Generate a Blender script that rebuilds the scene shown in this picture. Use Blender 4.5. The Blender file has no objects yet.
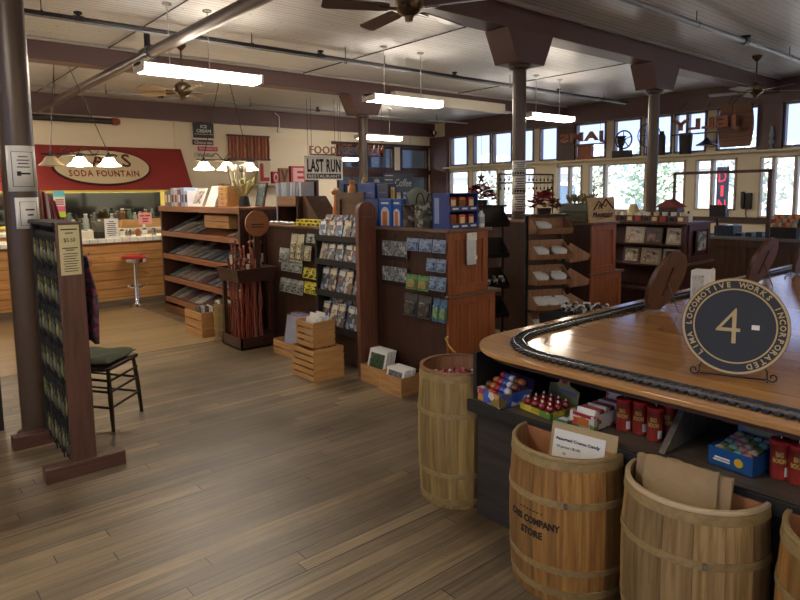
import bpy, math, random
from mathutils import Matrix, Vector
random.seed(11)
PI = math.pi
SC = bpy.context.scene
COL = SC.collection

# ---------------------------------------------------------------- camera
FPX, CX, CY, EYE = 629.448, 396.13, 261.318, 1.6

def _axes(yaw, p, r):
    U = Vector((math.sin(yaw), 0, math.cos(yaw))); V = Vector((-math.cos(yaw), 0, math.sin(yaw))); W = Vector((0, 1, 0))
    P = Matrix(((1, 0, 0), (0, math.cos(p), math.sin(p)), (0, -math.sin(p), math.cos(p))))
    R = Matrix(((math.cos(r), -math.sin(r), 0), (math.sin(r), math.cos(r), 0), (0, 0, 1)))
    return [R @ P @ a for a in (U, V, W)]
AX = _axes(0.868, 0.109, 0.014)          # world axes written as (right, up, forward) of the camera
RIGHT = Vector((AX[0].x, AX[1].x, AX[2].x)); UP = Vector((AX[0].y, AX[1].y, AX[2].y)); FWD = Vector((AX[0].z, AX[1].z, AX[2].z))
cam_data = bpy.data.cameras.new('camera')
cam_data.sensor_fit = 'HORIZONTAL'; cam_data.sensor_width = 36
cam_data.lens = FPX * 36 / 800
cam_data.shift_x = (400 - CX) / 800; cam_data.shift_y = (CY - 300) / 800
cam_data.clip_start = 0.05; cam_data.clip_end = 200
cam = bpy.data.objects.new('camera', cam_data); COL.objects.link(cam)
mw = Matrix.Identity(4)
for i in range(3):
    mw[i][0] = RIGHT[i]; mw[i][1] = UP[i]; mw[i][2] = -FWD[i]
mw[0][3] = 0; mw[1][3] = 0; mw[2][3] = EYE
cam.matrix_world = mw
SC.camera = cam

def _ray(px, py):
    return RIGHT * (px - CX) + UP * (CY - py) + FWD * FPX
# survey helpers: a measured sight line met with the real plane the thing stands in
def on_x(px, py, X):
    d = _ray(px, py); return d * (X / d.x) + Vector((0, 0, EYE))
def on_y(px, py, Y):
    d = _ray(px, py); return d * (Y / d.y) + Vector((0, 0, EYE))
def on_z(px, py, z=0.0):
    d = _ray(px, py); return d * ((z - EYE) / d.z) + Vector((0, 0, EYE))

# ---------------------------------------------------------------- world, sun, exposure
world = bpy.data.worlds.new('sky'); SC.world = world; world.use_nodes = True
bg = world.node_tree.nodes['Background']
bg.inputs['Color'].default_value = (0.44, 0.58, 1.0, 1); bg.inputs['Strength'].default_value = 1.5
sun_data = bpy.data.lights.new('sun', 'SUN'); sun_data.energy = 9.0; sun_data.angle = 0.02; sun_data.color = (1, 0.95, 0.86)
sun = bpy.data.objects.new('sun', sun_data); COL.objects.link(sun)
sun.rotation_euler = (math.radians(35), math.radians(-38), 0)
SC.view_settings.view_transform = 'Standard'; SC.view_settings.look = 'None'
SC.view_settings.gamma = 1.0; SC.view_settings.use_curve_mapping = False
SC.view_settings.exposure = 0.5
SC.cycles.max_bounces = 7; SC.cycles.diffuse_bounces = 4; SC.cycles.glossy_bounces = 3
SC.cycles.transparent_max_bounces = 12; SC.cycles.transmission_bounces = 4
SC.cycles.caustics_reflective = False; SC.cycles.caustics_refractive = False
SC.cycles.sample_clamp_indirect = 4.0

# ---------------------------------------------------------------- materials
def lin(h):
    h = h.lstrip('#'); c = [int(h[i:i+2], 16) / 255 for i in (0, 2, 4)]
    return tuple(x / 12.92 if x <= 0.04045 else ((x + 0.055) / 1.055) ** 2.4 for x in c) + (1,)
_M = {}
def _new(name):
    m = bpy.data.materials.new(name); m.use_nodes = True
    return m, m.node_tree.nodes, m.node_tree.links, m.node_tree.nodes['Principled BSDF']
def paint(name, col, rough=0.5, metal=0.0, var=0.12, scale=14.0, bump=0.0, coat=0.0):
    """a plain painted / plastic / cloth surface with a slight procedural mottling"""
    if name in _M: return _M[name]
    m, N, L, b = _new(name); c = lin(col)
    tc = N.new('ShaderNodeTexCoord'); nz = N.new('ShaderNodeTexNoise'); nz.inputs['Scale'].default_value = scale; nz.inputs['Detail'].default_value = 3
    L.new(tc.outputs['Object'], nz.inputs['Vector'])
    mx = N.new('ShaderNodeMix'); mx.data_type = 'RGBA'
    mx.inputs[6].default_value = tuple(x * (1 - var) for x in c[:3]) + (1,); mx.inputs[7].default_value = tuple(min(1, x * (1 + var)) for x in c[:3]) + (1,)
    L.new(nz.outputs['Fac'], mx.inputs[0]); L.new(mx.outputs[2], b.inputs['Base Color'])
    b.inputs['Roughness'].default_value = rough; b.inputs['Metallic'].default_value = metal
    if coat: b.inputs['Coat Weight'].default_value = coat; b.inputs['Coat Roughness'].default_value = 0.12
    if bump:
        bp = N.new('ShaderNodeBump'); bp.inputs['Strength'].default_value = bump; bp.inputs['Distance'].default_value = 0.01
        L.new(nz.outputs['Fac'], bp.inputs['Height']); L.new(bp.outputs['Normal'], b.inputs['Normal'])
    _M[name] = m; return m
def wood(name, a, c, grain='z', rough=0.5, stretch=12.0, scale=3.0, coat=0.0, groove=0.0, gaxis='x', knots=False):
    """streaky grain along one object axis; groove > 0 adds beadboard grooves of that spacing across gaxis"""
    if name in _M: return _M[name]
    m, N, L, b = _new(name)
    tc = N.new('ShaderNodeTexCoord'); mp = N.new('ShaderNodeMapping'); s = [stretch] * 3; s['xyz'.index(grain)] = 1.0
    mp.inputs['Scale'].default_value = s; L.new(tc.outputs['Object'], mp.inputs['Vector'])
    nz = N.new('ShaderNodeTexNoise'); nz.inputs['Scale'].default_value = scale; nz.inputs['Detail'].default_value = 6; nz.inputs['Roughness'].default_value = 0.62; nz.inputs['Distortion'].default_value = 0.4
    L.new(mp.outputs['Vector'], nz.inputs['Vector'])
    cr = N.new('ShaderNodeValToRGB'); cr.color_ramp.elements[0].position = 0.32; cr.color_ramp.elements[1].position = 0.68
    cr.color_ramp.elements[0].color = lin(c); cr.color_ramp.elements[1].color = lin(a)
    L.new(nz.outputs['Fac'], cr.inputs['Fac']); out = cr.outputs['Color']
    if knots:
        n2 = N.new('ShaderNodeTexNoise'); n2.inputs['Scale'].default_value = 2.2; n2.inputs['Detail'].default_value = 2
        mp2 = N.new('ShaderNodeMapping'); s2 = [3.5] * 3; s2['xyz'.index(grain)] = 1.2; mp2.inputs['Scale'].default_value = s2
        L.new(tc.outputs['Object'], mp2.inputs['Vector']); L.new(mp2.outputs['Vector'], n2.inputs['Vector'])
        r2 = N.new('ShaderNodeValToRGB'); r2.color_ramp.elements[0].position = 0.68; r2.color_ramp.elements[1].position = 0.76
        L.new(n2.outputs['Fac'], r2.inputs['Fac'])
        mx = N.new('ShaderNodeMix'); mx.data_type = 'RGBA'; L.new(r2.outputs['Color'], mx.inputs[0]); L.new(out, mx.inputs[6]); mx.inputs[7].default_value = lin('4a2c14'); out = mx.outputs[2]
    h = nz.outputs['Fac']; bp = N.new('ShaderNodeBump'); bp.inputs['Strength'].default_value = 0.15; bp.inputs['Distance'].default_value = 0.004
    if groove:
        sx = N.new('ShaderNodeSeparateXYZ'); L.new(tc.outputs['Object'], sx.inputs[0])
        d = N.new('ShaderNodeMath'); d.operation = 'DIVIDE'; d.inputs[1].default_value = groove; L.new(sx.outputs['xyz'.index(gaxis)], d.inputs[0])
        fr = N.new('ShaderNodeMath'); fr.operation = 'FRACT'; L.new(d.outputs[0], fr.inputs[0])
        rr = N.new('ShaderNodeValToRGB'); e = rr.color_ramp.elements; e[0].position = 0.0; e[0].color = (0, 0, 0, 1); e[1].position = 0.16; e[1].color = (1, 1, 1, 1)
        L.new(fr.outputs[0], rr.inputs['Fac'])
        m2 = N.new('ShaderNodeMix'); m2.data_type = 'RGBA'; m2.blend_type = 'MULTIPLY'; m2.inputs[0].default_value = 0.6
        L.new(out, m2.inputs[6]); L.new(rr.outputs['Color'], m2.inputs[7]); out = m2.outputs[2]
        bp.inputs['Strength'].default_value = 0.6; h = rr.outputs['Color']
    L.new(h, bp.inputs['Height']); L.new(bp.outputs['Normal'], b.inputs['Normal']); L.new(out, b.inputs['Base Color'])
    b.inputs['Roughness'].default_value = rough
    if coat: b.inputs['Coat Weight'].default_value = coat; b.inputs['Coat Roughness'].default_value = 0.1
    _M[name] = m; return m
def boards(name, cols, width, row, rough=0.4, dark='120c06', mortar=0.02, rot=0.0, bump=0.3, streak=0.35, rvar=0.2, spec=0.5, worn=None, jpow=1.0):
    """strip boards lying along X: each its own tone, grain streaks, dark joints"""
    m, N, L, b = _new(name)
    tc = N.new('ShaderNodeTexCoord'); mp = N.new('ShaderNodeMapping'); mp.inputs['Rotation'].default_value = (0, 0, rot); L.new(tc.outputs['Object'], mp.inputs['Vector'])
    def mth(op, a, b_=None, c=None):
        k = N.new('ShaderNodeMath'); k.operation = op
        for q, v in enumerate((a, b_, c)):
            if v is None: continue
            if isinstance(v, (int, float)): k.inputs[q].default_value = v
            else: L.new(v, k.inputs[q])
        return k.outputs[0]
    sp = N.new('ShaderNodeSeparateXYZ'); L.new(mp.outputs['Vector'], sp.inputs[0])
    ry = mth('DIVIDE', sp.outputs[1], row); ri = mth('FLOOR', ry); rf = mth('FRACT', ry)
    w1 = N.new('ShaderNodeTexWhiteNoise'); w1.noise_dimensions = '1D'; L.new(ri, w1.inputs['W'])
    cxn = mth('ADD', mth('DIVIDE', sp.outputs[0], width), mth('MULTIPLY', w1.outputs['Value'], 7.0)); ci = mth('FLOOR', cxn); cf = mth('FRACT', cxn)
    cv = N.new('ShaderNodeCombineXYZ'); L.new(ri, cv.inputs[0]); L.new(ci, cv.inputs[1]); w2 = N.new('ShaderNodeTexWhiteNoise'); w2.noise_dimensions = '2D'; L.new(cv.outputs[0], w2.inputs['Vector'])
    w3 = N.new('ShaderNodeTexWhiteNoise'); w3.noise_dimensions = '1D'; L.new(mth('ADD', ri, 71.3), w3.inputs['W'])
    jw = mth('MULTIPLY', mth('ADD', mth('POWER', w3.outputs['Value'], jpow), 0.35), mortar)
    jy = mth('LESS_THAN', rf, jw); jx = mth('LESS_THAN', cf, mortar * row / width * 0.8)
    joint = mth('MAXIMUM', jy, jx)
    cr = N.new('ShaderNodeValToRGB'); els = cr.color_ramp.elements
    while len(els) < len(cols): els.new(0.5)
    for i, c in enumerate(cols): els[i].position = i / (len(cols) - 1); els[i].color = lin(c)
    L.new(w2.outputs['Value'], cr.inputs['Fac'])
    m2 = N.new('ShaderNodeMapping'); m2.inputs['Scale'].default_value = (1.2, 34, 34); L.new(mp.outputs['Vector'], m2.inputs['Vector'])
    nz = N.new('ShaderNodeTexNoise'); nz.inputs['Scale'].default_value = 1.6; nz.inputs['Detail'].default_value = 6; nz.inputs['Roughness'].default_value = 0.65; L.new(m2.outputs['Vector'], nz.inputs['Vector'])
    nr = N.new('ShaderNodeMapRange'); nr.inputs[1].default_value = 0.3; nr.inputs[2].default_value = 0.72; nr.inputs[3].default_value = 1 - streak; nr.inputs[4].default_value = 1 + streak; L.new(nz.outputs['Fac'], nr.inputs[0])
    mm = N.new('ShaderNodeVectorMath'); mm.operation = 'SCALE'; L.new(cr.outputs['Color'], mm.inputs[0]); L.new(nr.outputs[0], mm.inputs['Scale'])
    out = mm.outputs[0]
    n3 = N.new('ShaderNodeTexNoise'); n3.inputs['Scale'].default_value = 0.8; n3.inputs['Detail'].default_value = 5; L.new(tc.outputs['Object'], n3.inputs['Vector'])
    if worn:
        rr = N.new('ShaderNodeValToRGB'); rr.color_ramp.elements[0].position = 0.42; rr.color_ramp.elements[1].position = 0.62; L.new(n3.outputs['Fac'], rr.inputs['Fac'])
        wm = N.new('ShaderNodeMix'); wm.data_type = 'RGBA'; wm.blend_type = 'MULTIPLY'; L.new(rr.outputs['Color'], wm.inputs[0]); L.new(out, wm.inputs[6]); wm.inputs[7].default_value = lin(worn); out = wm.outputs[2]
    jm = N.new('ShaderNodeMix'); jm.data_type = 'RGBA'; L.new(joint, jm.inputs[0]); L.new(out, jm.inputs[6]); jm.inputs[7].default_value = lin(dark)
    L.new(jm.outputs[2], b.inputs['Base Color'])
    bp = N.new('ShaderNodeBump'); bp.inputs['Strength'].default_value = bump; bp.inputs['Distance'].default_value = 0.004; bp.invert = True
    ad = N.new('ShaderNodeMath'); ad.operation = 'MULTIPLY_ADD'; ad.inputs[1].default_value = -0.25; L.new(nz.outputs['Fac'], ad.inputs[0]); L.new(joint, ad.inputs[2])
    L.new(ad.outputs[0], bp.inputs['Height']); L.new(bp.outputs['Normal'], b.inputs['Normal'])
    ro = N.new('ShaderNodeMapRange'); ro.inputs[3].default_value = rough - rvar / 2; ro.inputs[4].default_value = rough + rvar / 2; L.new(n3.outputs['Fac'], ro.inputs[0]); L.new(ro.outputs[0], b.inputs['Roughness'])
    b.inputs['Specular IOR Level'].default_value = spec
    return m
def glow(name, col, s):
    if name in _M: return _M[name]
    m, N, L, b = _new(name); b.inputs['Base Color'].default_value = lin(col); b.inputs['Emission Color'].default_value = lin(col); b.inputs['Emission Strength'].default_value = s
    _M[name] = m; return m
def glass(name, tint='ffffff', amount=0.12, rough=0.02):
    if name in _M: return _M[name]
    m, N, L, b = _new(name); N.remove(b); o = N['Material Output']
    t = N.new('ShaderNodeBsdfTransparent'); t.inputs['Color'].default_value = lin(tint); g = N.new('ShaderNodeBsdfGlossy'); g.inputs['Roughness'].default_value = rough
    f = N.new('ShaderNodeLayerWeight'); f.inputs['Blend'].default_value = 0.5; p5 = N.new('ShaderNodeMath'); p5.operation = 'POWER'; p5.inputs[1].default_value = 5.0; L.new(f.outputs['Facing'], p5.inputs[0])
    a = N.new('ShaderNodeMath'); a.operation = 'ADD'; a.inputs[1].default_value = amount; a.use_clamp = True
    L.new(p5.outputs[0], a.inputs[0]); mx = N.new('ShaderNodeMixShader'); L.new(a.outputs[0], mx.inputs[0]); L.new(t.outputs[0], mx.inputs[1]); L.new(g.outputs[0], mx.inputs[2]); L.new(mx.outputs[0], o.inputs['Surface'])
    _M[name] = m; return m
def blotch(name, cols, scale=20.0, rough=0.5, kind='voronoi', stretch=(1, 1, 1), coat=0.0):
    """printed / patterned surface: patches of several colours"""
    if name in _M: return _M[name]
    m, N, L, b = _new(name); tc = N.new('ShaderNodeTexCoord'); mp = N.new('ShaderNodeMapping'); mp.inputs['Scale'].default_value = stretch; L.new(tc.outputs['Object'], mp.inputs['Vector'])
    if kind == 'voronoi':
        v = N.new('ShaderNodeTexVoronoi'); v.inputs['Scale'].default_value = scale; L.new(mp.outputs['Vector'], v.inputs['Vector'])
        s = N.new('ShaderNodeSeparateColor'); L.new(v.outputs['Color'], s.inputs[0]); f = s.outputs[0]
    else:
        v = N.new('ShaderNodeTexNoise'); v.inputs['Scale'].default_value = scale; v.inputs['Detail'].default_value = 4; L.new(mp.outputs['Vector'], v.inputs['Vector'])
        r = N.new('ShaderNodeMapRange'); r.inputs[1].default_value = 0.3; r.inputs[2].default_value = 0.7; L.new(v.outputs['Fac'], r.inputs[0]); f = r.outputs[0]
    cr = N.new('ShaderNodeValToRGB'); cr.color_ramp.interpolation = 'CONSTANT' if kind == 'voronoi' else 'LINEAR'; els = cr.color_ramp.elements
    while len(els) < len(cols): els.new(0.5)
    for i, c in enumerate(cols): els[i].position = i / len(cols) if kind == 'voronoi' else i / max(1, len(cols) - 1); els[i].color = lin(c)
    L.new(f, cr.inputs['Fac']); L.new(cr.outputs['Color'], b.inputs['Base Color']); b.inputs['Roughness'].default_value = rough
    if coat: b.inputs['Coat Weight'].default_value = coat
    _M[name] = m; return m

# ---------------------------------------------------------------- mesh builder
class MB:
    def __init__(s): s.v = []; s.f = []; s.mi = []; s.sm = []; s.mats = []
    def _m(s, mat):
        if mat is None: return 0
        if mat not in s.mats: s.mats.append(mat)
        return s.mats.index(mat)
    def add(s, vs, fs, mat=None, smooth=False, M=None):
        k = len(s.v); i = s._m(mat)
        s.v += [tuple(M @ Vector(p)) if M else tuple(p) for p in vs]
        for f in fs: s.f.append(tuple(k + j for j in f)); s.mi.append(i); s.sm.append(smooth)
        return s
    def box(s, x0, x1, y0, y1, z0, z1, mat=None, M=None):
        if x0 > x1: x0, x1 = x1, x0
        if y0 > y1: y0, y1 = y1, y0
        if z0 > z1: z0, z1 = z1, z0
        vs = [(x0, y0, z0), (x1, y0, z0), (x1, y1, z0), (x0, y1, z0), (x0, y0, z1), (x1, y0, z1), (x1, y1, z1), (x0, y1, z1)]
        return s.add(vs, [(0, 3, 2, 1), (4, 5, 6, 7), (0, 1, 5, 4), (1, 2, 6, 5), (2, 3, 7, 6), (3, 0, 4, 7)], mat, False, M)
    def prism(s, poly, off, mat=None, M=None, smooth=False):
        """poly: 3-D points of a planar outline, extruded by the vector off"""
        n = len(poly); off = Vector(off); vs = [tuple(p) for p in poly] + [tuple(Vector(p) + off) for p in poly]
        k = len(s.v); s.add(vs, [tuple(range(n))[::-1], tuple(range(n, 2 * n))], mat, False, M)
        i = s._m(mat)
        for a in range(n):
            b = (a + 1) % n; s.f.append((k + a, k + b, k + n + b, k + n + a)); s.mi.append(i); s.sm.append(smooth)
        return s
    def tube(s, pts, r, seg=8, mat=None, cap=True, M=None):
        pts = [Vector(p) for p in pts]; rs = r if isinstance(r, (list, tuple)) else [r] * len(pts)
        vs = []; fs = []; ref = None
        for i, p in enumerate(pts):
            d = (pts[min(i + 1, len(pts) - 1)] - pts[max(i - 1, 0)]).normalized()
            if ref is None: ref = Vector((0, 0, 1)) if abs(d.z) < 0.9 else Vector((1, 0, 0))
            a = d.cross(ref).normalized(); b = a.cross(d).normalized(); ref = b
            for k in range(seg):
                t = 2 * PI * k / seg; vs.append(p + (a * math.cos(t) + b * math.sin(t)) * rs[i])
        for i in range(len(pts) - 1):
            for k in range(seg):
                q = (k + 1) % seg; fs.append((i * seg + k, i * seg + q, (i + 1) * seg + q, (i + 1) * seg + k))
        s.add(vs, fs, mat, True, M)
        if cap:
            k0 = len(s.v) - len(vs); i = s._m(mat)
            s.f.append(tuple(k0 + j for j in range(seg))[::-1]); s.mi.append(i); s.sm.append(False)
            s.f.append(tuple(k0 + len(vs) - seg + j for j in range(seg))); s.mi.append(i); s.sm.append(False)
        return s
    def lathe(s, prof, seg=24, mat=None, c=(0, 0, 0), M=None, a0=0.0, a1=2 * PI, smooth=True):
        """prof: (radius, height) points turned about Z"""
        full = abs(a1 - a0 - 2 * PI) < 1e-6; n = seg if full else seg + 1; vs = []; fs = []
        for (r, z) in prof:
            for k in range(n):
                t = a0 + (a1 - a0) * k / seg; vs.append((c[0] + r * math.cos(t), c[1] + r * math.sin(t), c[2] + z))
        for i in range(len(prof) - 1):
            for k in range(seg):
                q = (k + 1) % n; fs.append((i * n + k, i * n + q, (i + 1) * n + q, (i + 1) * n + k))
        return s.add(vs, fs, mat, smooth, M)
    def ball(s, c, r, mat=None, seg=12, rings=7, sq=(1, 1, 1), M=None):
        prof = [(math.sin(PI * i / rings), -math.cos(PI * i / rings)) for i in range(rings + 1)]
        vs = []; fs = []
        for (a, z) in prof:
            for k in range(seg): t = 2 * PI * k / seg; vs.append((c[0] + r * sq[0] * a * math.cos(t), c[1] + r * sq[1] * a * math.sin(t), c[2] + r * sq[2] * z))
        for i in range(rings):
            for k in range(seg): q = (k + 1) % seg; fs.append((i * seg + k, i * seg + q, (i + 1) * seg + q, (i + 1) * seg + k))
        return s.add(vs, fs, mat, True, M)
    def build(s, name, mat=None, parent=None, world=True, bev=0.0, loc=None):
        """parent given: world=True means the points are world points; else they are the parent's own.
        loc given (no parent): the thing's origin, points are world points."""
        org = Vector(loc) if loc is not None else (parent_world(parent) if (parent and world) else Vector((0, 0, 0)))
        me = bpy.data.meshes.new(name); me.from_pydata([tuple(Vector(p) - org) for p in s.v], [], s.f)
        for m in (s.mats or [mat]): me.materials.append(m)
        me.polygons.foreach_set('material_index', s.mi); me.polygons.foreach_set('use_smooth', s.sm); me.update(); me.set_sharp_from_angle(angle=0.75)
        o = bpy.data.objects.new(name, me); COL.objects.link(o)
        if parent: o.parent = parent
        if loc is not None: o.location = loc
        if bev:
            b = o.modifiers.new('bevel', 'BEVEL'); b.width = bev; b.segments = 2; b.limit_method = 'ANGLE'; b.angle_limit = 0.6
        return o
def parent_world(p):
    v = Vector((0, 0, 0))
    while p: v += Vector(p.location); p = p.parent
    return v
def tag(o, label=None, cat=None, group=None, kind=None):
    for k, v in (('label', label), ('category', cat), ('group', group), ('kind', kind)):
        if v: o[k] = v
    return o
def thing(name, label, cat, loc=(0, 0, 0), rz=0.0, group=None):
    o = bpy.data.objects.new(name, None); COL.objects.link(o); o.location = loc; o.rotation_euler = (0, 0, rz); o.empty_display_size = 0.1
    return tag(o, label, cat, group)
def struct(o): o['kind'] = 'structure'; return o
def dup(root, loc, rz=None, label=None, group=None, rot=None):
    r = root.copy(); COL.objects.link(r); r.location = loc
    if rz is not None: r.rotation_euler = (0, 0, rz)
    if rot is not None: r.rotation_euler = rot
    if label: r['label'] = label
    if group: r['group'] = group
    for ch in list(root.children):
        c = ch.copy(); COL.objects.link(c); c.parent = r
        for g in list(ch.children):
            d = g.copy(); COL.objects.link(d); d.parent = c
    return r
def XF(o, x, y, z=None):
    """a frame: origin o, local x and y axes given in world, z their cross"""
    x = Vector(x).normalized(); y = Vector(y).normalized(); z = x.cross(y) if z is None else Vector(z)
    return Matrix(((x.x, y.x, z.x, o[0]), (x.y, y.y, z.y, o[1]), (x.z, y.z, z.z, o[2]), (0, 0, 0, 1)))
def text_obj(name, s, mat, parent, org, xd, yd, w, h, depth=0.004, world=True, loc=None, bold=0.0, spacing=1.0, shear=0.0):
    """raised lettering of overall size w x h, centred at org, reading along xd with yd up"""
    cu = bpy.data.curves.new('t', 'FONT'); cu.body = s; cu.extrude = 0.5; cu.align_x = 'CENTER'; cu.align_y = 'CENTER'; cu.resolution_u = 2
    cu.offset = bold; cu.space_character = spacing; cu.shear = shear
    t = bpy.data.objects.new('t', cu); COL.objects.link(t); me = bpy.data.meshes.new_from_object(t); bpy.data.objects.remove(t)
    xs = [v.co.x for v in me.vertices]; ys = [v.co.y for v in me.vertices]
    x0, x1, y0, y1 = min(xs), max(xs), min(ys), max(ys)
    xd = Vector(xd).normalized(); yd = Vector(yd).normalized(); n = xd.cross(yd)
    base = Vector(loc) if loc is not None else (parent_world(parent) if (parent and world) else Vector((0, 0, 0)))
    for v in me.vertices:
        a = (v.co.x - (x0 + x1) / 2) / max(1e-6, x1 - x0) * w; b = (v.co.y - (y0 + y1) / 2) / max(1e-6, y1 - y0) * h
        v.co = Vector(org) + xd * a + yd * b + n * v.co.z * depth - base
    me.materials.clear(); me.materials.append(mat)
    o = bpy.data.objects.new(name, me); COL.objects.link(o)
    if parent: o.parent = parent
    if loc is not None: o.location = loc
    return o
ORD = ['first', 'second', 'third', 'fourth', 'fifth', 'sixth', 'seventh', 'eighth', 'ninth', 'tenth', 'eleventh', 'twelfth', 'thirteenth', 'fourteenth', 'fifteenth', 'sixteenth', 'seventeenth', 'eighteenth', 'nineteenth', 'twentieth']
def nth(i, n, a='left', b='right'):
    if i == 0: return a + 'most'
    if i == n - 1: return b + 'most'
    return ORD[i] + ' from the ' + a

# common materials
BROWN = paint('brown_paint', '5a4242', 0.45, var=0.08)
DARKBROWN = wood('dark_brown_wood', '4a2a1c', '2c1710', 'z', 0.45)
DARKWOOD_Y = wood('dark_brown_wood_long', '4a2a1c', '2c1710', 'y', 0.45)
CABRED = wood('red_stained_wood', 'a05c34', '7a4022', 'z', 0.4, scale=2.5)
CABBEAD = wood('red_stained_beadboard', 'a05c34', '7c4424', 'z', 0.4, groove=0.042, gaxis='x')
DARKBEAD = wood('dark_beadboard', '442619', '2e180f', 'z', 0.45, groove=0.042, gaxis='y')
PINE = wood('pine_wood', 'cfa468', 'b08048', 'x', 0.55)
PINE_Y = wood('pine_wood_y', 'cfa468', 'b08048', 'y', 0.55)
CRATE = wood('crate_wood', 'c0935c', '9c7040', 'y', 0.6)
CRATEX = wood('crate_end_wood', 'c8985e', 'a67844', 'x', 0.6)
BLACK = paint('black_metal', '17161a', 0.35, 0.3)
BLACKM = paint('matt_black', '15130f', 0.7)
STEEL = paint('brushed_steel', 'a8a8a8', 0.25, 1.0, var=0.04)
CHROME = paint('chrome', 'e0e0e0', 0.1, 1.0, var=0.0)
PIPE = paint('black_pipe', '2c2c30', 0.35, 0.4)
GREYPIPE = paint('grey_pipe', '8a8f98', 0.35, 0.3)
WHITE = paint('white_card', 'dad8d0', 0.5, var=0.04)
WHITEM = paint('white_enamel', 'e4e2da', 0.35, var=0.02)
CREAM = paint('cream_paper', 'd8cca0', 0.6, var=0.04)
TAN = paint('tan_frame_paint', 'b0a48e', 0.5, var=0.06)
INK = paint('black_ink', '141414', 0.6, var=0)
REDINK = paint('red_ink', 'a32622', 0.5, var=0.05)
YELLOW = paint('yellow_plastic', 'd8c020', 0.4)
BLUE = paint('blue_card', '1d4f9c', 0.35)
CLEAR = glass('clear_film', 'f4f6ff', 0.10, 0.15)
BRASS = paint('brass', 'a8854a', 0.3, 0.9)
TERRA = wood('barrel_inside', '9e7454', '845a3c', 'z', 0.6)
# ================================================================ the room
CEIL = 3.65
FLOORM = boards('worn_strip_floor', ['5e5344', '7c6d57', '6a5e4c', '8c7b60', '74664f', '665a4a'], 2.1, 0.078, rough=0.40, dark='1c1610', mortar=0.075, streak=0.42, rvar=0.22, bump=0.35, worn='b8ac98', jpow=3.0)
struct(MB().box(-4, 13.6, -6, 6.5, -0.12, 0).box(2.98, 13.6, 6.5, 14.25, -0.12, 0).build('floor', FLOORM))
FLOORG = boards('newer_golden_floor', ['7c684a', '8a7452', '746044', '8e7a58'], 2.4, 0.078, rough=0.32, dark='5c4830', mortar=0.06, streak=0.2, rvar=0.1, bump=0.05, jpow=1.0)
struct(MB().box(-4, 2.98, 6.5, 14.25, -0.12, 0.003).build('floor', FLOORG))
CEILM = boards('painted_board_ceiling', ['c6c7c8', 'd0d1d2', 'cacbcc'], 4.0, 0.085, rough=0.34, dark='6e6a66', mortar=0.10, streak=0.07, rvar=0.12, bump=0.5)
struct(MB().box(-4, 13.9, -6, 14.6, CEIL, CEIL + 0.15).build('ceiling', CEILM))
WALLB = paint('cream_wall_paint', 'e6dac0', 0.6, var=0.04, scale=3)
WALLR = paint('tan_wall_paint', 'dcd1b6', 0.6, var=0.05, scale=3)

def holed_wall(mb, axis, p0, p1, a0, a1, z0, z1, holes):
    """solid from p0 to p1 through its thickness, a along it, z up, with rectangular openings"""
    zs = sorted({z0, z1} | {h[2] for h in holes} | {h[3] for h in holes})
    for i in range(len(zs) - 1):
        za, zb = zs[i], zs[i + 1]; cuts = sorted([(h[0], h[1]) for h in holes if h[2] <= za + 1e-6 and h[3] >= zb - 1e-6]); cur = a0
        for c in cuts + [(a1, a1)]:
            if c[0] > cur + 1e-6:
                if axis == 'x': mb.box(p0, p1, cur, c[0], za, zb)
                else: mb.box(cur, c[0], p0, p1, za, zb)
            cur = max(cur, c[1])
    return mb
WX = 13.6
transoms = [(12.76, 13.45, []), (11.88, 12.54, []), (10.40, 11.81, [11.13]), (9.65, 10.21, []), (8.30, 9.12, []), (7.41, 8.09, []), (6.70, 7.34, []), (5.97, 6.65, [6.37]), (4.96, 5.76, []), (3.3, 4.52, []), (1.6, 3.0, []), (-0.4, 1.3, [])]
lowers = [(12.72, 13.50, 0.9, []), (11.62, 12.56, 0.9, []), (10.35, 11.51, 0.9, [10.9]), (8.93, 9.67, 1.1, [9.3]), (6.38, 8.74, 1.1, [8.32, 7.28]), (5.34, 6.17, 1.14, [5.82]), (2.9, 4.91, 1.0, [4.66, 4.27]), (-0.4, 2.4, 1.0, [1.0])]
holes = [(a, b, 2.36, 3.20) for a, b, _ in transoms] + [(a, b, z, 2.20) for a, b, z, _ in lowers]
struct(holed_wall(MB(), 'x', WX, WX + 0.16, -6, 14.25, 0, CEIL, holes).build('wall_right', WALLR))
GLASS = glass('window_glass', 'ffffff', 0.02, 0.0)
n = 0
def window(a, b, z0, z1, mulls, axis='x', p=WX, fm=TAN, gm=GLASS, t=0.035, dark=None):
    global n
    n += 1
    f = MB()
    def bar(u0, u1, w0, w1, d0=-0.03, d1=0.10):
        if axis == 'x': f.box(p + d0, p + d1, u0, u1, w0, w1)
        else: f.box(u0, u1, p + d0, p + d1, w0, w1)
    bar(a, b, z0, z0 + t); bar(a, b, z1 - t, z1); bar(a, a + t, z0, z1); bar(b - t, b, z0, z1)
    for m in mulls: bar(m - 0.03, m + 0.03, z0, z1)
    w = bpy.data.objects.new('window_%d' % n, None); COL.objects.link(w); struct(w)
    w.location = (p, (a + b) / 2, z0) if axis == 'x' else ((a + b) / 2, p, z0)
    f.build('frame', fm, w, bev=0.004)
    g = MB()
    if axis == 'x': g.box(p + 0.05, p + 0.056, a + t, b - t, z0 + t, z1 - t)
    else: g.box(a + t, b - t, p + 0.05, p + 0.056, z0 + t, z1 - t)
    g.build('pane', gm, w)
    return w
GREYFRAME = paint('grey_window_paint', '6f6a70', 0.5)
for a, b, ms in transoms: window(a, b, 2.36, 3.20, ms, fm=GREYFRAME)
for a, b, z, ms in lowers: window(a, b, z, 2.20, ms)
SILL = paint('cream_sill_paint', 'd9cfae', 0.5, var=0.03)
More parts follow.
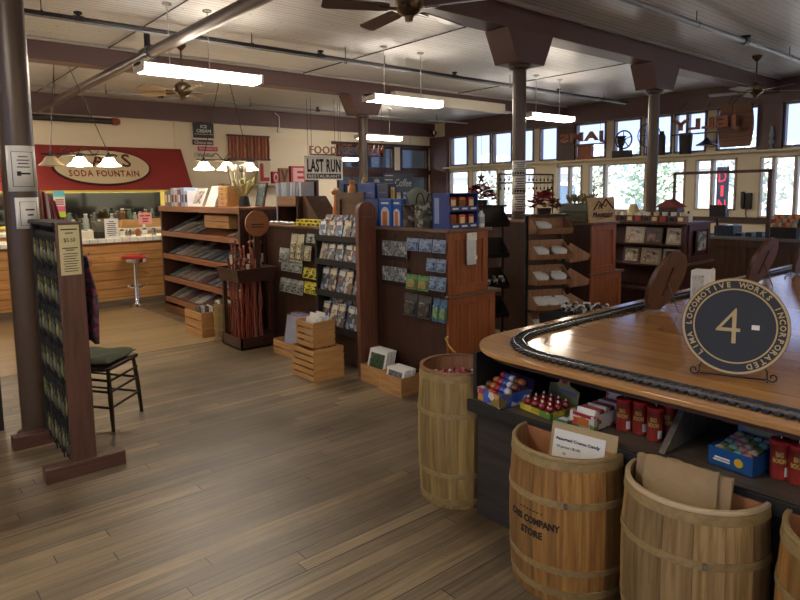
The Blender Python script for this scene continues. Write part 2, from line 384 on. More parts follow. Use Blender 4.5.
struct(MB().box(WX - 0.20, WX, -6, 13.6, 2.285, 2.325).build('trim_1', SILL, bev=0.004))      # the display ledge
struct(MB().box(WX - 0.10, WX, -6, 13.6, 3.24, CEIL).box(WX - 0.13, WX, -6, 13.6, 3.20, 3.25).build('trim_2', BROWN))
struct(MB().box(WX - 0.12, WX, 13.52, 14.25, 0, 3.24).build('trim_3', BROWN))
struct(MB().box(WX - 0.10, WX, 4.53, 4.95, 2.33, 3.24).build('trim_4', BROWN))
struct(MB().box(WX - 0.06, WX, 9.64, 9.96, 1.0, 2.28).build('trim_5', SILL))
struct(MB().box(WX - 0.05, WX, 9.14, 9.63, 2.33, 3.22).build('trim_12', DARKBROWN))
struct(MB().box(WX - 0.04, WX, -6, 13.6, 0.88, 0.98).build('trim_6', DARKWOOD_Y))
# back wall with the restaurant windows
BY = 14.25
A = on_y(368, 147, BY); B_ = on_y(394, 172, BY); C_ = on_y(400, 147, BY); D_ = on_y(428, 174, BY)
bh = [(A.x - 1.1, B_.x, 2.25, 2.92), (C_.x, D_.x, 2.25, 2.92), (A.x - 1.1, B_.x, 1.0, 2.12), (C_.x, D_.x, 1.0, 2.12), (on_y(305, 180, BY).x, on_y(318, 180, BY).x, 1.0, 1.98)]
struct(holed_wall(MB(), 'y', BY, BY + 0.16, -4, WX + 0.16, 0, CEIL, bh).build('wall_back', WALLB))
for h in bh: window(h[0], h[1], h[2], h[3], [(h[0] + h[1]) / 2] if h[2] < 2 and h[1] - h[0] > 1.5 else [], axis='y', p=BY, fm=DARKBROWN, t=0.07, gm=glass('inner_glass', 'c8d4e0', 0.06, 0.0))
struct(MB().box(-4, WX, BY - 0.12, BY, 3.27, CEIL).build('trim_7', BROWN))
struct(MB().box(A.x - 1.25, D_.x + 0.12, BY - 0.05, BY, 2.12, 2.25).box(A.x - 1.25, D_.x + 0.12, BY - 0.05, BY, 2.92, 3.0).build('trim_8', DARKBROWN))
struct(MB().box(on_y(176, 150, BY).x - 0.03, on_y(176, 150, BY).x + 0.03, BY - 0.02, BY, 0, 3.27).build('trim_9', WALLB))
# walls out of sight and the restaurant room beyond the back wall
left_open = [(-5.2, -3.4, 0.9, 3.1), (-3.1, -1.3, 0.9, 3.1), (-1.0, 0.8, 0.9, 3.1), (1.1, 2.9, 0.9, 3.1), (3.2, 4.4, 0.9, 3.1)]
struct(holed_wall(MB(), 'x', -4.16, -4, -6, 14.4, 0, CEIL, left_open).build('wall_left', WALLB))
for h in left_open: window(h[0], h[1], h[2], h[3], [(h[0] + h[1]) / 2], p=-4.12)
struct(MB().box(-4.16, WX + 0.16, -6.16, -6, 0, CEIL).build('wall_front', WALLB))
struct(MB().box(4, WX + 0.2, BY + 3.5, BY + 3.6, -0.1, CEIL).box(3.9, 4, BY + 0.16, BY + 3.6, -0.1, CEIL).box(WX + 0.1, WX + 0.2, BY + 0.16, BY + 3.6, -0.1, CEIL).build('wall_far', paint('grey_blue_wall', '8d98a8', 0.6)))
struct(MB().box(4, WX + 0.2, BY + 0.16, BY + 3.6, -0.1, 0).build('floor', PINE))
struct(MB().box(4, WX + 0.2, BY + 0.16, BY + 3.6, CEIL, CEIL + 0.1).build('ceiling', WHITE))

# beams, capitals, columns
COVE = paint('pale_cove_paint', 'b4ada6', 0.45, var=0.04)
def beam(Y, w=0.15):
    b = struct(MB().box(-4, WX - 0.1, Y - w, Y + w, 3.38, CEIL - 0.002).build('ceiling_beam', BROWN, bev=0.006))
    struct(MB().box(-4, WX - 0.1, Y - w - 0.03, Y - w, CEIL - 0.035, CEIL - 0.001).box(-4, WX - 0.1, Y + w, Y + w + 0.03, CEIL - 0.035, CEIL - 0.001).build('trim_10', COVE))
beam(4.75); beam(9.5); beam(0.0); beam(-4.75)
def capital_column(x, y, r=0.078):
    cap = MB()
    prof = [(x - 0.24, 3.03), (x + 0.24, 3.03), (x + 0.41, 3.379), (x - 0.41, 3.379)]
    cap.prism([(a, y - 0.17, z) for a, z in prof], (0, 0.34, 0))
    struct(cap.build('column_capital', BROWN, bev=0.008))
    c = MB(); c.lathe([(r, 0), (r, 3.03)], 28, c=(x, y, 0)); c.lathe([(r + 0.03, 0), (r + 0.03, 0.03), (r, 0.05)], 28, c=(x, y, 0)); c.lathe([(r, 2.98), (r + 0.045, 3.0), (r + 0.045, 3.028), (0.0, 3.03)], 28, c=(x, y, 0))
    return struct(c.build('column', paint('column_brown', '4a3a2e', 0.34, 0.1, var=0.1)))
capital_column(5.93, 4.75); capital_column(9.05, 4.75); capital_column(7.27, 9.5); capital_column(0.81, 4.75, 0.10)
p = on_y(391, 93, 9.34); q = on_y(501, 115, 9.34)
struct(MB().box(p.x, q.x, 9.22, 9.35, 3.30, 3.50).build('trim_11', paint('cream_box_paint', 'd6cfbd', 0.5, var=0.03)))

# signs taped to the columns
def sheet(name, label, cat, x0, x1, z0, z1, y, lines, mat=WHITE, ink=INK, group=None, t=0.003, curve=None):
    o = MB().box(x0, x1, y - t, y, z0, z1).build(name, mat, loc=((x0 + x1) / 2, y, z0)); tag(o, label, cat, group)
    m = MB()
    for (u0, u1, w0, w1) in lines: m.box(x0 + (x1 - x0) * u0, x0 + (x1 - x0) * u1, y - t - 0.001, y - t, z0 + (z1 - z0) * w0, z0 + (z1 - z0) * w1)
    if lines: m.build('print', ink, o)
    return o
def column_paper(label, cx, cy, z0, z1, r, a0, a1, marks):
    m = MB(); m.lathe([(r, z0), (r, z1)], 14, WHITE, c=(cx, cy, 0), a0=a0, a1=a1)
    o = m.build('taped_notice', None, loc=(cx, cy, z0)); tag(o, label, 'notice')
    md = o.modifiers.new('thick', 'SOLIDIFY'); md.thickness = 0.002; md.offset = 1
    k = MB()
    for (u0, u1, w0, w1) in marks:
        k.lathe([(r + 0.003, z0 + (z1 - z0) * w0), (r + 0.003, z0 + (z1 - z0) * w1)], 6, c=(cx, cy, 0), a0=a0 + (a1 - a0) * u0, a1=a0 + (a1 - a0) * u1)
    k.build('print', INK, o)
    return o
rnd = random.Random(3)
def textrows(n_, u0=0.12, u1=0.88, w0=0.08, w1=0.92, h=0.35):
    out = []
    for i in range(n_):
        w = w1 - (w1 - w0) * (i + 0.7) / n_; L_ = (u1 - u0) * (0.45 + 0.5 * rnd.random()) / 2; c = (u0 + u1) / 2
        out.append((c - L_, c + L_, w, w + (w1 - w0) / n_ * h))
    return out
border = [(0.16, 0.18, 0.1, 0.86), (0.80, 0.82, 0.1, 0.86), (0.16, 0.82, 0.86, 0.87), (0.16, 0.82, 0.1, 0.11)]
# angle 0 is +X; the face towards the camera is near 260 degrees
d2r = math.radians
column_paper('white notice with an arrow, upper of two taped to the leftmost column', 0.81, 4.75, 1.64, 1.93, 0.103, d2r(222), d2r(330), border + textrows(4, 0.25, 0.75, 0.5, 0.8, 0.3) + [(0.3, 0.42, 0.34, 0.44), (0.42, 0.7, 0.37, 0.41)])
column_paper('small white notice, lower of two taped to the leftmost column', 0.81, 4.75, 1.40, 1.60, 0.103, d2r(240), d2r(330), border + textrows(3, 0.3, 0.75, 0.2, 0.7, 0.3))
for i, (za, zb) in enumerate([(1.78, 1.95), (1.57, 1.77), (1.36, 1.56)]):
    column_paper(['uppermost', 'middle', 'lowest'][i] + ' of three white notices taped to the centre column', 5.93, 4.75, za, zb, 0.081, d2r(150), d2r(320), textrows(6, 0.15, 0.85, 0.08, 0.9, 0.4) + ([(0.1, 0.9, 0.05, 0.22)] if i < 2 else []))

# ================================================================ outside
GRAV = paint('pale_gravel', 'b8b4aa', 0.9, var=0.2, scale=6)
struct(MB().box(WX + 0.16, 90, -40, 90, -0.4, -0.3).build('ground', GRAV))
def tree(x, y, h, r, label, seed, leaf):
    rr = random.Random(seed); t = thing('tree', label, 'tree', (x, y, -0.3), 0, 'trees outside the shop windows')
    m = MB(); m.tube([(x, y, -0.3), (x + 0.1, y, h * 0.35), (x, y + 0.15, h * 0.7)], [0.16, 0.12, 0.05], 8)
    for k in range(9):
        a = rr.random() * 6.3; z = h * (0.3 + 0.4 * rr.random()); m.tube([(x, y, z), (x + math.cos(a) * r * 0.8, y + math.sin(a) * r * 0.8, z + r * 0.7)], [0.05, 0.015], 5)
    m.build('trunk', paint('bark', '6d6258', 0.9), t)
    f = MB()
    for k in range(900):
        a = rr.random() * 6.28; b = math.acos(2 * rr.random() - 1); q = r * rr.random() ** 0.4
        c = Vector((x + q * math.sin(b) * math.cos(a), y + q * math.sin(b) * math.sin(a), h * 0.62 + q * math.cos(b) * 1.2)); s = 0.10 + 0.1 * rr.random()
        u = Vector((rr.random() - .5, rr.random() - .5, rr.random() - .5)).normalized() * s; w = u.orthogonal().normalized() * s * 0.6
        f.add([c - u, c + w, c + u, c - w], [(0, 1, 2, 3)])
    f.build('foliage', leaf, t)
LEAFA = paint('pale_leaf', 'e0e6d8', 0.7); LEAFB = paint('green_leaf', 'cbdcc4', 0.7)
for i, (x, y, h, r, l) in enumerate([(27, 17.0, 3.6, 1.3, 'pale leafy tree outside the window, left of the street column'), (25, 13.2, 3.4, 1.3, 'green leafy tree seen through the wide middle window'), (26, 9.6, 3.6, 1.4, 'green leafy tree seen through the window right of the middle one'), (25, 6.2, 3.8, 1.4, 'pale leafy tree seen through the rightmost window'), (26, 22.5, 3.4, 1.3, 'leafy tree outside the windows nearest the corner')]):
    tree(x, y, h, r, l, i, LEAFB if i % 2 else LEAFA)
hb = thing('house', 'pale clapboard house standing across the yard outside', 'house', (36, 18, -0.3))
MB().box(34, 42, 4, 34, -0.3, 2.6).build('wall', paint('white_clapboard', 'e6e6e2', 0.7), hb)
MB().prism([(33.6, 3.6, 2.6), (42.4, 3.6, 2.6), (38, 3.6, 3.6)], (0, 30.8, 0)).build('roof', paint('grey_roof', 'a5a9b0', 0.7), hb)
for k in range(5):
    w_ = MB().box(33.95, 34.0, 6 + k * 5.6, 7.6 + k * 5.6, 0.5, 1.9).build('window', paint('dim_glass', '5d7488', 0.2), hb)
# ================================================================ ceiling fittings
LAMPG = glow('fluorescent_diffuser', 'fff0dc', 40.0)
RODM = paint('grey_rod', 'b5b2ac', 0.4, 0.3)
def fluorescent(x, y, z, label, L_=1.32, rods=(0.3, 1.0)):
    t = thing('ceiling_light', label, 'ceiling light', (x, y, z), 0, 'suspended fluorescent lights')
    MB().box(0, L_, -0.10, 0.10, 0.055, 0.09).box(0, 0.03, -0.14, 0.14, -0.01, 0.09).box(L_ - 0.03, L_, -0.14, 0.14, -0.01, 0.09).build('housing', WHITEM, t, world=False, bev=0.003)
    MB().prism([(0.03, -0.135, 0.05), (0.03, -0.12, 0.01), (0.03, -0.07, -0.01), (0.03, 0.07, -0.01), (0.03, 0.12, 0.01), (0.03, 0.135, 0.05)], (L_ - 0.06, 0, 0)).build('diffuser', LAMPG, t, world=False)
    for r in rods:
        MB().tube([(r, 0, 0.09), (r, 0, CEIL - z - 0.012)], 0.006, 6).lathe([(0.05, CEIL - z - 0.02), (0.05, CEIL - z - 0.001), (0, CEIL - z - 0.001)], 16, c=(r, 0, 0)).build('hanging_rod', RODM, t, world=False)
    return t
L0 = fluorescent(2.33, 6.9, 2.90, 'nearest bright fluorescent light, hanging at the upper left', 1.40, (0.35, 0.80))
fluorescent(5.50, 7.05, 2.88, 'fluorescent light hanging between the two middle columns, left of the centre column', 1.36)
fluorescent(9.10, 7.15, 2.89, 'fluorescent light hanging just right of the centre column')
fluorescent(9.10, 12.1, 2.89, 'farthest fluorescent light, by the back wall sign for food')
for (x, y) in ((-1.2, 7.0), (-1.9, 12.1), (0.2, 12.1), (-1.2, 2.37), (-1.2, -2.4), (2.2, -2.4), (5.6, -2.4), (9.1, -2.4)):  # unseen fixtures added to brighten the back wall, cabinet ends and shelf fronts
    fluorescent(x, y, 2.9, 'added fluorescent fill light out of the picture, position %.0f %.0f' % (x, y))
fluorescent(10.6, 15.9, 2.6, 'fluorescent light in the restaurant room behind the back wall')

FANM = paint('fan_brass', '5a4a38', 0.3, 0.8)
def ceiling_fan(x, y, z, label, rot, R=0.66, mount=True, blade='4d3230'):
    t = thing('ceiling_fan', label, 'ceiling fan', (x, y, z), 0, 'ceiling fans')
    MB().tube([(0, 0, 0.1), (0, 0, CEIL - z - 0.01)], 0.012, 8).lathe([(0.02, CEIL - z - 0.09), (0.07, CEIL - z - 0.04), (0.075, CEIL - z - 0.002)], 16).build('downrod', FANM, t, world=False)
    MB().lathe([(0, 0.12), (0.05, 0.12), (0.115, 0.07), (0.12, 0.0), (0.09, -0.05), (0.04, -0.08), (0.03, -0.12), (0, -0.125)], 24).build('motor', FANM, t, world=False)
    for k in range(5):
        a = rot + k * 2 * PI / 5; M = Matrix.Rotation(a, 4, 'Z') @ Matrix.Rotation(d2r(12), 4, 'X')
        b = MB().prism([(0.17, -0.055, -0.02), (0.24, -0.065, -0.02), (R - 0.03, -0.075, -0.02), (R, -0.05, -0.02), (R, 0.05, -0.02), (R - 0.03, 0.075, -0.02), (0.24, 0.065, -0.02), (0.17, 0.055, -0.02)], (0, 0, 0.008), M=M).build('blade', wood('fan_blade_' + blade, blade, blade, 'x', 0.35), t, world=False)
        MB().box(0.08, 0.26, -0.018, 0.018, -0.03, -0.021, M=M).build('blade_iron', FANM, b, world=False)
    return t
ceiling_fan(3.58, 4.02, 3.12, 'brown ceiling fan at the top edge, nearest of the fans', d2r(10), 0.72)
ceiling_fan(10.9, 4.05, 3.12, 'ceiling fan by the windows at the right', d2r(30), 0.68, blade='6f665c')
ceiling_fan(3.50, 8.60, 3.02, 'ceiling fan partly hidden behind the nearest fluorescent light', d2r(50), 0.66, blade='9a8468')

def pipe_run(name, label, pts, r, mat, hangers=(), seg=10, group=None, couplings=()):
    t = thing(name, label, 'pipe', pts[0], 0, group)
    MB().tube(pts, r, seg).build('pipe', mat, t)
    for (x, y, z) in hangers:
        MB().tube([(x, y, z + r), (x, y, CEIL - 0.001)], 0.006, 6).lathe([(r + 0.012, -0.012), (r + 0.012, 0.012)], 10, M=Matrix.Translation((x, y, z)) @ Matrix.Rotation(PI / 2, 4, 'X' if abs(pts[0][1] - pts[1][1]) > 1 else 'Y')).build('hanger', PIPE, t)
    for (x, y, z) in couplings:
        mm = MB()
        if abs(pts[0][1] - pts[1][1]) > 1: mm.tube([(x, y - 0.05, z), (x, y + 0.05, z)], r * 1.35, 10)
        else: mm.tube([(x - 0.05, y, z), (x + 0.05, y, z)], r * 1.45, 10)
        mm.tube([(x, y, z), (x, y, z + 0.075)], r * 1.0, 8).lathe([(r * 1.9, 0.05), (r * 1.9, 0.07), (0, 0.075)], 8, c=(x, y, z)).build('tee_fitting', PIPE, t)
    return t
pipe_run('sprinkler_pipe', 'thin dark sprinkler pipe crossing the whole ceiling before the middle beam', [(-3.8, 7.52, 3.50), (13.2, 7.52, 3.50)], 0.023, PIPE, [(x, 7.52, 3.5) for x in (1.6, 4.0, 6.2, 9.2, 12.2)], couplings=[(x, 7.52, 3.5) for x in (1.95, 5.05, 7.7, 10.6)])
pipe_run('conduit', 'thin conduit running just below and beside the long dark sprinkler pipe', [(-3.8, 7.42, 3.44), (12.9, 7.42, 3.44)], 0.010, GREYPIPE, [(x, 7.42, 3.44) for x in (1.2, 5.4, 9.0)])
pipe_run('sprinkler_pipe', 'pale sprinkler pipe at the upper right, nearest the viewer', [(-3.8, 3.50, 3.50), (13.4, 3.50, 3.50)], 0.034, GREYPIPE, [(x, 3.5, 3.5) for x in (7.6, 10.6, 12.4)], couplings=[(9.0, 3.5, 3.5)])
pipe_run('sprinkler_pipe', 'sprinkler pipe running behind the middle beam towards the window corner', [(-3.8, 12.4, 3.50), (13.2, 12.4, 3.50)], 0.02, GREYPIPE, [(x, 12.4, 3.5) for x in (3.6, 6.5, 9.8, 12.0)], couplings=[(x, 12.4, 3.5) for x in (4.6, 8.2)])
pipe_run('conduit', 'small conduit running back across the ceiling at the left', [(2.78, 4.95, 3.625), (2.78, 14.1, 3.625)], 0.009, PIPE, group='small conduits')
pipe_run('conduit', 'small conduit running back to the second fluorescent light', [(5.9, 4.95, 3.625), (5.9, 9.33, 3.625)], 0.009, PIPE, group='small conduits')
pipe_run('conduit', 'small conduit running back to the light right of the centre column', [(9.65, 4.95, 3.625), (9.65, 9.33, 3.625)], 0.009, PIPE, group='small conduits')
wm_ = pipe_run('water_main', 'thick dark overhead pipe slanting across the upper left corner', [(2.67, -5.8, 3.22), (2.67, 13.4, 3.22)], 0.062, paint('bronze_pipe', '453c38', 0.38, 0.5), couplings=[], hangers=[(2.67, 12.0, 3.22), (2.67, 4.2, 3.22)], seg=18)
cpl = MB(); cpl.tube([(2.67, 7.36, 3.22), (2.67, 7.62, 3.22)], 0.082, 18).tube([(2.67, 7.52, 3.22), (2.67, 7.52, 3.465)], 0.035, 10)
o = cpl.build('tee_coupling', PIPE, wm_)
a = on_y(32, 116, 13.6); b = on_y(112, 121.5, 13.6)
t = pipe_run('heating_pipe', 'thick dark pipe with a red end cap on the wall above the soda sign', [(-3.5, 13.6, a.z), (b.x, 13.6, b.z)], 0.06, PIPE, [(2.6, 13.6, a.z)], seg=14)
MB().lathe([(0.075, 0), (0.075, 0.10), (0.05, 0.15), (0, 0.16)], 16, M=Matrix.Translation((b.x, 13.6, b.z)) @ Matrix.Rotation(PI / 2, 4, 'Y')).build('end_cap', paint('red_cap', '8a3b2a', 0.4), t)
# floodlight / camera in the corner
c = on_y(434, 133, 13.9)
t = thing('security_light', 'small black light unit in the corner under the ceiling', 'light', tuple(c))
MB().ball(c, 0.09, BLACK).tube([c, c + Vector((0.0, 0.22, 0.12))], 0.02, 6).build('lamp_head', BLACK, t)
MB().lathe([(0, 0), (0.05, 0)], 12, M=Matrix.Translation(c + Vector((-0.06, -0.07, 0))) @ Matrix.Rotation(PI / 2, 4, 'X')).build('lens', WHITEM, t)

# island pendants over the soda counter
SHADE = glow('lit_glass_shade', 'ffdfb0', 16.0)
SHADEOFF = paint('unlit_glass_shade', 'b8a98a', 0.3, var=0.03)
def island_pendant(x0, y, zbar, xs, label, top, lit):
    t = thing('island_pendant', label, 'pendant light', (x0, y, zbar), 0, 'shaded pendants over the soda counter')
    m = MB(); m.tube([(min(xs) - 0.12, y, zbar), (max(xs) + 0.12, y, zbar)], 0.014, 8)
    n_ = 24; cx = (min(xs) + max(xs)) / 2
    m.tube([(cx - 0.25 + 0.5 * k / n_, y, zbar + 0.06 + 0.05 * math.sin(k / n_ * 4 * PI)) for k in range(n_ + 1)], 0.008, 6)
    for x in (xs[0], xs[-1]): m.tube([(x, y, zbar), (x, y, zbar + 0.04)], 0.02, 8)
    m.build('bar', BLACK, t)
    k_ = MB()
    for x in (xs[0], xs[-1]): k_.tube([(x, y, zbar + 0.03), (top[0] + (x - cx) * 0.12, y, top[1])], 0.006, 5)
    k_.lathe([(0.14, 0), (0.14, 0.03), (0, 0.03)], 16, c=(top[0], y, top[1] - 0.005)); k_.build('chain', BLACK, t)
    for i, x in enumerate(xs):
        s_ = MB().lathe([(0.045, -0.03), (0.07, -0.045), (0.10, -0.10), (0.16, -0.15), (0.165, -0.158), (0.10, -0.155), (0.05, -0.17), (0, -0.175)], 24, c=(x, y, zbar)).build('glass_shade', SHADE if i in lit else SHADEOFF, t)
        MB().lathe([(0.02, 0.0), (0.045, -0.01), (0.048, -0.035)], 12, c=(x, y, zbar)).build('shade_holder', BLACK, s_)
    return t
island_pendant(2.4, 9.9, 2.20, [2.09, 2.46, 2.86], 'three-shade pendant in front of the soda fountain sign', (2.28, 3.62), {1, 2})
island_pendant(4.6, 9.9, 2.17, [4.32, 4.72, 5.12], 'three-shade pendant above the bookcase, right of the ice cream signs', (4.74, 3.62), {0, 1, 2})

# ================================================================ soda fountain
SODAWOOD = wood('knotty_counter_planks', 'c08c50', '9c6c36', 'x', 0.5, groove=0.13, gaxis='z', knots=True, scale=2.0)
t = thing('soda_counter', 'long plank-fronted soda fountain counter with a white tiled top', 'counter', (1.0, 9.55, 0))
MB().box(-1.5, 4.9, 9.56, 10.1, 0.10, 0.94).box(-1.5, 4.9, 9.60, 10.1, 0, 0.10).build('body', SODAWOOD, t)
MB().box(-1.5, 4.9, 9.53, 9.56, 0.0, 0.10).build('kickboard', wood('grey_kick', '6d5c46', '52432f', 'x', 0.6), t)
MB().box(-1.55, 4.95, 9.50, 10.15, 0.94, 1.0).build('counter_top', boards('white_tiles', ['d2d0c4', 'dad8cc'], 0.11, 0.11, rough=0.25, dark='8d8a80', mortar=0.08, streak=0.03), t, bev=0.004)
def bar_stool(x, y, label):
    t = thing('bar_stool', label, 'stool', (x, y, 0), 0, 'red topped chrome stools at the soda counter')
    MB().lathe([(0.10, 0), (0.10, 0.02), (0.04, 0.05), (0.028, 0.08), (0.028, 0.66)], 20).build('pedestal', CHROME, t, world=False)
    MB().lathe([(0.14, 0.30), (0.15, 0.30), (0.15, 0.315), (0.14, 0.315), (0.14, 0.30)], 24).tube([(-0.145, 0, 0.307), (0.145, 0, 0.307)], 0.009, 6).build('foot_ring', CHROME, t, world=False)
    MB().lathe([(0, 0.66), (0.175, 0.66), (0.18, 0.69), (0.18, 0.715), (0.17, 0.72)], 32, mat=CHROME).build('seat_band', None, t, world=False)
    s_ = MB().lathe([(0.178, 0.716), (0.182, 0.735), (0.165, 0.76), (0.08, 0.772), (0, 0.774)], 32).build('seat', paint('red_vinyl', 'a02420', 0.3), t, world=False)
    return t
bar_stool(2.95, 9.30, 'red and chrome stool standing free in front of the plank counter')
bar_stool(2.20, 9.30, 'red and chrome stool half hidden behind the tall merchandise rack')

# awning with the oval sign
AY0, AY1 = BY - 0.25, BY - 0.75          # top edge near the wall, lower edge further out
ZT, ZB = 2.66, 1.80
xl = -0.5
xrT = on_y(181, 150, AY0).x; xrB = on_y(193, 189, AY1).x
ZT = on_y(181, 150, AY0).z; ZB = on_y(193, 189.5, AY1).z
REDCLOTH = paint('red_awning_cloth', '8f302c', 0.7, var=0.06, scale=5)
t = thing('awning', 'red awning over the soda fountain opening', 'awning', (2.5, AY0, ZB))
m = MB(); m.prism([(xl, AY0, ZT), (xrT, AY0, ZT), (xrB, AY1, ZB), (xl, AY1, ZB)], (0, 0.03, 0.02))
m.prism([(xrT, AY0, ZT), (xrB, AY1, ZB), (xrB, BY - 0.03, ZB), (xrT, BY - 0.03, ZT)], (-0.02, 0, 0)); m.build('cloth', REDCLOTH, t)
MB().box(xl, xrB, AY1 - 0.01, AY1 + 0.03, ZB - 0.045, ZB).build('hem', paint('yellow_hem', 'd8c65a', 0.6), t)
# oval sign lying on the awning slope
sx = Vector((1, 0, 0)); sy = Vector((0, AY0 - AY1, ZT - ZB)).normalized(); sn = sx.cross(sy)
pc = on_y(103, 168, (AY0 + AY1) / 2)
fr = (pc.z - ZB) / (ZT - ZB); yc = AY1 + (AY0 - AY1) * fr; pc = on_y(103, 168, yc)
org = Vector((pc.x, yc, pc.z)) + sn * 0.03
hw = (on_y(152, 168, yc).x - on_y(54, 168, yc).x) / 2; hh = abs(on_y(103, 149, yc).z - on_y(103, 186.5, yc).z) / 2 * 1.12
sg = thing('oval_sign', 'cream oval soda fountain sign with brown lettering on the red awning', 'sign', tuple(org))
def oval(mb, o, x, y, nrm, a, b, d0, d1, seg=48, inner=None, mat=None):
    P_ = [o + x * (a * math.cos(2 * PI * k / seg)) + y * (b * math.sin(2 * PI * k / seg)) + nrm * d0 for k in range(seg)]
    mb.prism(P_, nrm * (d1 - d0), mat)
oo = MB(); oval(oo, org, sx, sy, sn, hw, hh, -0.02, 0.012); oo.build('border', DARKBROWN, sg)
oo = MB(); oval(oo, org, sx, sy, sn, hw - 0.035, hh - 0.03, 0.012, 0.022); oo.build('face', paint('sign_cream', 'd4c4a0', 0.5, var=0.03), sg)
LET = paint('sign_brown_letters', '5a2a20', 0.5)
text_obj('lettering', 'CASS', LET, sg, org + sy * hh * 0.36 + sn * 0.026, sx, sy, hw * 1.18, hh * 0.74, 0.008, bold=0.01, spacing=1.25)
text_obj('lettering', 'SODA FOUNTAIN', paint('sign_red_letters', '8a2c20', 0.5), sg, org - sy * hh * 0.38 + sn * 0.026, sx, sy, hw * 1.42, hh * 0.34, 0.008, bold=0.01, spacing=1.15)

t = thing('awning_light', 'thin yellowish tube light along the underside of the red awning', 'light', (2.5, AY1 + 0.25, ZB - 0.03), 0)
MB().box(0.6, xrB - 0.25, AY1 + 0.22, AY1 + 0.32, ZB + 0.008, ZB + 0.03).build('housing', WHITEM, t); MB().tube([(0.65, AY1 + 0.27, ZB - 0.012), (xrB - 0.3, AY1 + 0.27, ZB - 0.012)], 0.02, 8).build('tube', glow('warm_tube', 'fff0b8', 20.0), t)
MB().tube([(0.9, AY1 + 0.27, ZB), (0.9, AY1 + 0.27, ZB + 0.2), (0.9, BY - 0.02, ZB + 0.3)], 0.01, 5).tube([(xrB - 0.6, AY1 + 0.27, ZB), (xrB - 0.6, AY1 + 0.27, ZB + 0.2), (xrB - 0.6, BY - 0.02, ZB + 0.3)], 0.01, 5).build('bracket', WHITEM, t)
# mirror opening under the awning
mx0, mx1 = on_y(38, 200, BY).x - 1.2, on_y(160, 200, BY).x
t = thing('wall_mirror', 'wide mirror behind the soda fountain under the red awning', 'mirror', (3.5, BY - 0.03, 1.0))
MB().box(mx0, mx1, BY - 0.03, BY - 0.01, 1.05, 1.72).build('glass', paint('mirror_glass', '9aa6ac', 0.06, 1.0, var=0), t)
MB().box(mx0 - 0.06, mx1 + 0.06, BY - 0.05, BY - 0.03, 1.0, 1.05).box(mx1, mx1 + 0.06, BY - 0.05, BY - 0.03, 1.0, 1.78).box(mx0, mx1 + 0.06, BY - 0.05, BY - 0.03, 1.72, 1.78).build('frame', paint('yellow_frame', 'd9cc66', 0.5), t)
# back counter and its clutter
t = thing('back_counter', 'pine back counter with a raised shelf below the mirror', 'counter', (3, 12.8, 0))
MB().box(-1, 6.1, 13.1, 13.9, 0, 0.90).build('body', PINE, t)
MB().box(-1.02, 6.12, 13.06, 13.95, 0.90, 0.95).build('counter_top', WHITE, t)
MB().box(on_y(120, 230, 13.5).x, on_y(160, 230, 13.5).x + 1, 13.4, 13.8, 0.951, 1.12).build('raised_shelf', PINE, t)
rr = random.Random(5)
JARS = [paint('amber_glass', '7a5a34', 0.15), paint('green_glass', '4c6450', 0.15), paint('pale_jar', 'a8b2b4', 0.2), paint('brown_jar', '58443a', 0.3)]
xa = on_y(45, 210, 13.55).x; xb = on_y(152, 210, 13.55).x
for k in range(18):
    x = xa + (xb - xa) * k / 17 + 0.03 * rr.random(); h = 0.14 + 0.16 * rr.random(); r = 0.045 + 0.02 * rr.random(); zb = 0.951
    if x > on_y(120, 230, 13.5).x - 0.1: zb = 1.121; h *= 0.7
    o = thing('jar', nth(k, 18) + ' of the glass jars lined up below the soda fountain mirror', 'jar', (x, 13.6, zb), 0, 'jars on the back counter')
    MB().lathe([(0, 0), (r, 0), (r, h * 0.72), (r * 0.55, h * 0.85), (r * 0.55, h)], 14).build('body', JARS[k % 4], o, world=False)
    MB().lathe([(0, h), (r * 0.62, h), (r * 0.62, h + 0.025), (0, h + 0.025)], 14).build('lid', STEEL if k % 2 else WHITE, o, world=False)
# menu poster hanging in the opening
def flat_sign(name, label, cat, x0, x1, z0, z1, y, mat, t=0.01, group=None, bev=0):
    o = MB().box(x0, x1, y - t, y, z0, z1).build(name, mat, loc=((x0 + x1) / 2, y, z0), bev=bev); return tag(o, label, cat, group)
a = on_y(53, 191, 13.3); b = on_y(66, 217, 13.3)
o = flat_sign('menu_poster', 'bright menu poster in blue, pink and lime stripes under the awning', 'poster', a.x, b.x, b.z, a.z, 13.3, paint('poster_white', 'e6ece6', 0.5, var=0.02))
w = b.x - a.x; h = a.z - b.z
MB().box(a.x, b.x, 13.286, 13.29, b.z + h * 0.78, a.z).build('stripe', paint('cyan_print', '63c8d0', 0.5), o)
MB().box(a.x, b.x, 13.286, 13.29, b.z + h * 0.22, b.z + h * 0.42).build('stripe', paint('pink_print', 'd8618c', 0.5), o)
MB().box(a.x, b.x, 13.286, 13.29, b.z, b.z + h * 0.22).build('stripe', paint('lime_print', 'b5cc3a', 0.5), o)
m = MB()
for k in range(3): m.box(a.x + w * 0.12, a.x + w * 0.88, 13.286, 13.29, b.z + h * (0.48 + 0.08 * k), b.z + h * (0.52 + 0.08 * k))
m.build('print', REDINK, o)
MB().tube([(a.x + 0.02, 13.3, a.z), (a.x + 0.02, 13.50, ZB - 0.03)], 0.003, 4).tube([(b.x - 0.02, 13.3, a.z), (b.x - 0.02, 13.50, ZB - 0.03)], 0.003, 4).build('string', BLACK, o)
a = on_y(138, 213, 9.85); b = on_y(152, 224, 9.85)
t = thing('card_sign', 'pink card sign on a stand on the soda counter', 'sign', ((a.x + b.x) / 2, 9.85, 1.0))
MB().box(a.x, b.x, 9.845, 9.85, b.z, a.z).build('card', paint('pink_card', 'd89a92', 0.5, var=0.02), t)
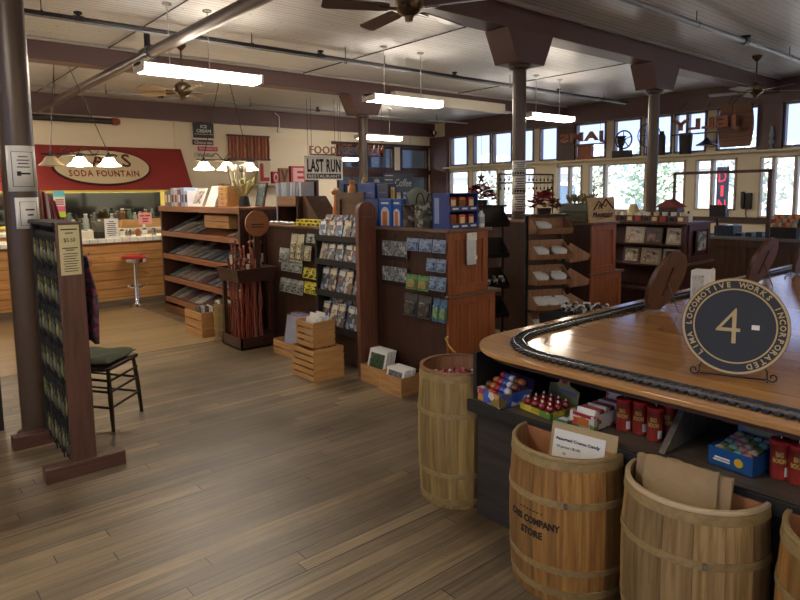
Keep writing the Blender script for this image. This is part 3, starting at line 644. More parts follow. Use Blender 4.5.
MB().box(a.x + 0.06, a.x + 0.10, 9.85, 9.87, 1.0, a.z - 0.03).box(a.x + 0.02, b.x - 0.02, 9.82, 9.90, 1.0, 1.012).build('stand', WHITEM, t)
m = MB(); w = b.x - a.x; h = a.z - b.z
for u0, u1, v in ((0.12, 0.45, 0.68), (0.52, 0.88, 0.68), (0.28, 0.72, 0.42), (0.3, 0.7, 0.2)): m.box(a.x + w * u0, a.x + w * u1, 9.842, 9.846, b.z + h * v, b.z + h * (v + 0.13))
m.build('print', REDINK, t)
# register and things on the soda counter
x0 = on_y(93, 225, 9.8).x; x1 = on_y(108, 225, 9.8).x
t = thing('cash_register', 'black cash register on the soda fountain counter', 'register', ((x0 + x1) / 2, 9.8, 1.0))
MB().box(x0, x1, 9.66, 9.98, 1.0, 1.10).build('drawer_base', BLACKM, t, bev=0.006)
MB().prism([(x0 + 0.02, 9.70, 1.10), (x0 + 0.02, 9.95, 1.10), (x0 + 0.02, 9.95, 1.24), (x0 + 0.02, 9.82, 1.24)], (x1 - x0 - 0.04, 0, 0)).build('keyboard_hood', BLACK, t, bev=0.004)
a = on_y(104, 219, 9.62); b = on_y(119, 237, 9.62)
o = sheet('paper_notice', 'white printed notice standing on the soda counter beside the register', 'notice', a.x, b.x, 1.001, a.z, 9.62, textrows(8, 0.1, 0.9, 0.1, 0.9, 0.4))
x0 = on_y(80, 232, 9.7).x; x1 = on_y(92, 232, 9.7).x
o = MB().box(x0, x1, 9.62, 9.85, 1.0, 1.12).build('napkin_box', paint('box_cream', 'cfc8b0', 0.5), loc=((x0 + x1) / 2, 9.7, 1.0), bev=0.006); tag(o, 'cream box on the soda counter, left of the register', 'box')
MB().box(x0 + 0.05, x1 - 0.05, 9.68, 9.78, 1.12, 1.125).build('slot', BLACKM, o)
for k in range(5):
    x = on_y(122 + k * 8, 233, 9.8).x
    t = thing('canister', nth(k, 5) + ' of the small canisters on the soda counter below the pink sign', 'canister', (x, 9.8 + 0.06 * (k % 2), 1.0), 0, 'canisters on the soda counter')
    MB().lathe([(0, 0), (0.035, 0), (0.04, 0.06), (0.038, 0.09)], 12).build('body', [WHITE, STEEL, JARS[0]][k % 3], t, world=False)
    MB().lathe([(0.039, 0.09), (0.02, 0.11), (0, 0.115)], 12).build('lid', [BLACK, STEEL, REDINK][k % 3], t, world=False)
# flag
fl = thing('flag', 'striped red and white flag hanging by the leftmost column', 'flag', tuple(on_y(40, 205, 6.0)))
P0 = on_y(39, 188, 6.0); 
m = MB(); cols = [paint('flag_red', 'a82c38', 0.7), paint('flag_white', 'd8d4cc', 0.7), paint('flag_blue', '27305c', 0.7)]
for k in range(9):
    a0 = P0 + Vector((0.012 * k, 0.05 * math.sin(k * 1.1), -0.012 * k)); a1 = P0 + Vector((0.012 * (k + 1), 0.05 * math.sin((k + 1) * 1.1), -0.012 * (k + 1)))
    b0 = a0 + Vector((0.01 + 0.004 * k, 0.03, -0.36 + 0.02 * k)); b1 = a1 + Vector((0.01 + 0.004 * (k + 1), 0.03, -0.36 + 0.02 * (k + 1)))
    m.prism([a0, a1, b1, b0], (0, 0.004, 0), cols[k % 2])
m.build('cloth', None, fl)
MB().tube([P0 + Vector((-0.02, 0, 0.12)), P0 + Vector((0.02, 0, -0.95)), ], 0.012, 8).lathe([(0.14, 0), (0.14, 0.02), (0.02, 0.04)], 14, c=(P0.x + 0.02, P0.y, P0.z - 0.98)).build('pole', BRASS, fl)
MB().tube([P0 + Vector((0.02, 0, -0.95)), (P0.x + 0.02, P0.y, 0.0)], 0.012, 8).build('pole', BRASS, fl)
# ================================================================ left merchandise rack
rk = thing('merchandise_rack', 'tall dark pegboard rack with a reddish end post and foot boards at the left', 'display rack', (0.88, 4.2, 0))
REDPOST = wood('reddish_post', '5a3a2e', '40281f', 'z', 0.5)
REDFOOT = wood('reddish_foot', '5a3a2e', '40281f', 'x', 0.5)
MB().box(0.815, 0.945, 3.86, 3.90, 0.02, 1.46).build('end_post', REDPOST, rk, bev=0.003)
MB().box(0.82, 0.93, 4.54, 4.58, 0.02, 1.46).build('end_post', BLACKM, rk, bev=0.003)
MB().box(0.67, 1.10, 3.835, 3.925, 0, 0.085).build('foot', REDFOOT, rk, bev=0.004)
MB().box(0.62, 1.10, 4.50, 4.59, 0, 0.085).build('foot', REDFOOT, rk, bev=0.004)
MB().box(0.865, 0.885, 3.90, 4.54, 0.10, 1.44).box(0.80, 0.95, 3.90, 4.54, 1.44, 1.46).build('pegboard', BLACKM, rk)
PENDS = [paint('gold_trinket', '8a8250', 0.35, 0.6), paint('green_trinket', '515a3c', 0.4, 0.4), paint('grey_trinket', '6c6a60', 0.35, 0.6), paint('dark_trinket', '34362c', 0.5)]
CORDM = paint('black_cord', '121210', 0.7)
protos = []
for k in range(4):
    t = thing('necklace', 'black cord necklace with a pendant', 'necklace', (0, 0, 0))
    m = MB(); hgt = 0.20 + 0.015 * k
    m.tube([(-0.005, 0.0, 0), (-0.02, -0.018, -0.05), (-0.02, -0.022, -hgt * 0.6), (-0.018, 0, -hgt), (-0.02, 0.022, -hgt * 0.6), (-0.02, 0.018, -0.05), (-0.005, 0.0, 0)], 0.0035, 5)
    m.box(-0.012, -0.008, -0.02, 0.02, -0.05, 0.0)
    m.build('cord', CORDM, t, world=False)
    m = MB(); m.ball((-0.024, 0, -hgt * 0.62), 0.014, sq=(0.5, 0.8, 3.2), seg=8, rings=5).ball((-0.024, 0.012, -hgt * 0.35), 0.008, sq=(0.5, 0.8, 3), seg=6, rings=4); m.build('pendant', PENDS[k], t, world=False)
    protos.append(t)
used = set(); ny = 13
for r in range(6):
    for c in range(ny):
        i = (r * 3 + c * 5) % 4; y = 4.49 - c * 0.046; z = 1.40 - r * 0.225
        rw = ['top', 'second', 'third', 'fourth', 'fifth', 'bottom'][r]
        lab = 'black necklace %s in the %s row of the tall pegboard rack' % (nth(c, ny), rw)
        loc = (0.845, y, z)
        if i not in used:
            protos[i].location = loc; protos[i]['label'] = lab; protos[i]['group'] = 'necklaces on the pegboard rack'; used.add(i)
        else: dup(protos[i], loc, label=lab, group='necklaces on the pegboard rack')
MB().tube([(0.85, 3.92, 1.405), (0.85, 4.53, 1.405)], 0.004, 6).build('rail', BLACK, rk)
for r in range(1, 6): MB().tube([(0.85, 3.92, 1.405 - r * 0.225), (0.85, 4.53, 1.405 - r * 0.225)], 0.004, 6).build('rail', BLACK, rk)
o = sheet('price_sign', 'tall cream price sign fixed to the end post of the pegboard rack', 'sign', 0.825, 0.93, 1.165, 1.445, 3.858, [(0.1, 0.9, 0.90, 0.925), (0.3, 0.7, 0.83, 0.85), (0.12, 0.88, 0.53, 0.55), (0.3, 0.7, 0.49, 0.51)] + [(0.15 + 0.03 * (k % 2), 0.88 - 0.05 * (k % 3), 0.42 - 0.05 * k, 0.435 - 0.05 * k) for k in range(8)], mat=paint('price_cream', 'b8ae84', 0.6, var=0.03))
text_obj('lettering', '$5.50', INK, o, (0.8775, 3.853, 1.36), (1, 0, 0), (0, 0, 1), 0.06, 0.026, 0.002)
# dark shelving left of the column
sh = thing('shelving_unit', 'dark shelving unit at the left edge of the picture behind the first column', 'shelf', (0.4, 5.2, 0))
MB().box(0.05, 0.62, 5.2, 5.24, 0, 1.85).box(0.58, 0.64, 4.98, 5.24, 0, 1.85).build('frame', BLACKM, sh)
for z in (0.04, 0.30, 0.55, 0.95, 1.35): MB().box(0.05, 0.58, 4.92, 5.2, z, z + 0.025).build('shelf', BLACKM, sh)
for i, (z, c, l) in enumerate([(0.065, 'c8ccd0', 'white flat box on the bottom shelf of the dark unit at the left edge'), (0.325, 'b8b4a8', 'pale box on the second lowest shelf of the dark unit at the left edge'), (0.575, '9a5a3c', 'orange brown box on the third shelf of the dark unit at the left edge')]):
    o = MB().box(0.28 + 0.05 * i, 0.50 + 0.02 * i, 4.95, 5.15, z + 0.002, z + 0.08).build('carton', paint('carton_%d' % i, c, 0.6), loc=(0.45, 5.05, z), bev=0.004); tag(o, l, 'box')
    MB().box(0.32, 0.44, 4.948, 4.95, z + 0.02, z + 0.06).build('printed_label', [BLACK, WHITE, WHITE][i], o)

# chair with the draped cloth and the green cushion
ch = thing('chair', 'dark wooden chair with a green cushion behind the pegboard rack', 'chair', (1.2, 4.72, 0), d2r(45))
DW = wood('dark_chair_wood', '3f3024', '241a13', 'z', 0.4)
legs = {'fr': (0.19, -0.19), 'fl': (-0.19, -0.19), 'br': (0.19, 0.19), 'bl': (-0.19, 0.19)}
# local frame: front edge towards -y after rotation; back along +y
def lp(dx, dy): return (dx, dy)
for k, (x, y) in legs.items():
    MB().tube([(x * 1.06, y * 1.06, 0), (x, y, 0.22), (x * 0.92, y * 0.92, 0.42)], [0.012, 0.017, 0.013], 8).build('leg', DW, ch, world=False)
for z in (0.14, 0.25, 0.33):
    for (a, b) in (('fr', 'fl'), ('fl', 'bl'), ('fr', 'br'), ('br', 'bl')):
        if z == 0.33 and (a, b) != ('fr', 'fl') and (a, b) != ('fl', 'bl'): continue
        pa, pb = legs[a], legs[b]; MB().tube([(pa[0], pa[1], z + 0.02), (pb[0], pb[1], z + (0.05 if a[0] != b[0] else 0.02))], 0.009, 6).build('stretcher', DW, ch, world=False)
m = MB(); m.prism([(-0.19, -0.205, 0.42), (0.19, -0.205, 0.42), (0.215, -0.17, 0.42), (0.20, 0.20, 0.42), (-0.20, 0.20, 0.42), (-0.215, -0.17, 0.42)], (0, 0, 0.028)); m.build('seat', DW, ch, world=False, bev=0.008)
for x in (-0.18, 0.18): MB().tube([(x, 0.19, 0.42), (x, 0.23, 0.85)], [0.015, 0.012], 8).build('back_post', DW, ch, world=False)
for z in (0.6, 0.82): MB().box(-0.18, 0.18, 0.205 + (z - 0.42) * 0.08, 0.22 + (z - 0.42) * 0.08, z - 0.03, z + 0.03).build('back_rail', DW, ch, world=False)
cu = MB(); n_ = 14; vs = []; fs = []
for s_ in (1, -1):
    for i in range(n_ + 1):
        for j in range(n_ + 1):
            u = i / n_ * 2 - 1; v = j / n_ * 2 - 1; e = max(0, (1 - u ** 6) * (1 - v ** 6)) ** 0.5
            z = 0.475 + s_ * 0.026 * e + (0.006 * math.sin(6 * u) * math.cos(5 * v) if s_ > 0 else 0) - (0.02 * math.exp(-(u * u + v * v) * 8) if s_ > 0 else 0)
            vs.append((u * 0.20, v * 0.195, z))
K = (n_ + 1) ** 2
for i in range(n_):
    for j in range(n_):
        a = i * (n_ + 1) + j; fs.append((a, a + n_ + 1, a + n_ + 2, a + 1)); fs.append((K + a, K + a + 1, K + a + n_ + 2, K + a + n_ + 1))
cu.add(vs, fs, None, True)
cu_o = MB(); cu_o = cu.build('cushion', paint('olive_cushion', '4d5540', 0.9, var=0.2, scale=30), ch, world=False)
SCARF = blotch('purple_pattern', ['4a3440', '6c3c54', '37323c', '8a4660', '3c4458'], 38, 0.9)
sp = None
for k in range(4):
    lab = 'purple patterned scarf on the right face of the pegboard rack, %s from the front' % ORD[k]; loc = (0.975, 4.0 + 0.13 * k, 1.25)
    if sp is None:
        sp = thing('scarf', lab, 'scarf', loc, 0, 'scarves on the pegboard rack'); n_ = 14; vs = []; fs = []
        for i in range(n_ + 1):
            z = -0.52 * i / n_
            for j in range(9):
                u = j / 8 - 0.5; wd = 0.035 + 0.022 * min(1, i / 5); vs.append((0.012 + 0.03 * min(1, i / 6) + 0.012 * math.sin(j * 2.3 + i * 0.2), u * 2 * wd, z))
        for i in range(n_):
            for j in range(8): a = i * 9 + j; fs.append((a, a + 9, a + 10, a + 1))
        b_ = MB().add(vs, fs, None, True).build('cloth', SCARF, sp, world=False); md = b_.modifiers.new('t', 'SOLIDIFY'); md.thickness = 0.01
        MB().tube([(-0.087, 0, 0.0), (0.03, 0, 0.005), (0.035, 0, 0.02)], 0.004, 6).build('peg', STEEL, sp, world=False)
    else: dup(sp, loc, label=lab)

# ================================================================ the long bookcase
BXF, BXB = 3.15, 3.70
BK = wood('bookcase_brown', '7a4c32', '5a3622', 'y', 0.45)
BKL = wood('bookcase_lip', '94603e', '764a2e', 'y', 0.45)
bc = thing('bookcase', 'long brown sloping-shelf bookcase of magazines facing the aisle', 'bookcase', (3.4, 7.6, 0))
MB().box(BXF, BXB, 8.70, 8.74, 0, 1.43).build('side_panel', DARKBROWN, bc, bev=0.003)
MB().box(BXF, BXB, 6.36, 6.40, 0, 1.43).build('side_panel', DARKBROWN, bc, bev=0.003)
MB().box(BXF - 0.01, BXB, 6.34, 8.76, 1.43, 1.46).box(BXF - 0.015, BXF, 6.34, 8.76, 1.39, 1.46).build('top', BKL, bc, bev=0.003)
MB().box(BXB - 0.02, BXB, 6.40, 8.70, 0, 1.43).build('back_panel', DARKBEAD, bc)
MB().box(BXF, BXB, 6.40, 8.70, 0, 0.06).box(BXF - 0.01, BXF + 0.02, 6.40, 8.70, 0, 0.11).build('plinth', BK, bc)
shelfz = [1.075, 0.765, 0.455, 0.165]
def tilt_pt(z, u):  # u: 0 front .. 1 back of a sloping shelf
    return (BXF + 0.03 + (BXB - BXF - 0.05) * u, z + 0.02 + 0.21 * u)
for z in shelfz:
    p0 = tilt_pt(z, 0); p1 = tilt_pt(z, 1)
    MB().prism([(p0[0], 6.40, p0[1] - 0.02), (p1[0], 6.40, p1[1] - 0.02), (p1[0], 6.40, p1[1]), (p0[0], 6.40, p0[1])], (0, 2.30, 0)).build('shelf', BK, bc)
    MB().box(BXF, BXF + 0.022, 6.40, 8.70, z - 0.02, z + 0.045).build('lip', BKL, bc, bev=0.003)
MAGC = ['4e5a6c', 'a8a298', '7a4a44', '5c6458', 'b8b2a4', '6a6672', '91806a', '47505a', 'c8c4bc', '6a3c3c', '5a7078', 'a0948a']
MAG = [blotch('magazine_cover_%d' % i, [c, MAGC[(i + 5) % 12], c, MAGC[(i + 3) % 12]], 9 + i, 0.35, 'noise') for i, c in enumerate(MAGC)]
PAGES = paint('paper_pages', 'c8c2b0', 0.7)
slope = math.atan2(0.21, BXB - BXF - 0.05)
mags = []
for i in range(12):
    t = thing('magazine', 'magazine', 'magazine')
    MB().box(0, 0.27, -0.10, 0.10, 0, 0.012).build('cover', MAG[i], t, world=False)
    MB().box(0.003, 0.267, -0.097, 0.1005, 0.002, 0.010).build('pages', PAGES, t, world=False)
    mags.append(t)
usedm = set()
SHN = ['top', 'second', 'third', 'lowest']
nb = 11
for r, z in enumerate(shelfz):
    for c in range(nb):
        i = (r * 5 + c * 7 + (c * c) % 5) % 12; y = 8.57 - c * 0.205;
        if r == 0 and 6.75 < y < 7.6: continue
        p0 = tilt_pt(z, 0.06)
        loc = (p0[0] + 0.01, y, p0[1] + 0.012 + 0.004); rot = (d2r(-3.5), -slope, 0.15 * (rr.random() - 0.5))
        lab = 'magazine %s on the %s sloping shelf of the long bookcase' % (nth(c, nb), SHN[r])
        if i not in usedm: t = mags[i]; t.location = loc; t.rotation_euler = rot; t['label'] = lab; usedm.add(i); t['group'] = 'magazines on the long bookcase'
        else: t = dup(mags[i], loc, label=lab, group='magazines on the long bookcase', rot=rot)
        # a second one leaning on it, further up the slope
        if (c + r) % 2 == 0 and c < nb - 1:
            j = (i + 5) % 12; p1 = tilt_pt(z, 0.42); loc2 = (p1[0], y - 0.10, p1[1] + 0.034)
            lab2 = 'magazine behind the one %s on the %s sloping shelf' % (nth(c, nb), SHN[r])
            if j not in usedm: t = mags[j]; t.location = loc2; t.rotation_euler = (d2r(-5), -slope, 0.1); t['label'] = lab2; usedm.add(j); t['group'] = 'magazines on the long bookcase'
            else: dup(mags[j], loc2, label=lab2, group='magazines on the long bookcase', rot=(d2r(-5), -slope, 0.1))
# wooden box on the first shelf
a = on_x(207, 212, 3.28); b = on_x(232, 222, 3.28)
o = thing('pine_box', 'pale pine box standing on the top sloping shelf of the bookcase', 'box', (3.35, (a.y + b.y) / 2, 1.205))
MB().box(3.24, 3.42, b.y, a.y, 1.205, 1.36).build('body', PINE_Y, o, bev=0.003)
MB().box(3.235, 3.24, b.y, a.y, 1.28, 1.288).build('lid_seam', DARKBROWN, o)
# things standing on the bookcase
BTOP = 1.46
for i in range(7):
    y = 8.62 - i * 0.115
    o = MB().box(3.20, 3.40, y - 0.05, y + 0.05, BTOP, BTOP + 0.20 + 0.02 * (i % 3)).build('book', paint('book_%d' % i, ['7c6450', '4f5a68', 'a8a8b0', 'c2c4cc', '6e4a58', '9cb0c8', 'd0d0d8'][i], 0.35), loc=(3.3, y, BTOP)); tag(o, 'book %s in the upright row on top of the bookcase' % nth(i, 7), 'book', 'books standing on the bookcase')
    MB().box(3.198, 3.20, y - 0.03, y + 0.03, BTOP + 0.05, BTOP + 0.15).build('spine_label', [CREAM, WHITE, BLACK, REDINK, WHITE, BLUE, BLACK][i], o)
def easel_card(y, w, h, mat, label, printm):
    t = thing('greeting_card', label, 'card', (3.3, y, BTOP))
    M = Matrix.Translation((3.24, y, BTOP)) @ Matrix.Rotation(d2r(22), 4, 'Y')
    MB().box(0, 0.006, -w / 2, w / 2, 0, h, M=M).build('card', mat, t)
    MB().box(-0.002, 0, -w * 0.36, w * 0.36, h * 0.15, h * 0.85, M=M).build('picture', printm, t)
    MB().prism([(3.33, y - 0.02, BTOP), (3.245 + h * 0.36, y - 0.02, BTOP + h * 0.8), (3.25 + h * 0.40, y - 0.02, BTOP)], (0, 0.04, 0)).build('strut', WHITE, t)
easel_card(7.72, 0.34, 0.24, WHITE, 'white display card of portraits propped on the bookcase, left one', blotch('portrait_print', ['d8d4d0', 'a89890', '5a5254', 'c8b8a8'], 22, 0.5))
easel_card(7.32, 0.26, 0.27, WHITE, 'plain white card propped on the bookcase beside the pine drawers', paint('pale_print', 'c8ccd4', 0.5))
o = thing('drawer_box', 'small pine box of drawers on top of the bookcase', 'drawer box', (3.35, 6.95, BTOP))
MB().box(3.26, 3.50, 6.86, 7.10, BTOP, BTOP + 0.24).build('body', PINE_Y, o, bev=0.003)
for k in range(4):
    d = MB().box(3.25, 3.262, 6.875, 7.085, BTOP + 0.012 + k * 0.057, BTOP + 0.060 + k * 0.057).build('drawer', PINE_Y, o, bev=0.002)
    MB().box(3.247, 3.25, 6.95, 7.01, BTOP + 0.03 + k * 0.057, BTOP + 0.04 + k * 0.057).build('handle', DARKBROWN, d)
# bunch of long tools / feather wands in a holder
t = thing('wand_holder', 'pot of pale upright wands on the bookcase under the pendant', 'pot', (3.42, 7.20, BTOP))
MB().lathe([(0, 0), (0.06, 0), (0.07, 0.18), (0.06, 0.18), (0.055, 0.02)], 16, c=(3.56, 7.20, BTOP)).build('pot', DARKBROWN, t)
for k in range(9):
    a = k * 0.7; x = 3.56 + 0.035 * math.cos(a); y = 7.20 + 0.035 * math.sin(a)
    w_ = MB().tube([(x, y, BTOP + 0.02), (x + 0.07 * math.cos(a), y + 0.07 * math.sin(a), BTOP + 0.46)], 0.006, 5)
    w_.ball((x + 0.07 * math.cos(a), y + 0.07 * math.sin(a), BTOP + 0.46), 0.03, [WHITE, STEEL, CREAM][k % 3], 8, 5, (0.7, 0.7, 1.6)); w_.build('wand', WHITE, t)
# sheaf of yellow green stems
t = thing('dried_bunch', 'bunch of yellowish dried stems standing at the right end of the bookcase', 'dried flowers', (3.4, 6.72, BTOP))
MB().lathe([(0, 0), (0.07, 0), (0.05, 0.12), (0.04, 0.12), (0.045, 0.01)], 16, c=(3.4, 6.72, BTOP)).build('vase', BLACKM, t)
m = MB()
for k in range(26):
    a = rr.random() * 6.28; s_ = 0.08 + 0.08 * rr.random(); z = 0.20 + 0.14 * rr.random()
    m.tube([(3.4, 6.72, BTOP + 0.08), (3.4 + s_ * 0.5 * math.cos(a), 6.72 + s_ * 0.5 * math.sin(a), BTOP + z * 0.7), (3.4 + s_ * math.cos(a), 6.72 + s_ * math.sin(a), BTOP + z)], [0.004, 0.006, 0.012], 5)
m.build('stems', paint('dry_stem', '9a9460', 0.8), t)
t = thing('picture_frame', 'dark framed print leaning at the right end of the bookcase', 'picture', (3.5, 6.5, BTOP))
M = Matrix.Translation((3.46, 6.5, BTOP)) @ Matrix.Rotation(d2r(12), 4, 'Y')
MB().box(0, 0.02, -0.11, 0.08, 0, 0.28, M=M).build('frame', DARKBROWN, t); MB().box(-0.003, 0, -0.09, 0.06, 0.02, 0.26, M=M).build('print', blotch('river_print', ['5c6c70', '303c40', '8c9890'], 14, 0.4, 'noise'), t)

# ---------------------------------------------------------------- round stick display, crates, keg
TRAYM = wood('walnut_tray', '4a2c1e', '2e1a12', 'y', 0.45)
cs = thing('stick_display', 'dark two-tier wooden stand holding walking sticks', 'display stand', (3.08, 6.08, 0))
cx0, cx1, cy0, cy1 = 2.88, 3.28, 5.88, 6.32
def tray(z0, z1, nm, fl=0.0):
    m = MB(); w = 0.018
    m.prism([(cx0 - fl, cy0 - fl, z1), (cx0, cy0, z0), (cx1, cy0, z0), (cx1 + fl, cy0 - fl, z1)], (0, w, 0)).prism([(cx0 - fl, cy1 + fl, z1), (cx0, cy1, z0), (cx1, cy1, z0), (cx1 + fl, cy1 + fl, z1)], (0, -w, 0))
    m.prism([(cx0 - fl, cy0 - fl, z1), (cx0, cy0, z0), (cx0, cy1, z0), (cx0 - fl, cy1 + fl, z1)], (w, 0, 0)).prism([(cx1 + fl, cy0 - fl, z1), (cx1, cy0, z0), (cx1, cy1, z0), (cx1 + fl, cy1 + fl, z1)], (-w, 0, 0))
    if z0 < 0.1: m.box(cx0, cx1, cy0, cy1, z0, z0 + 0.015)
    m.build(nm, TRAYM, cs)
tray(0.0, 0.12, 'base_tray'); tray(0.70, 0.84, 'upper_tray', 0.03)
for (x, y) in ((cx0 + 0.03, cy1 - 0.03), (cx1 - 0.03, cy1 - 0.03), (cx1 - 0.03, cy0 + 0.03)): MB().box(x - 0.02, x + 0.02, y - 0.02, y + 0.02, 0.015, 1.2 if y > 6.1 and x > 3 else 0.70).build('post', DARKBROWN, cs)
MB().lathe([(0, 0), (0.135, 0), (0.135, 0.02), (0, 0.02)], 32, M=Matrix.Translation((3.13, 5.93, 1.30)) @ Matrix.Rotation(PI / 2, 4, 'X')).build('round_plaque', wood('plaque_wood', 'a26c44', '845230', 'x', 0.5), cs)
MB().box(3.10, 3.16, 5.935, 5.96, 0.80, 1.25).build('plaque_post', DARKBROWN, cs)
for za_, zb_ in ((1.285, 1.295), (1.26, 1.268)): MB().box(3.06, 3.20, 5.9055, 5.909, za_, zb_).build('printed_line', INK, cs)
CANE = [paint('cane_red_%d' % i, c, 0.35, var=0.2, scale=40) for i, c in enumerate(['8a3c2c', '6a2c22', '9a4c38', '7a4a42'])]
TAGM = paint('paper_tag', 'c8c0a8', 0.6)
ncane = 22
cprot = []
for i in range(4):
    t = thing('walking_stick', 'walking stick', 'walking stick'); rc = random.Random(i)
    pts = [(0.006 * math.sin(k * 1.9 + i), 0.006 * math.cos(k * 2.3 + i), 0.02 + k * (0.080 + 0.009 * i)) for k in range(11)]
    MB().tube(pts, [0.009 + 0.0025 * (k % 2) for k in range(11)], 7).build('shaft', CANE[i], t, world=False)
    p = Vector(pts[-1])
    if i % 2: MB().ball(p + Vector((0, 0, 0.01)), 0.02, None, 8, 6).build('knob', CANE[i], t, world=False)
    else: MB().tube([p, p + Vector((0.004, 0, 0.03)), p + Vector((0.02, 0, 0.045)), p + Vector((0.035, 0, 0.04))], 0.011, 7).build('crook', CANE[i], t, world=False)
    MB().box(-0.03, -0.028, -0.016, 0.016, 0.74 + 0.05 * i, 0.83 + 0.05 * i).build('tag', TAGM, t, world=False)
    cprot.append(t)
k = 0
for i in range(6):
    for j in range(4):
        if k >= ncane: break
        x = cx0 + 0.065 + j * 0.075; y = cy0 + 0.105 + i * 0.046; loc = (x, y, 0.0); rot = (d2r(1.3 * math.sin(k * 2.1)), d2r(1.3 * math.cos(k * 1.3)), k * 1.1)
        lab = 'walking stick %s in the %s row of the dark stand' % (nth(j, 4), ORD[i]); g = 'walking sticks in the stand'
        if k < 4: t = cprot[k]; t.location = loc; t.rotation_euler = rot; t['label'] = lab; t['group'] = g
        else: dup(cprot[(k * 3 + i) % 4], loc, label=lab, group=g, rot=rot)
        k += 1
def slat_crate(name, label, x0, x1, y0, y1, z0, h, nsl, group=None, open_front=False, tw=0.014):
    t = thing(name, label, 'crate', ((x0 + x1) / 2, (y0 + y1) / 2, z0), 0, group)
    MB().box(x0, x1, y0, y0 + tw, z0, z0 + h).build('end_panel', CRATEX, t, bev=0.002); MB().box(x0, x1, y1 - tw, y1, z0, z0 + h).build('end_panel', CRATEX, t, bev=0.002)
    sh_ = h / nsl
    for s_, x in ((0, x0), (1, x1 - 0.01)):
        for k in range(nsl): MB().box(x - (0.008 if s_ == 0 else -0.008), x + 0.010 - (0.008 if s_ == 0 else -0.008), y0, y1, z0 + k * sh_ + 0.004, z0 + (k + 1) * sh_ - 0.010).build('slat', CRATE, t, bev=0.0015)
    MB().box(x0 + 0.002, x1 - 0.002, y0 + tw, y1 - tw, z0, z0 + 0.010).build('bottom', CRATE, t)
    return t
slat_crate('wooden_crate', 'slatted wooden crate on the floor under a smaller crate', 2.83, 3.13, 4.43, 4.78, 0, 0.28, 5)
slat_crate('wooden_crate', 'smaller slatted wooden crate stacked on top of another crate', 2.86, 3.07, 4.47, 4.75, 0.282, 0.225, 4)
slat_crate('wooden_crate', 'low wooden crate with bagged prints, left of the crate stack', 3.09, 3.36, 5.02, 5.58, 0, 0.155, 2)
slat_crate('wooden_crate', 'wooden crate on the floor in front of the long bookcase', 2.82, 3.05, 6.70, 7.18, 0, 0.29, 3)
def solid_box(label, x0, x1, y0, y1, h):
    t = thing('wooden_bin', label, 'box', ((x0 + x1) / 2, (y0 + y1) / 2, 0)); w = 0.012
    MB().box(x0, x1, y0, y0 + w, 0, h).build('front_panel', CRATEX, t, bev=0.002); MB().box(x0, x1, y1 - w, y1, 0, h).build('back_panel', CRATEX, t, bev=0.002)
    MB().box(x0, x0 + w, y0 + w, y1 - w, 0, h).build('side_panel', CRATE, t); MB().box(x1 - w, x1, y0 + w, y1 - w, 0, h).build('side_panel', CRATE, t); MB().box(x0 + w, x1 - w, y0 + w, y1 - w, 0, 0.012).build('bottom', CRATE, t)
solid_box('low wooden bin of matted prints at the foot of the wooden post', 3.16, 3.39, 3.93, 4.22, 0.15)
solid_box('nearest low wooden bin of matted prints, right of the other bin', 3.11, 3.33, 3.63, 3.905, 0.15)
def print_stack(x0, yc_, w, h, n_, base, group, word, pic, step=0.022, lean=15):
    """prints facing the aisle (-X), leaning back one behind the other"""
    for k in range(n_):
        t = thing('matted_print', 'white matted print, %s in %s' % (['front one', 'second one', 'third one', 'fourth one', 'fifth one', 'sixth one', 'seventh one'][k], word), 'print', (x0 + k * step, yc_, base), -PI / 2, group)
        M = Matrix.Rotation(d2r(-lean), 4, 'X')
        MB().box(-w / 2, w / 2, 0, 0.008, 0, h, M=M).build('mat', WHITE, t, world=False)
        MB().box(-w * 0.39, w * 0.39, -0.0015, 0, h * 0.14, h * 0.88, M=M).build('picture', pic, t, world=False)
GREENPIC = blotch('forest_photo', ['1c2418', '3c5a2a', '20303c', '6c8c44', '141c18'], 9, 0.3, 'noise')
GREYPIC = blotch('train_photo', ['24282a', '6a7072', '34383a', '9aa0a0'], 14, 0.3, 'noise')
print_stack(3.18, 4.075, 0.235, 0.27, 5, 0.018, 'prints in the bin by the post', 'the bin at the foot of the wooden post', GREENPIC, 0.022)
print_stack(3.13, 3.768, 0.215, 0.185, 6, 0.018, 'prints in the nearest bin', 'the nearest low bin', GREYPIC, 0.022)
t = thing('picture_frame', 'white-edged framed print leaning on the cabinet behind the nearest bin', 'picture', (3.35, 3.55, 0), -PI / 2)
M = Matrix.Rotation(d2r(-5), 4, 'X'); MB().box(-0.10, 0.10, 0, 0.010, 0.002, 0.20, M=M).build('frame', WHITE, t, world=False); MB().box(-0.085, 0.085, -0.002, 0, 0.02, 0.185, M=M).build('print', GREYPIC, t, world=False)
# bagged papers in the low crate
BAG = paint('bag_print', 'c4ccd0', 0.3, var=0.25, scale=9, coat=0.2)
BAGW = paint('bag_white', 'ccd0d0', 0.25, var=0.2, scale=12, coat=0.3)
for k in range(6):
    y = 5.30; t = thing('bagged_print', 'plastic-sleeved print, %s in the low crate beside the crate stack' % ['front one', 'second one', 'third one', 'fourth one', 'fifth one', 'sixth one'][k], 'print', (3.125 + 0.026 * k, y - 0.012 * (k % 3), 0.022), -PI / 2, 'sleeved prints in the low crate')
    M = Matrix.Rotation(d2r(-10), 4, 'X') @ Matrix.Rotation(d2r(1.5 * math.sin(k)), 4, 'Y')
    MB().box(-0.17, 0.17, 0, 0.006, 0, 0.38 + 0.015 * (k % 2), M=M).build('print', BAG if k % 2 else BAGW, t, world=False)
    MB().box(-0.178, 0.178, -0.003, -0.001, 0, 0.40 + 0.015 * (k % 2), M=M).build('sleeve', CLEAR, t, world=False)
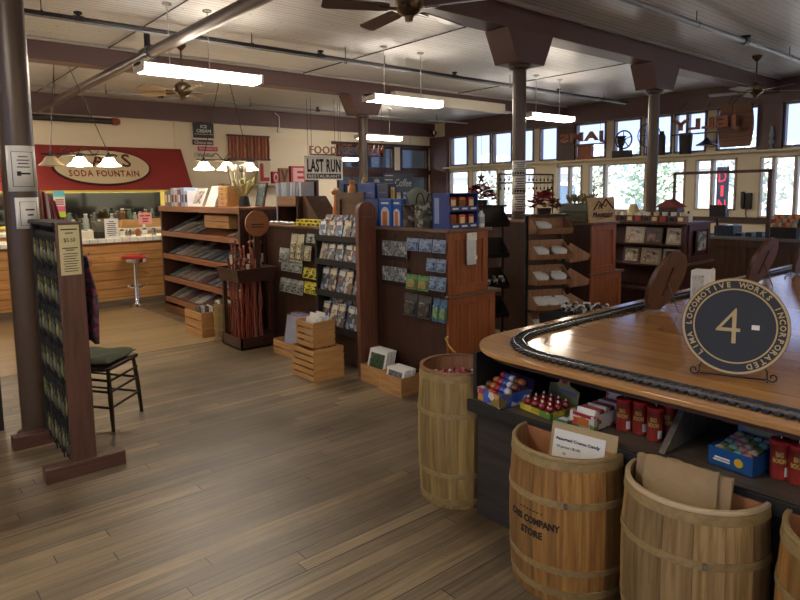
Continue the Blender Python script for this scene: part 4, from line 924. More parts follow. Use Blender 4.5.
for k in range(5):
    x = 2.90 + 0.032 * k; t = thing('bagged_toy', 'clear-bagged white item, %s in the upper crate of the stack' % nth(k, 5), 'package', (x, 4.6, 0.295), 0, 'bagged items in the upper crate')
    MB().box(-0.012, 0.012, -0.09, 0.09, 0, 0.22 + 0.03 * (k % 2), M=Matrix.Rotation(d2r(8), 4, 'Y') @ Matrix.Rotation(0.2 * math.sin(k * 3), 4, 'X')).build('bag', BAGW, t, world=False, bev=0.006)
    MB().box(-0.016, -0.012, -0.07, 0.07, 0.20 + 0.03 * (k % 2), 0.24 + 0.03 * (k % 2), M=Matrix.Rotation(d2r(8), 4, 'Y')).build('header_card', WHITE, t, world=False)
# little keg and box beside the bookcase
STAVE = wood('barrel_staves', '98804f', '6c5429', 'z', 0.6, scale=2.4, stretch=22)
STAVE2 = wood('barrel_staves_dark', 'a8804a', '86602f', 'z', 0.6, scale=2.0)
HOOP = wood('barrel_hoop', '968058', '7c683e', 'x', 0.6)
def barrel_profile(r, h, bulge, t=0.014):
    return [(r + bulge * math.sin(PI * (0.12 + 0.76 * k / 12)) - bulge * math.sin(PI * 0.12), h * k / 12) for k in range(13)]
t = thing('keg', 'small wooden keg between the crate and the stick stand', 'keg', (2.97, 6.46, 0))
pr = barrel_profile(0.095, 0.42, 0.02)
MB().lathe(pr + [(0.085, 0.42), (0.085, 0.05), (0, 0.05)], 26, c=(2.97, 6.46, 0)).lathe([(0, 0.001), (0.095, 0.001)], 26, c=(2.97, 6.46, 0)).build('staves', STAVE, t)
for z in (0.03, 0.13, 0.29, 0.385):
    i = int(z / 0.42 * 12); r = pr[i][0] + 0.004; MB().lathe([(r - 0.004, z), (r + 0.003, z), (r + 0.003, z + 0.022), (r - 0.004, z + 0.022)], 26, c=(2.97, 6.46, 0)).build('hoop', HOOP, t)
for k in range(4):
    o = MB().box(-0.004, 0.004, -0.05, 0.05, 0, 0.40, M=Matrix.Rotation(0.12 * (k - 1.5), 4, 'X')).build('map_folder', [WHITE, GREYPIC, paint('folder_blue', '53687c', 0.4), WHITE][k], loc=(0, 0, 0)); o.location = (2.935 + 0.024 * k, 6.46, 0.052); tag(o, 'folded map, %s standing in the small keg' % nth(k, 4), 'map', 'folded maps in the keg')
for k in range(5):
    o = MB().box(-0.004, 0.004, -0.07, 0.07, 0, 0.33, M=Matrix.Rotation(0.08 * (k - 2), 4, 'X')).build('poster', [GREYPIC, WHITE][k % 2], loc=(0, 0, 0)); o.location = (2.86 + 0.038 * k, 6.86, 0.012); tag(o, 'poster, %s standing in the crate by the bookcase' % nth(k, 5), 'poster', 'posters in the crate by the bookcase')
# ================================================================ the long double gondola (first row)
GX0, GX1 = 3.40, 3.86
g = thing('display_cabinet', 'dark beadboard display cabinet with an orange-brown panelled end', 'cabinet', (3.63, 3.9, 0))
MB().box(GX0, GX1, 3.42, 4.30, 0.0, 1.285).build('body', DARKBEAD, g)
MB().box(GX1, 3.95, 3.42, 4.30, 0.0, 0.78).build('lower_step', DARKBEAD, g)
MB().box(GX0 - 0.02, GX1 + 0.03, 3.38, 4.32, 1.285, 1.31).build('top', wood('cabinet_top', '7a5a44', '5a3e2c', 'y', 0.4), g, bev=0.004)
MB().box(GX0 - 0.01, 4.0, 3.38, 3.42, 0.775, 0.80).box(GX1, 4.0, 3.42, 4.30, 0.78, 0.80).build('ledge', wood('cabinet_top', '7a5a44', '5a3e2c', 'y', 0.4), g, bev=0.003)
def panelled_end(parent, x0, x1, y, z0, z1, post=0.06):
    m = MB(); m.box(x0, x0 + post, y - 0.02, y, z0, z1).box(x1 - post, x1, y - 0.02, y, z0, z1).box(x0 + post, x1 - post, y - 0.02, y, z0, z0 + 0.07).box(x0 + post, x1 - post, y - 0.02, y, z1 - 0.06, z1)
    m.build('end_frame', CABRED, parent, bev=0.003)
    MB().box(x0 + post, x1 - post, y - 0.006, y, z0 + 0.07, z1 - 0.06).build('end_panel', CABBEAD, parent)
panelled_end(g, GX0, GX1, 3.42, 0.80, 1.285); panelled_end(g, GX0, 3.95, 3.42, 0.02, 0.775)
# back-to-back unit to the left
u = thing('display_cabinet', 'dark beadboard cabinet section between the stick stand and the wooden post', 'cabinet', (3.63, 5.1, 0))
MB().box(GX0, GX1, 4.34, 6.28, 0, 1.25).build('body', DARKBEAD, u)
MB().box(GX0 - 0.02, GX1 + 0.03, 4.34, 6.31, 1.25, 1.275).build('top', wood('cabinet_top', '7a5a44', '5a3e2c', 'y', 0.4), u, bev=0.004)
MB().box(GX0 - 0.02, GX0, 6.22, 6.28, 0, 1.25).box(GX0 - 0.03, GX0, 4.34, 6.28, 0, 0.10).build('trim', DARKBROWN, u)
POSTW = wood('fin_wood', '7a4c36', '5a3426', 'z', 0.5)
o = thing('wooden_post', 'round-topped wooden end post of the magazine rack', 'post', (3.30, 4.29, 0))
pp = [(3.205, 4.27, 0), (3.395, 4.27, 0), (3.395, 4.27, 1.44)] + [(3.30 + 0.095 * math.cos(PI * k / 10), 4.27, 1.44 + 0.085 * math.sin(PI * k / 10)) for k in range(1, 10)] + [(3.205, 4.27, 1.44)]
MB().prism(pp, (0, 0.05, 0)).build('plank', POSTW, o, bev=0.004)
MB().box(3.23, 3.36, 4.266, 4.27, 1.395, 1.40).build('metal_strip', STEEL, o)
# tiered magazine racks between post and pegs
mr = thing('magazine_rack', 'dark tiered rack full of small booklets beside the wooden post', 'display rack', (3.3, 4.65, 0))
MB().box(3.24, 3.39, 4.98, 5.0, 0.38, 1.23).build('side_panel', BLACKM, mr)
tiers = [(1.19, 0.19, 'top'), (0.97, 0.2, 'second'), (0.68, 0.26, 'third'), (0.36, 0.25, 'lowest')]
BOOKM = [blotch('booklet_%d' % i, cs_, 26, 0.3, 'voronoi') for i, cs_ in enumerate([['8a8c88', '5c3a3c', 'b8b4ac', '3c4c5c', '6a7078'], ['7c8490', '34506c', 'a8b0b4', '44464c'], ['908878', '5c4438', 'c0bcb0', '4c5448'], ['5c6c78', '2c5c84', 'a4acb0', '6c4c4c'], ['b4a890', '6c5a4c', '5a5850', 'c0b8a8']])]
for z, h, wd in tiers:
    MB().prism([(3.24, 4.33, z - 0.02), (3.39, 4.33, z + 0.02), (3.39, 4.33, z + 0.035), (3.24, 4.33, z - 0.005)], (0, 0.66, 0)).box(3.225, 3.24, 4.33, 4.99, z - 0.025, z + 0.03).build('shelf', BLACKM, mr)
    for c in range(5):
        for d in range(2):
            k = c * 2 + d; t = thing('booklet', 'booklet %s of five on the %s tier by the wooden post, %s' % (nth(c, 5), wd, ['front', 'rear'][d]), 'booklet', (0, 0, 0), 0, 'booklets on the tiered rack')
            t.location = (3.255 + 0.05 * d, 4.40 + 0.128 * (4 - c) , z + 0.004 + 0.014 * d); t.rotation_euler = (0.06 * math.sin(k * 5 + z * 9), d2r(13), 0)
            MB().box(0, 0.008, -0.055, 0.055, 0, h - 0.02 + 0.03 * d).build('cover', BOOKM[(k * 3 + int(z * 10)) % 5], t, world=False)
            MB().box(-0.001, 0, -0.04, 0.04, (h - 0.02) * 0.72, (h - 0.02) * 0.9).build('title_band', [WHITE, REDINK, CREAM, BLUE][(k + int(z * 7)) % 4], t, world=False)
# peg packages on the dark faces.  n: outward -X
PACKS = {}
def pack_proto(kind):
    if kind in PACKS: return PACKS[kind]
    sty = {'grey': ('9aa098', '5c625c', 'card_grey'), 'cream': ('b0a88c', '6c6850', 'card_cream'), 'yellow': ('c2b838', '3c3c2c', 'card_yellow'), 'blue': ('7488a0', '4c5c78', 'card_blue'), 'rain': ('5c8c4c', 'b04a3c', 'card_green'), 'black': ('38383c', '18181c', 'card_black'), 'teal': ('3c6480', '6c8c3c', 'card_teal'), 'dark': ('4c5250', '20241f', 'card_dark')}[kind]
    PACKS[kind] = (paint(sty[2], sty[0], 0.35, var=0.25, scale=30), blotch(sty[2] + '_window', [sty[1], sty[0], sty[1], sty[0]], 60, 0.25, 'voronoi', coat=0.4)); return PACKS[kind]
def peg_pack(name, label, kind, x, y, z, w, h, group, tilt=8.0, nrm=(-1, 0), t_=0.02):
    """hanging pack: z is the peg height, hangs down from it"""
    c, wdw = pack_proto(kind); rz = 0 if nrm[0] else PI / 2
    t = thing(name, label, 'package', (x, y, z), rz, group)
    M = Matrix.Rotation(d2r(tilt), 4, 'Y')
    MB().box(-0.004, 0.0, -w / 2, w / 2, -h, 0.0, M=M).build('card', c, t, world=False)
    MB().prism([(-0.004, -w * 0.42, -h * 0.94), (-t_, -w * 0.36, -h * 0.88), (-t_, -w * 0.36, -h * 0.34), (-0.004, -w * 0.42, -h * 0.28)], (0, w * 0.72, 0), M=M).build('blister', wdw, t, world=False, bev=0.003)
    MB().tube([(0.06, 0, 0.004), (-0.025, 0, -0.006), (-0.03, 0, 0.006)], 0.003, 5).build('peg', STEEL, t, world=False)
    return t
XF_ = GX0 - 0.055
def peg_px(px0, px1, py0, py1, kind, label, group, X=XF_, n_=1, words=None, tilt=8):
    """a run of n_ equal packs spanning the measured stretch of the cabinet face"""
    a = on_x(px0, py0, X); b = on_x(px1, py0, X); bot = on_x((px0 + px1) / 2, py1, X)
    h = (a.z + b.z) / 2 - bot.z; L_ = a.y - b.y; w = L_ / n_
    for k in range(n_):
        peg_pack('peg_package', label.replace('#', nth(k, n_) if n_ > 2 else (['left', 'right'][k] if n_ > 1 else '')), kind, X, a.y - (k + 0.5) * w, (a.z + b.z) / 2, w * 0.92, h, group, tilt)
peg_px(292, 305, 234, 262, 'cream', '# cream pack hanging at the top of the dark cabinet face, left of the booklets', 'packs on the first cabinet', n_=2)
peg_px(307, 320, 234, 243, 'grey', '# small grey pack hanging at the top right by the booklet rack', 'packs on the first cabinet', n_=2)
peg_px(280, 290, 248, 262, 'grey', 'pale grey pack hanging leftmost in the second row of the dark face', 'packs on the first cabinet')
peg_px(291, 312, 245, 260, 'cream', '# cream pack in the second hanging row of the dark cabinet face', 'packs on the first cabinet', n_=3)
peg_px(282, 303, 262, 272, 'grey', '# grey pack in the third hanging row of the dark cabinet face', 'packs on the first cabinet', n_=3)
peg_px(304, 321, 268, 279, 'yellow', '# yellow and black badge pack in the upper yellow row', 'packs on the first cabinet', n_=3)
peg_px(281, 304, 279, 293, 'grey', '# grey pack in the lowest hanging row of the dark cabinet face', 'packs on the first cabinet', n_=4)
peg_px(305, 318, 282, 294, 'yellow', '# yellow and black badge pack in the lower yellow row', 'packs on the first cabinet', n_=2)
# second section, right of the post
LAND = blotch('locomotive_print', ['23282a', '8a9294', '3c4244', 'b4bab8', '181b1c'], 16, 0.3, 'noise')
def hung_print(px0, px1, py0, py1, label):
    X = GX0 - 0.02; a = on_x(px0, py0, X); b = on_x(px1, py0, X); c = on_x((px0 + px1) / 2, py1, X)
    t = thing('hanging_print', label, 'print', (X, (a.y + b.y) / 2, c.z)); MB().box(X - 0.008, X, b.y, a.y, c.z, (a.z + b.z) / 2).build('panel', LAND, t); MB().box(X - 0.012, X - 0.008, b.y, a.y, c.z, c.z + 0.035).build('caption_strip', BLACK, t)
    MB().tube([(X - 0.004, (a.y + b.y) / 2, (a.z + b.z) / 2), (X - 0.004, (a.y + b.y) / 2, (a.z + b.z) / 2 + 0.05)], 0.003, 5).tube([(X - 0.004, (a.y + b.y) / 2, (a.z + b.z) / 2 + 0.045), (X + 0.022, (a.y + b.y) / 2, (a.z + b.z) / 2 + 0.045)], 0.003, 5).build('hook', STEEL, t)
hung_print(383, 407, 241, 260, 'dark locomotive print hanging on the cabinet face, upper one')
hung_print(383, 407, 267, 285, 'dark locomotive print hanging on the cabinet face, lower one')
peg_px(407, 447, 239, 252, 'blue', '# blue and white pack in the top row under the cabinet top', 'packs on the second cabinet', n_=3)
peg_px(427, 447, 259, 272, 'blue', '# blue and white pack in the second row near the cabinet corner', 'packs on the second cabinet', n_=2)
peg_px(407, 430, 275, 290, 'rain', '# green and red pack in the middle of the dark cabinet face', 'packs on the second cabinet', n_=2)
peg_px(430, 447, 277, 291, 'blue', '# blue and white pack in the third row near the cabinet corner', 'packs on the second cabinet', n_=2)
peg_px(405, 433, 295, 317, 'black', '# black figure pack in the lowest row of the cabinet face', 'packs on the second cabinet', n_=2)
peg_px(434, 448, 299, 322, 'teal', '# teal pack in the lowest row at the cabinet corner', 'packs on the second cabinet', n_=2)
# pack on the orange end
a = on_y(466, 233, 3.39); b = on_y(475, 264, 3.39)
t = thing('peg_package', 'long clear pack hanging on the orange-brown cabinet end', 'package', ((a.x + b.x) / 2, 3.385, b.z))
MB().box(a.x, b.x, 3.375, 3.385, b.z, a.z).build('bag', BAGW, t, bev=0.003); MB().box(a.x, b.x, 3.370, 3.375, a.z - 0.06, a.z).build('header_card', WHITE, t); MB().tube([((a.x + b.x) / 2, 3.36, a.z - 0.015), ((a.x + b.x) / 2, 3.41, a.z - 0.015)], 0.003, 5).build('peg', STEEL, t)
o = MB().box(b.x - 0.03, b.x, 3.366, 3.370, b.z + 0.04, b.z + 0.07).build('price_sticker', WHITE, t)

# on top of the first cabinet section
UT = 1.275
t = thing('display_bin', 'open-fronted dark wooden box on the cabinet top, right of the bookcase', 'box', (3.6, 5.86, UT))
m = MB(); m.box(3.50, 3.82, 6.12, 6.14, UT, UT + 0.30).box(3.50, 3.82, 5.72, 5.74, UT, UT + 0.30).box(3.50, 3.82, 5.74, 6.12, UT + 0.19, UT + 0.21).box(3.80, 3.82, 5.74, 6.12, UT, UT + 0.30).build('body', DARKBROWN, t)
MB().prism([(3.56, 5.718, UT), (3.56, 5.718, UT + 0.30), (3.56, 5.66, UT + 0.30), (3.56, 5.36, UT)], (0.26, 0, 0)).build('slanted_side', wood('slant_panel', '5c3f2c', '3e2818', 'z', 0.5), t)
MB().box(3.49, 3.50, 5.74, 6.12, UT + 0.20, UT + 0.30).build('front_board', wood('tan_board', '8c6440', '6c4828', 'y', 0.5), t)
MB().box(3.50, 3.80, 6.14, 6.27, UT, UT + 0.02).build('wing', DARKBROWN, t)
for k in range(9):
    y = 6.24 - 0.060 * k
    o = MB().box(3.56, 3.72, y - 0.024, y + 0.024, UT + 0.301 if y < 6.17 else UT + 0.021, UT + 0.45).build('magazine', paint('mag_edge_%d' % (k % 3), ['8c94a0', '6c7480', 'a4a8b0'][k % 3], 0.35), loc=(3.64, y, UT + 0.30)); tag(o, 'grey magazine %s in the upright row above the open dark box' % nth(k, 9), 'magazine', 'upright grey magazines')
for k in range(8):
    y = 5.88 - 0.03 * k + 0.01; o = MB().ball((3.44 + 0.02 * (k % 2), 6.16 - 0.055 * k, UT + 0.019), 0.03, None, 8, 5, (1, 1, 0.6)).build('bagged_sweet', BAGW, loc=(3.45, 6.16 - 0.055 * k, UT)); tag(o, 'clear-wrapped lump %s in the row on the cabinet edge' % nth(k, 8), 'package', 'wrapped lumps on the cabinet edge')
for k in range(6):
    for r in range(2):
        y = 5.66 - 0.085 * k; zz = UT + r * 0.032
        o = MB().box(3.43 + 0.03 * r, 3.53 + 0.03 * r, y - 0.036, y + 0.036, zz + 0.001, zz + 0.03).build('tin', [YELLOW, paint('lime_tin', 'a8a830', 0.4)][(k + r) % 2], loc=(3.48, y, zz), bev=0.003); tag(o, 'yellow tin %s of the %s row on the cabinet edge' % (nth(k, 6), ['lower', 'upper'][r]), 'tin', 'yellow tins on the cabinet edge')
        MB().box(3.428 + 0.03 * r, 3.43 + 0.03 * r, y - 0.018, y + 0.018, zz + 0.008, zz + 0.022).build('printed_label', BLACK, o)
# wooden trunk above the booklets
t = thing('wooden_chest', 'brown wooden chest on the cabinet top behind the booklets', 'chest', (3.62, 4.70, UT))
MB().box(3.46, 3.82, 4.50, 4.93, UT, UT + 0.33).build('body', wood('chest_wood', '7a5a3c', '5c4028', 'y', 0.5), t, bev=0.004)
m = MB(); m.box(3.44, 3.46, 4.50, 4.93, UT + 0.27, UT + 0.33).box(3.44, 3.46, 4.50, 4.56, UT, UT + 0.27).box(3.44, 3.46, 4.87, 4.93, UT, UT + 0.27).box(3.44, 3.46, 4.56, 4.87, UT, UT + 0.06); m.build('front_frame', wood('chest_frame', '6a4a30', '4c3420', 'y', 0.5), t)
for i, (x, y, c) in enumerate([(3.55, 4.82, 'c8782c'), (3.60, 4.70, 'b8b0a8'), (3.66, 4.58, 'c09c7c')]):
    tt = thing('figurine', 'small %s figurine standing on the brown chest' % ['orange', 'silver', 'pale pink'][i], 'figurine', (x, y, UT + 0.33))
    MB().lathe([(0, 0), (0.035, 0), (0.03, 0.04), (0.022, 0.08), (0, 0.085)], 14).build('body', paint('fig_%d' % i, c, 0.4), tt, world=False); MB().ball((0, 0, 0.10), 0.024, None, 12, 8).build('head', paint('fig_%d' % i, c, 0.4), tt, world=False)
t = thing('stuffed_giraffe', 'orange and cream toy standing left of the brown chest', 'toy', (3.5, 5.0, UT))
MB().tube([(3.5, 5.0, UT), (3.5, 5.0, UT + 0.10), (3.5, 5.0, UT + 0.26), (3.5, 5.0, UT + 0.30)], [0.045, 0.05, 0.028, 0.03], 12, paint('toy_orange', 'b8702c', 0.8)).build('body', None, t)
MB().ball((3.48, 4.99, UT + 0.33), 0.035, paint('toy_orange', 'b8702c', 0.8), 12, 8, (1.3, 0.8, 0.8)).build('head', None, t)
for s_ in (-1, 1): MB().ball((3.49, 4.99 + 0.022 * s_, UT + 0.365), 0.012, paint('toy_cream', 'd0c0a0', 0.8), 8, 5).build('ear', None, t)
m = MB(); m.ball((3.47, 5.04, UT + 0.05), 0.10, None, 12, 7, (0.6, 1.1, 0.8)).build('plush_toy', paint('maroon_plush', '4a2428', 0.95), loc=(3.47, 5.04, UT)); tag(bpy.data.objects['plush_toy'], 'dark maroon plush bundle at the left end of the top booklets', 'toy')

# on top of the second section
VT = 1.31
ARC = [paint('orange_print', 'd0762c', 0.5), paint('navy_print', '1c3c6c', 0.5), paint('white_arch', 'c8d0d4', 0.5)]
def arch_box(i, px0, px1, py0, py1, X, dep, label, arch=True, col='1f55a4'):
    a = on_x(px0, py0, X); b = on_x(px1, py0, X); zt = (a.z + b.z) / 2; m_ = paint('card_box_' + col, col, 0.35)
    t = thing('puzzle_box', label, 'box', (X + dep / 2, (a.y + b.y) / 2, VT)); MB().box(X, X + dep, b.y, a.y, VT, zt).build('carton', m_, t, bev=0.002)
    w = a.y - b.y; c = (a.y + b.y) / 2; h = zt - VT
    if arch:
        P_ = [(X - 0.002, c - w * 0.34, VT + h * 0.04), (X - 0.002, c + w * 0.34, VT + h * 0.04)] + [(X - 0.002, c + w * 0.34 * math.cos(PI * k / 10), VT + h * 0.48 + w * 0.34 * math.sin(PI * k / 10)) for k in range(11)]
        MB().prism(P_, (0.0015, 0, 0)).build('window_print', ARC[2], t)
        MB().box(X - 0.004, X - 0.002, c - w * 0.16, c + w * 0.2, VT + h * 0.04, VT + h * 0.55).build('figure_print', ARC[0], t)
        m = MB(); m.box(X - 0.003, X - 0.001, c - w * 0.3, c + w * 0.3, VT + h * 0.82, VT + h * 0.88); m.build('title_print', WHITE, t)
    return t
arch_box(0, 362, 378, 199, 228, 3.44, 0.16, 'dark blue box with a small oval print, leftmost on the second cabinet top', False, '1a3f72')
a = on_x(369, 213, 3.435); oo = MB(); oval(oo, Vector((3.438, a.y, a.z)), Vector((0, 1, 0)), Vector((0, 0, 1)), Vector((1, 0, 0)), 0.05, 0.055, -0.001, 0.001, 24); o = oo.build('oval_sticker', JARS[1], loc=(3.438, a.y, a.z)); o.parent = [x for x in bpy.data.objects if x.name.startswith('puzzle_box')][0]; o.location = Vector((3.438, a.y, a.z)) - Vector(o.parent.location)
arch_box(1, 379, 391, 199, 228, 3.43, 0.14, 'bright blue box with an orange arch print on the cabinet top')
arch_box(2, 392, 401, 199, 228, 3.45, 0.14, 'bright blue box with a striped arch print beside the tote bag')
for i, (p0, p1, q0, c, l) in enumerate([(360, 375, 183, '1a4486', 'dark blue box standing on the leftmost blue box'), (377, 388, 184, '14264c', 'navy box standing on the bright blue boxes')]):
    a = on_x(p0, q0, 3.46); b = on_x(p1, 199, 3.46); o = MB().box(3.46, 3.56, b.y, a.y, b.z + 0.003, a.z).build('carton', paint('carton_blue_%d' % i, c, 0.35), loc=(3.51, (a.y + b.y) / 2, b.z), bev=0.003); tag(o, l, 'box')
    MB().box(3.458, 3.46, b.y + 0.02, a.y - 0.02, b.z + 0.05, b.z + 0.06).build('print', [STEEL, BLUE][i], o)
for i, px in enumerate((389, 391)):
    a = on_x(px, 189, 3.47); t = thing('pencil', 'yellow pencil, %s of two standing behind the blue boxes' % ['left', 'right'][i], 'pencil', (3.49, a.y, VT), 0, 'yellow pencils'); MB().tube([(3.5, a.y, VT), (3.5, a.y, a.z)], 0.01, 8).build('shaft', paint('pencil_yellow', 'c89c3c', 0.4), t); MB().tube([(3.5, a.y, a.z), (3.5, a.y, a.z + 0.02)], [0.01, 0.002], 8).build('tip', CREAM, t)
a = on_x(365, 180, 3.5); t = thing('toy_pineapple', 'small tan and green ornament on top of the dark blue box', 'ornament', (3.5, a.y, on_x(367, 183, 3.46).z + 0.004))
zb = t.location.z; MB().ball((3.5, a.y, zb + 0.028), 0.028, paint('fig_tan', 'a88850', 0.6), 12, 8, (1, 1, 1.05)).build('body', None, t); MB().tube([(3.5, a.y, zb + 0.05), (3.5, a.y, zb + 0.09)], [0.018, 0.002], 6, paint('fig_green', '5c6c3c', 0.6)).build('crown', None, t)
# tote bags and the cap between the boxes and the candy display
def tote(label, px0, px1, py0, X, mat, rim, handles=True):
    a = on_x(px0, py0, X); b = on_x(px1, py0, X); zt = (a.z + b.z) / 2; c = (a.y + b.y) / 2; w = (a.y - b.y) / 2
    t = thing('handbag', label, 'bag', (X + 0.07, c, VT), 0, None)
    m = MB(); pf = [(X, -w * 0.95), (X + 0.14, -w * 0.95)]; seg = 20; rings = [(1.0, VT), (1.06, VT + (zt - VT) * 0.4), (0.96, zt)]
    vs = []; fs = []
    for s_, z in rings:
        for k in range(seg): th = 2 * PI * k / seg; e = 0.6; cx_ = math.copysign(abs(math.cos(th)) ** e, math.cos(th)); sy_ = math.copysign(abs(math.sin(th)) ** e, math.sin(th)); vs.append((X + 0.075 + 0.07 * s_ * cx_, c + w * 0.95 * s_ * sy_, z))
    for r in range(2):
        for k in range(seg): q = (k + 1) % seg; fs.append((r * seg + k, r * seg + q, (r + 1) * seg + q, (r + 1) * seg + k))
    fs.append(tuple(range(seg))[::-1]); m.add(vs, fs, None, True); b_ = m.build('body', mat, t)
    md = b_.modifiers.new('t', 'SOLIDIFY'); md.thickness = 0.006
    if handles:
        for dx in (0.01, 0.13): MB().tube([(X + dx, c + w * 0.5 * math.cos(PI * k / 10), zt - 0.02 + 0.10 * math.sin(PI * k / 10)) for k in range(11)], 0.006, 6).build('handle', rim, t)
TOTEM = blotch('grey_letter_print', ['4c4c44', '7a7868', '24241f', '8e8c7c', '38382f'], 30, 0.8)
tote('dark brown printed handbag with a round handle, left of the letter-print bag', 396, 411, 204, 3.46, blotch('brown_bag_print', ['3c3026', '6c5c48', '241c16', '8c7c60'], 22, 0.6), DARKBROWN)
tote('grey letter-print bag beside the blue candy display', 411, 428, 203, 3.46, TOTEM, BLACK, True)
a = on_x(418, 200, 3.62); t = thing('baseball_cap', 'grey-green cap resting on the letter-print bags', 'hat', (3.60, a.y, VT + 0.19))
CAPM = paint('sage_cloth', '6f7566', 0.9); MB().lathe([(0.115, 0), (0.118, 0.03), (0.10, 0.09), (0.05, 0.13), (0, 0.14)], 24, c=(3.62, a.y, VT + 0.185)).build('crown', CAPM, t)
MB().prism([(3.62 + 0.19 * math.cos(th) * 1.0, a.y + 0.17 * math.sin(th), VT + 0.185) for th in [2 * PI * k / 28 for k in range(28)]], (0, 0, 0.006)).build('brim', CAPM, t)
# blue two-shelf candy display facing -Y
a = on_y(449, 194, 3.44); b = on_y(478, 194, 3.44); ly = on_x(432, 210, a.x).y
zt = a.z; t = thing('candy_display', 'blue cardboard two-shelf display on the cabinet corner', 'display', ((a.x + b.x) / 2, 3.6, VT))
NAVY = paint('royal_blue_card', '223c7c', 0.35)
x0, x1 = a.x, b.x
MB().box(x0, x0 + 0.008, 3.44, ly, VT, zt).build('side_panel', NAVY, t); MB().box(x1 - 0.008, x1, 3.44, ly, VT, zt).build('side_panel', NAVY, t); MB().box(x0, x1, ly - 0.008, ly, VT, zt).build('back_panel', NAVY, t); MB().box(x0, x1, 3.44, ly, zt, zt + 0.006).build('top_panel', NAVY, t)
MB().box(x0 - 0.002, x0, 3.55, 3.60, VT + 0.04, zt - 0.03).build('title_print', paint('pale_blue_print', '7c8cb4', 0.5), t)
hs = zt - VT
for k, zz in enumerate((0.0, 0.5)):
    MB().box(x0 + 0.008, x1 - 0.008, 3.44, ly - 0.01, VT + hs * zz + 0.001, VT + hs * zz + 0.012).box(x0, x1, 3.432, 3.44, VT + hs * zz, VT + hs * (zz + 0.15)).build('tray', NAVY, t)
    for c in range(3):
        xx = x0 + 0.012 + (x1 - x0 - 0.024) * (c + 0.5) / 3
        MB().box(xx - 0.03, xx + 0.03, 3.429, 3.432, VT + hs * (zz + 0.05), VT + hs * (zz + 0.10)).build('name_strip', WHITE, t)
        for d in range(3):
            o = thing('candy_box', 'candy pack, %s column, %s shelf, %s deep, blue display' % (nth(c, 3), ['lower', 'upper'][k], ['first', 'second', 'third'][d]), 'candy', (xx, 3.455 + 0.035 * d, VT + hs * zz + 0.012), 0, 'candy packs in the blue display')
            hh_ = hs * 0.36 - 0.01 * d
            MB().box(-0.031, 0.031, 0, 0.022, 0, hh_).build('carton', [paint('candy_red', 'a83a2c', 0.35), paint('candy_orange', 'b85c3c', 0.35), paint('candy_green', '9c3030', 0.35)][c], o, world=False)
            MB().box(-0.024, 0.024, -0.001, 0, hh_ * 0.3, hh_ * 0.8).build('picture', [paint('cream_print', 'd8c890', 0.4), JARS[0], paint('cream_print', 'd8c890', 0.4)][c if k else (c + 1) % 3], o, world=False)
a = on_y(482, 207, 3.45); t = thing('spray_bottle', 'white pump bottle at the corner of the cabinet beside the blue display', 'bottle', (a.x, 3.46, VT))
MB().lathe([(0, 0), (0.026, 0), (0.028, 0.02), (0.028, 0.10), (0.012, 0.125), (0.011, 0.135)], 16, c=(a.x, 3.46, VT)).build('body', WHITE, t); MB().lathe([(0.013, 0.135), (0.013, 0.15), (0.005, 0.15), (0.005, 0.175), (0.02, 0.178), (0.0, 0.188)], 12, c=(a.x, 3.46, VT)).build('pump', BLACK, t)
MB().lathe([(0.0285, 0.03), (0.0285, 0.085)], 16, c=(a.x, 3.46, VT), a0=PI * 0.9, a1=PI * 1.8).build('printed_label', paint('bottle_label', '9ca4a8', 0.4), t)
# ================================================================ further aisles
def gondola(name, label, x0, x1, x1b, y0, y1, zt, zl=0.72, face=DARKBEAD):
    t = thing(name, label, 'cabinet', ((x0 + x1) / 2, (y0 + y1) / 2, 0))
    MB().box(x0, x1, y0 + 0.02, y1, 0, zt - 0.025).box(x1, x1b, y0 + 0.02, y1, 0, zl - 0.02).build('body', face, t)
    CT = wood('cabinet_top', '7a5a44', '5a3e2c', 'y', 0.4)
    MB().box(x0 - 0.02, x1 + 0.03, y0 - 0.02, y1 + 0.02, zt - 0.025, zt).build('top', CT, t, bev=0.004)
    MB().box(x0 - 0.02, x1b + 0.04, y0 - 0.01, y0 + 0.02, zl - 0.02, zl + 0.005).box(x1, x1b + 0.02, y0 + 0.02, y1, zl - 0.02, zl + 0.005).build('ledge', CT, t)
    panelled_end(t, x0, x1, y0 + 0.02, zl + 0.005, zt - 0.025); panelled_end(t, x0, x1b, y0 + 0.02, 0.02, zl - 0.02)
    return t
gondola('display_cabinet', 'dark cabinet with a bright orange-brown end, behind the tiered bins', 5.55, 6.0, 6.12, 3.52, 5.9, 1.27, 0.75)
# shelf unit with framed mirrors further back
s4 = thing('shelf_cabinet', 'dark red-brown shelf cabinet of framed pictures, nearest the checkout counter', 'cabinet', (7.6, 4.0, 0))
X4 = 7.32
RB = wood('shelf_cab_wood', '4c2620', '331813', 'z', 0.4)
m = MB(); m.box(X4 + 0.22, X4 + 0.26, 3.42, 4.75, 0, 1.17).box(X4, X4 + 0.26, 3.42, 3.46, 0, 1.17).box(X4, X4 + 0.26, 4.71, 4.75, 0, 1.17).build('carcass', RB, s4)
for z in (0.05, 0.36, 0.66, 0.915): MB().box(X4 - 0.03, X4 + 0.22, 3.46, 4.71, z, z + 0.022).build('shelf', RB, s4)
MB().box(X4 - 0.04, 8.0, 3.38, 4.78, 1.17, 1.195).build('top', RB, s4, bev=0.003)
MB().box(X4 + 0.26, 7.96, 3.42, 4.75, 0, 1.17).build('end_block', RB, s4)
m = MB(); y = 3.42
for (a0, a1, b0, b1) in ((7.40, 7.46, 0.72, 1.17), (7.90, 7.96, 0.72, 1.17), (7.46, 7.90, 1.10, 1.17), (7.46, 7.90, 0.72, 0.79)): m.box(a0, a1, y - 0.02, y, b0, b1)
m.build('end_frame', wood('shelf_cab_red', '5c2e26', '40201a', 'z', 0.4), s4, bev=0.003)
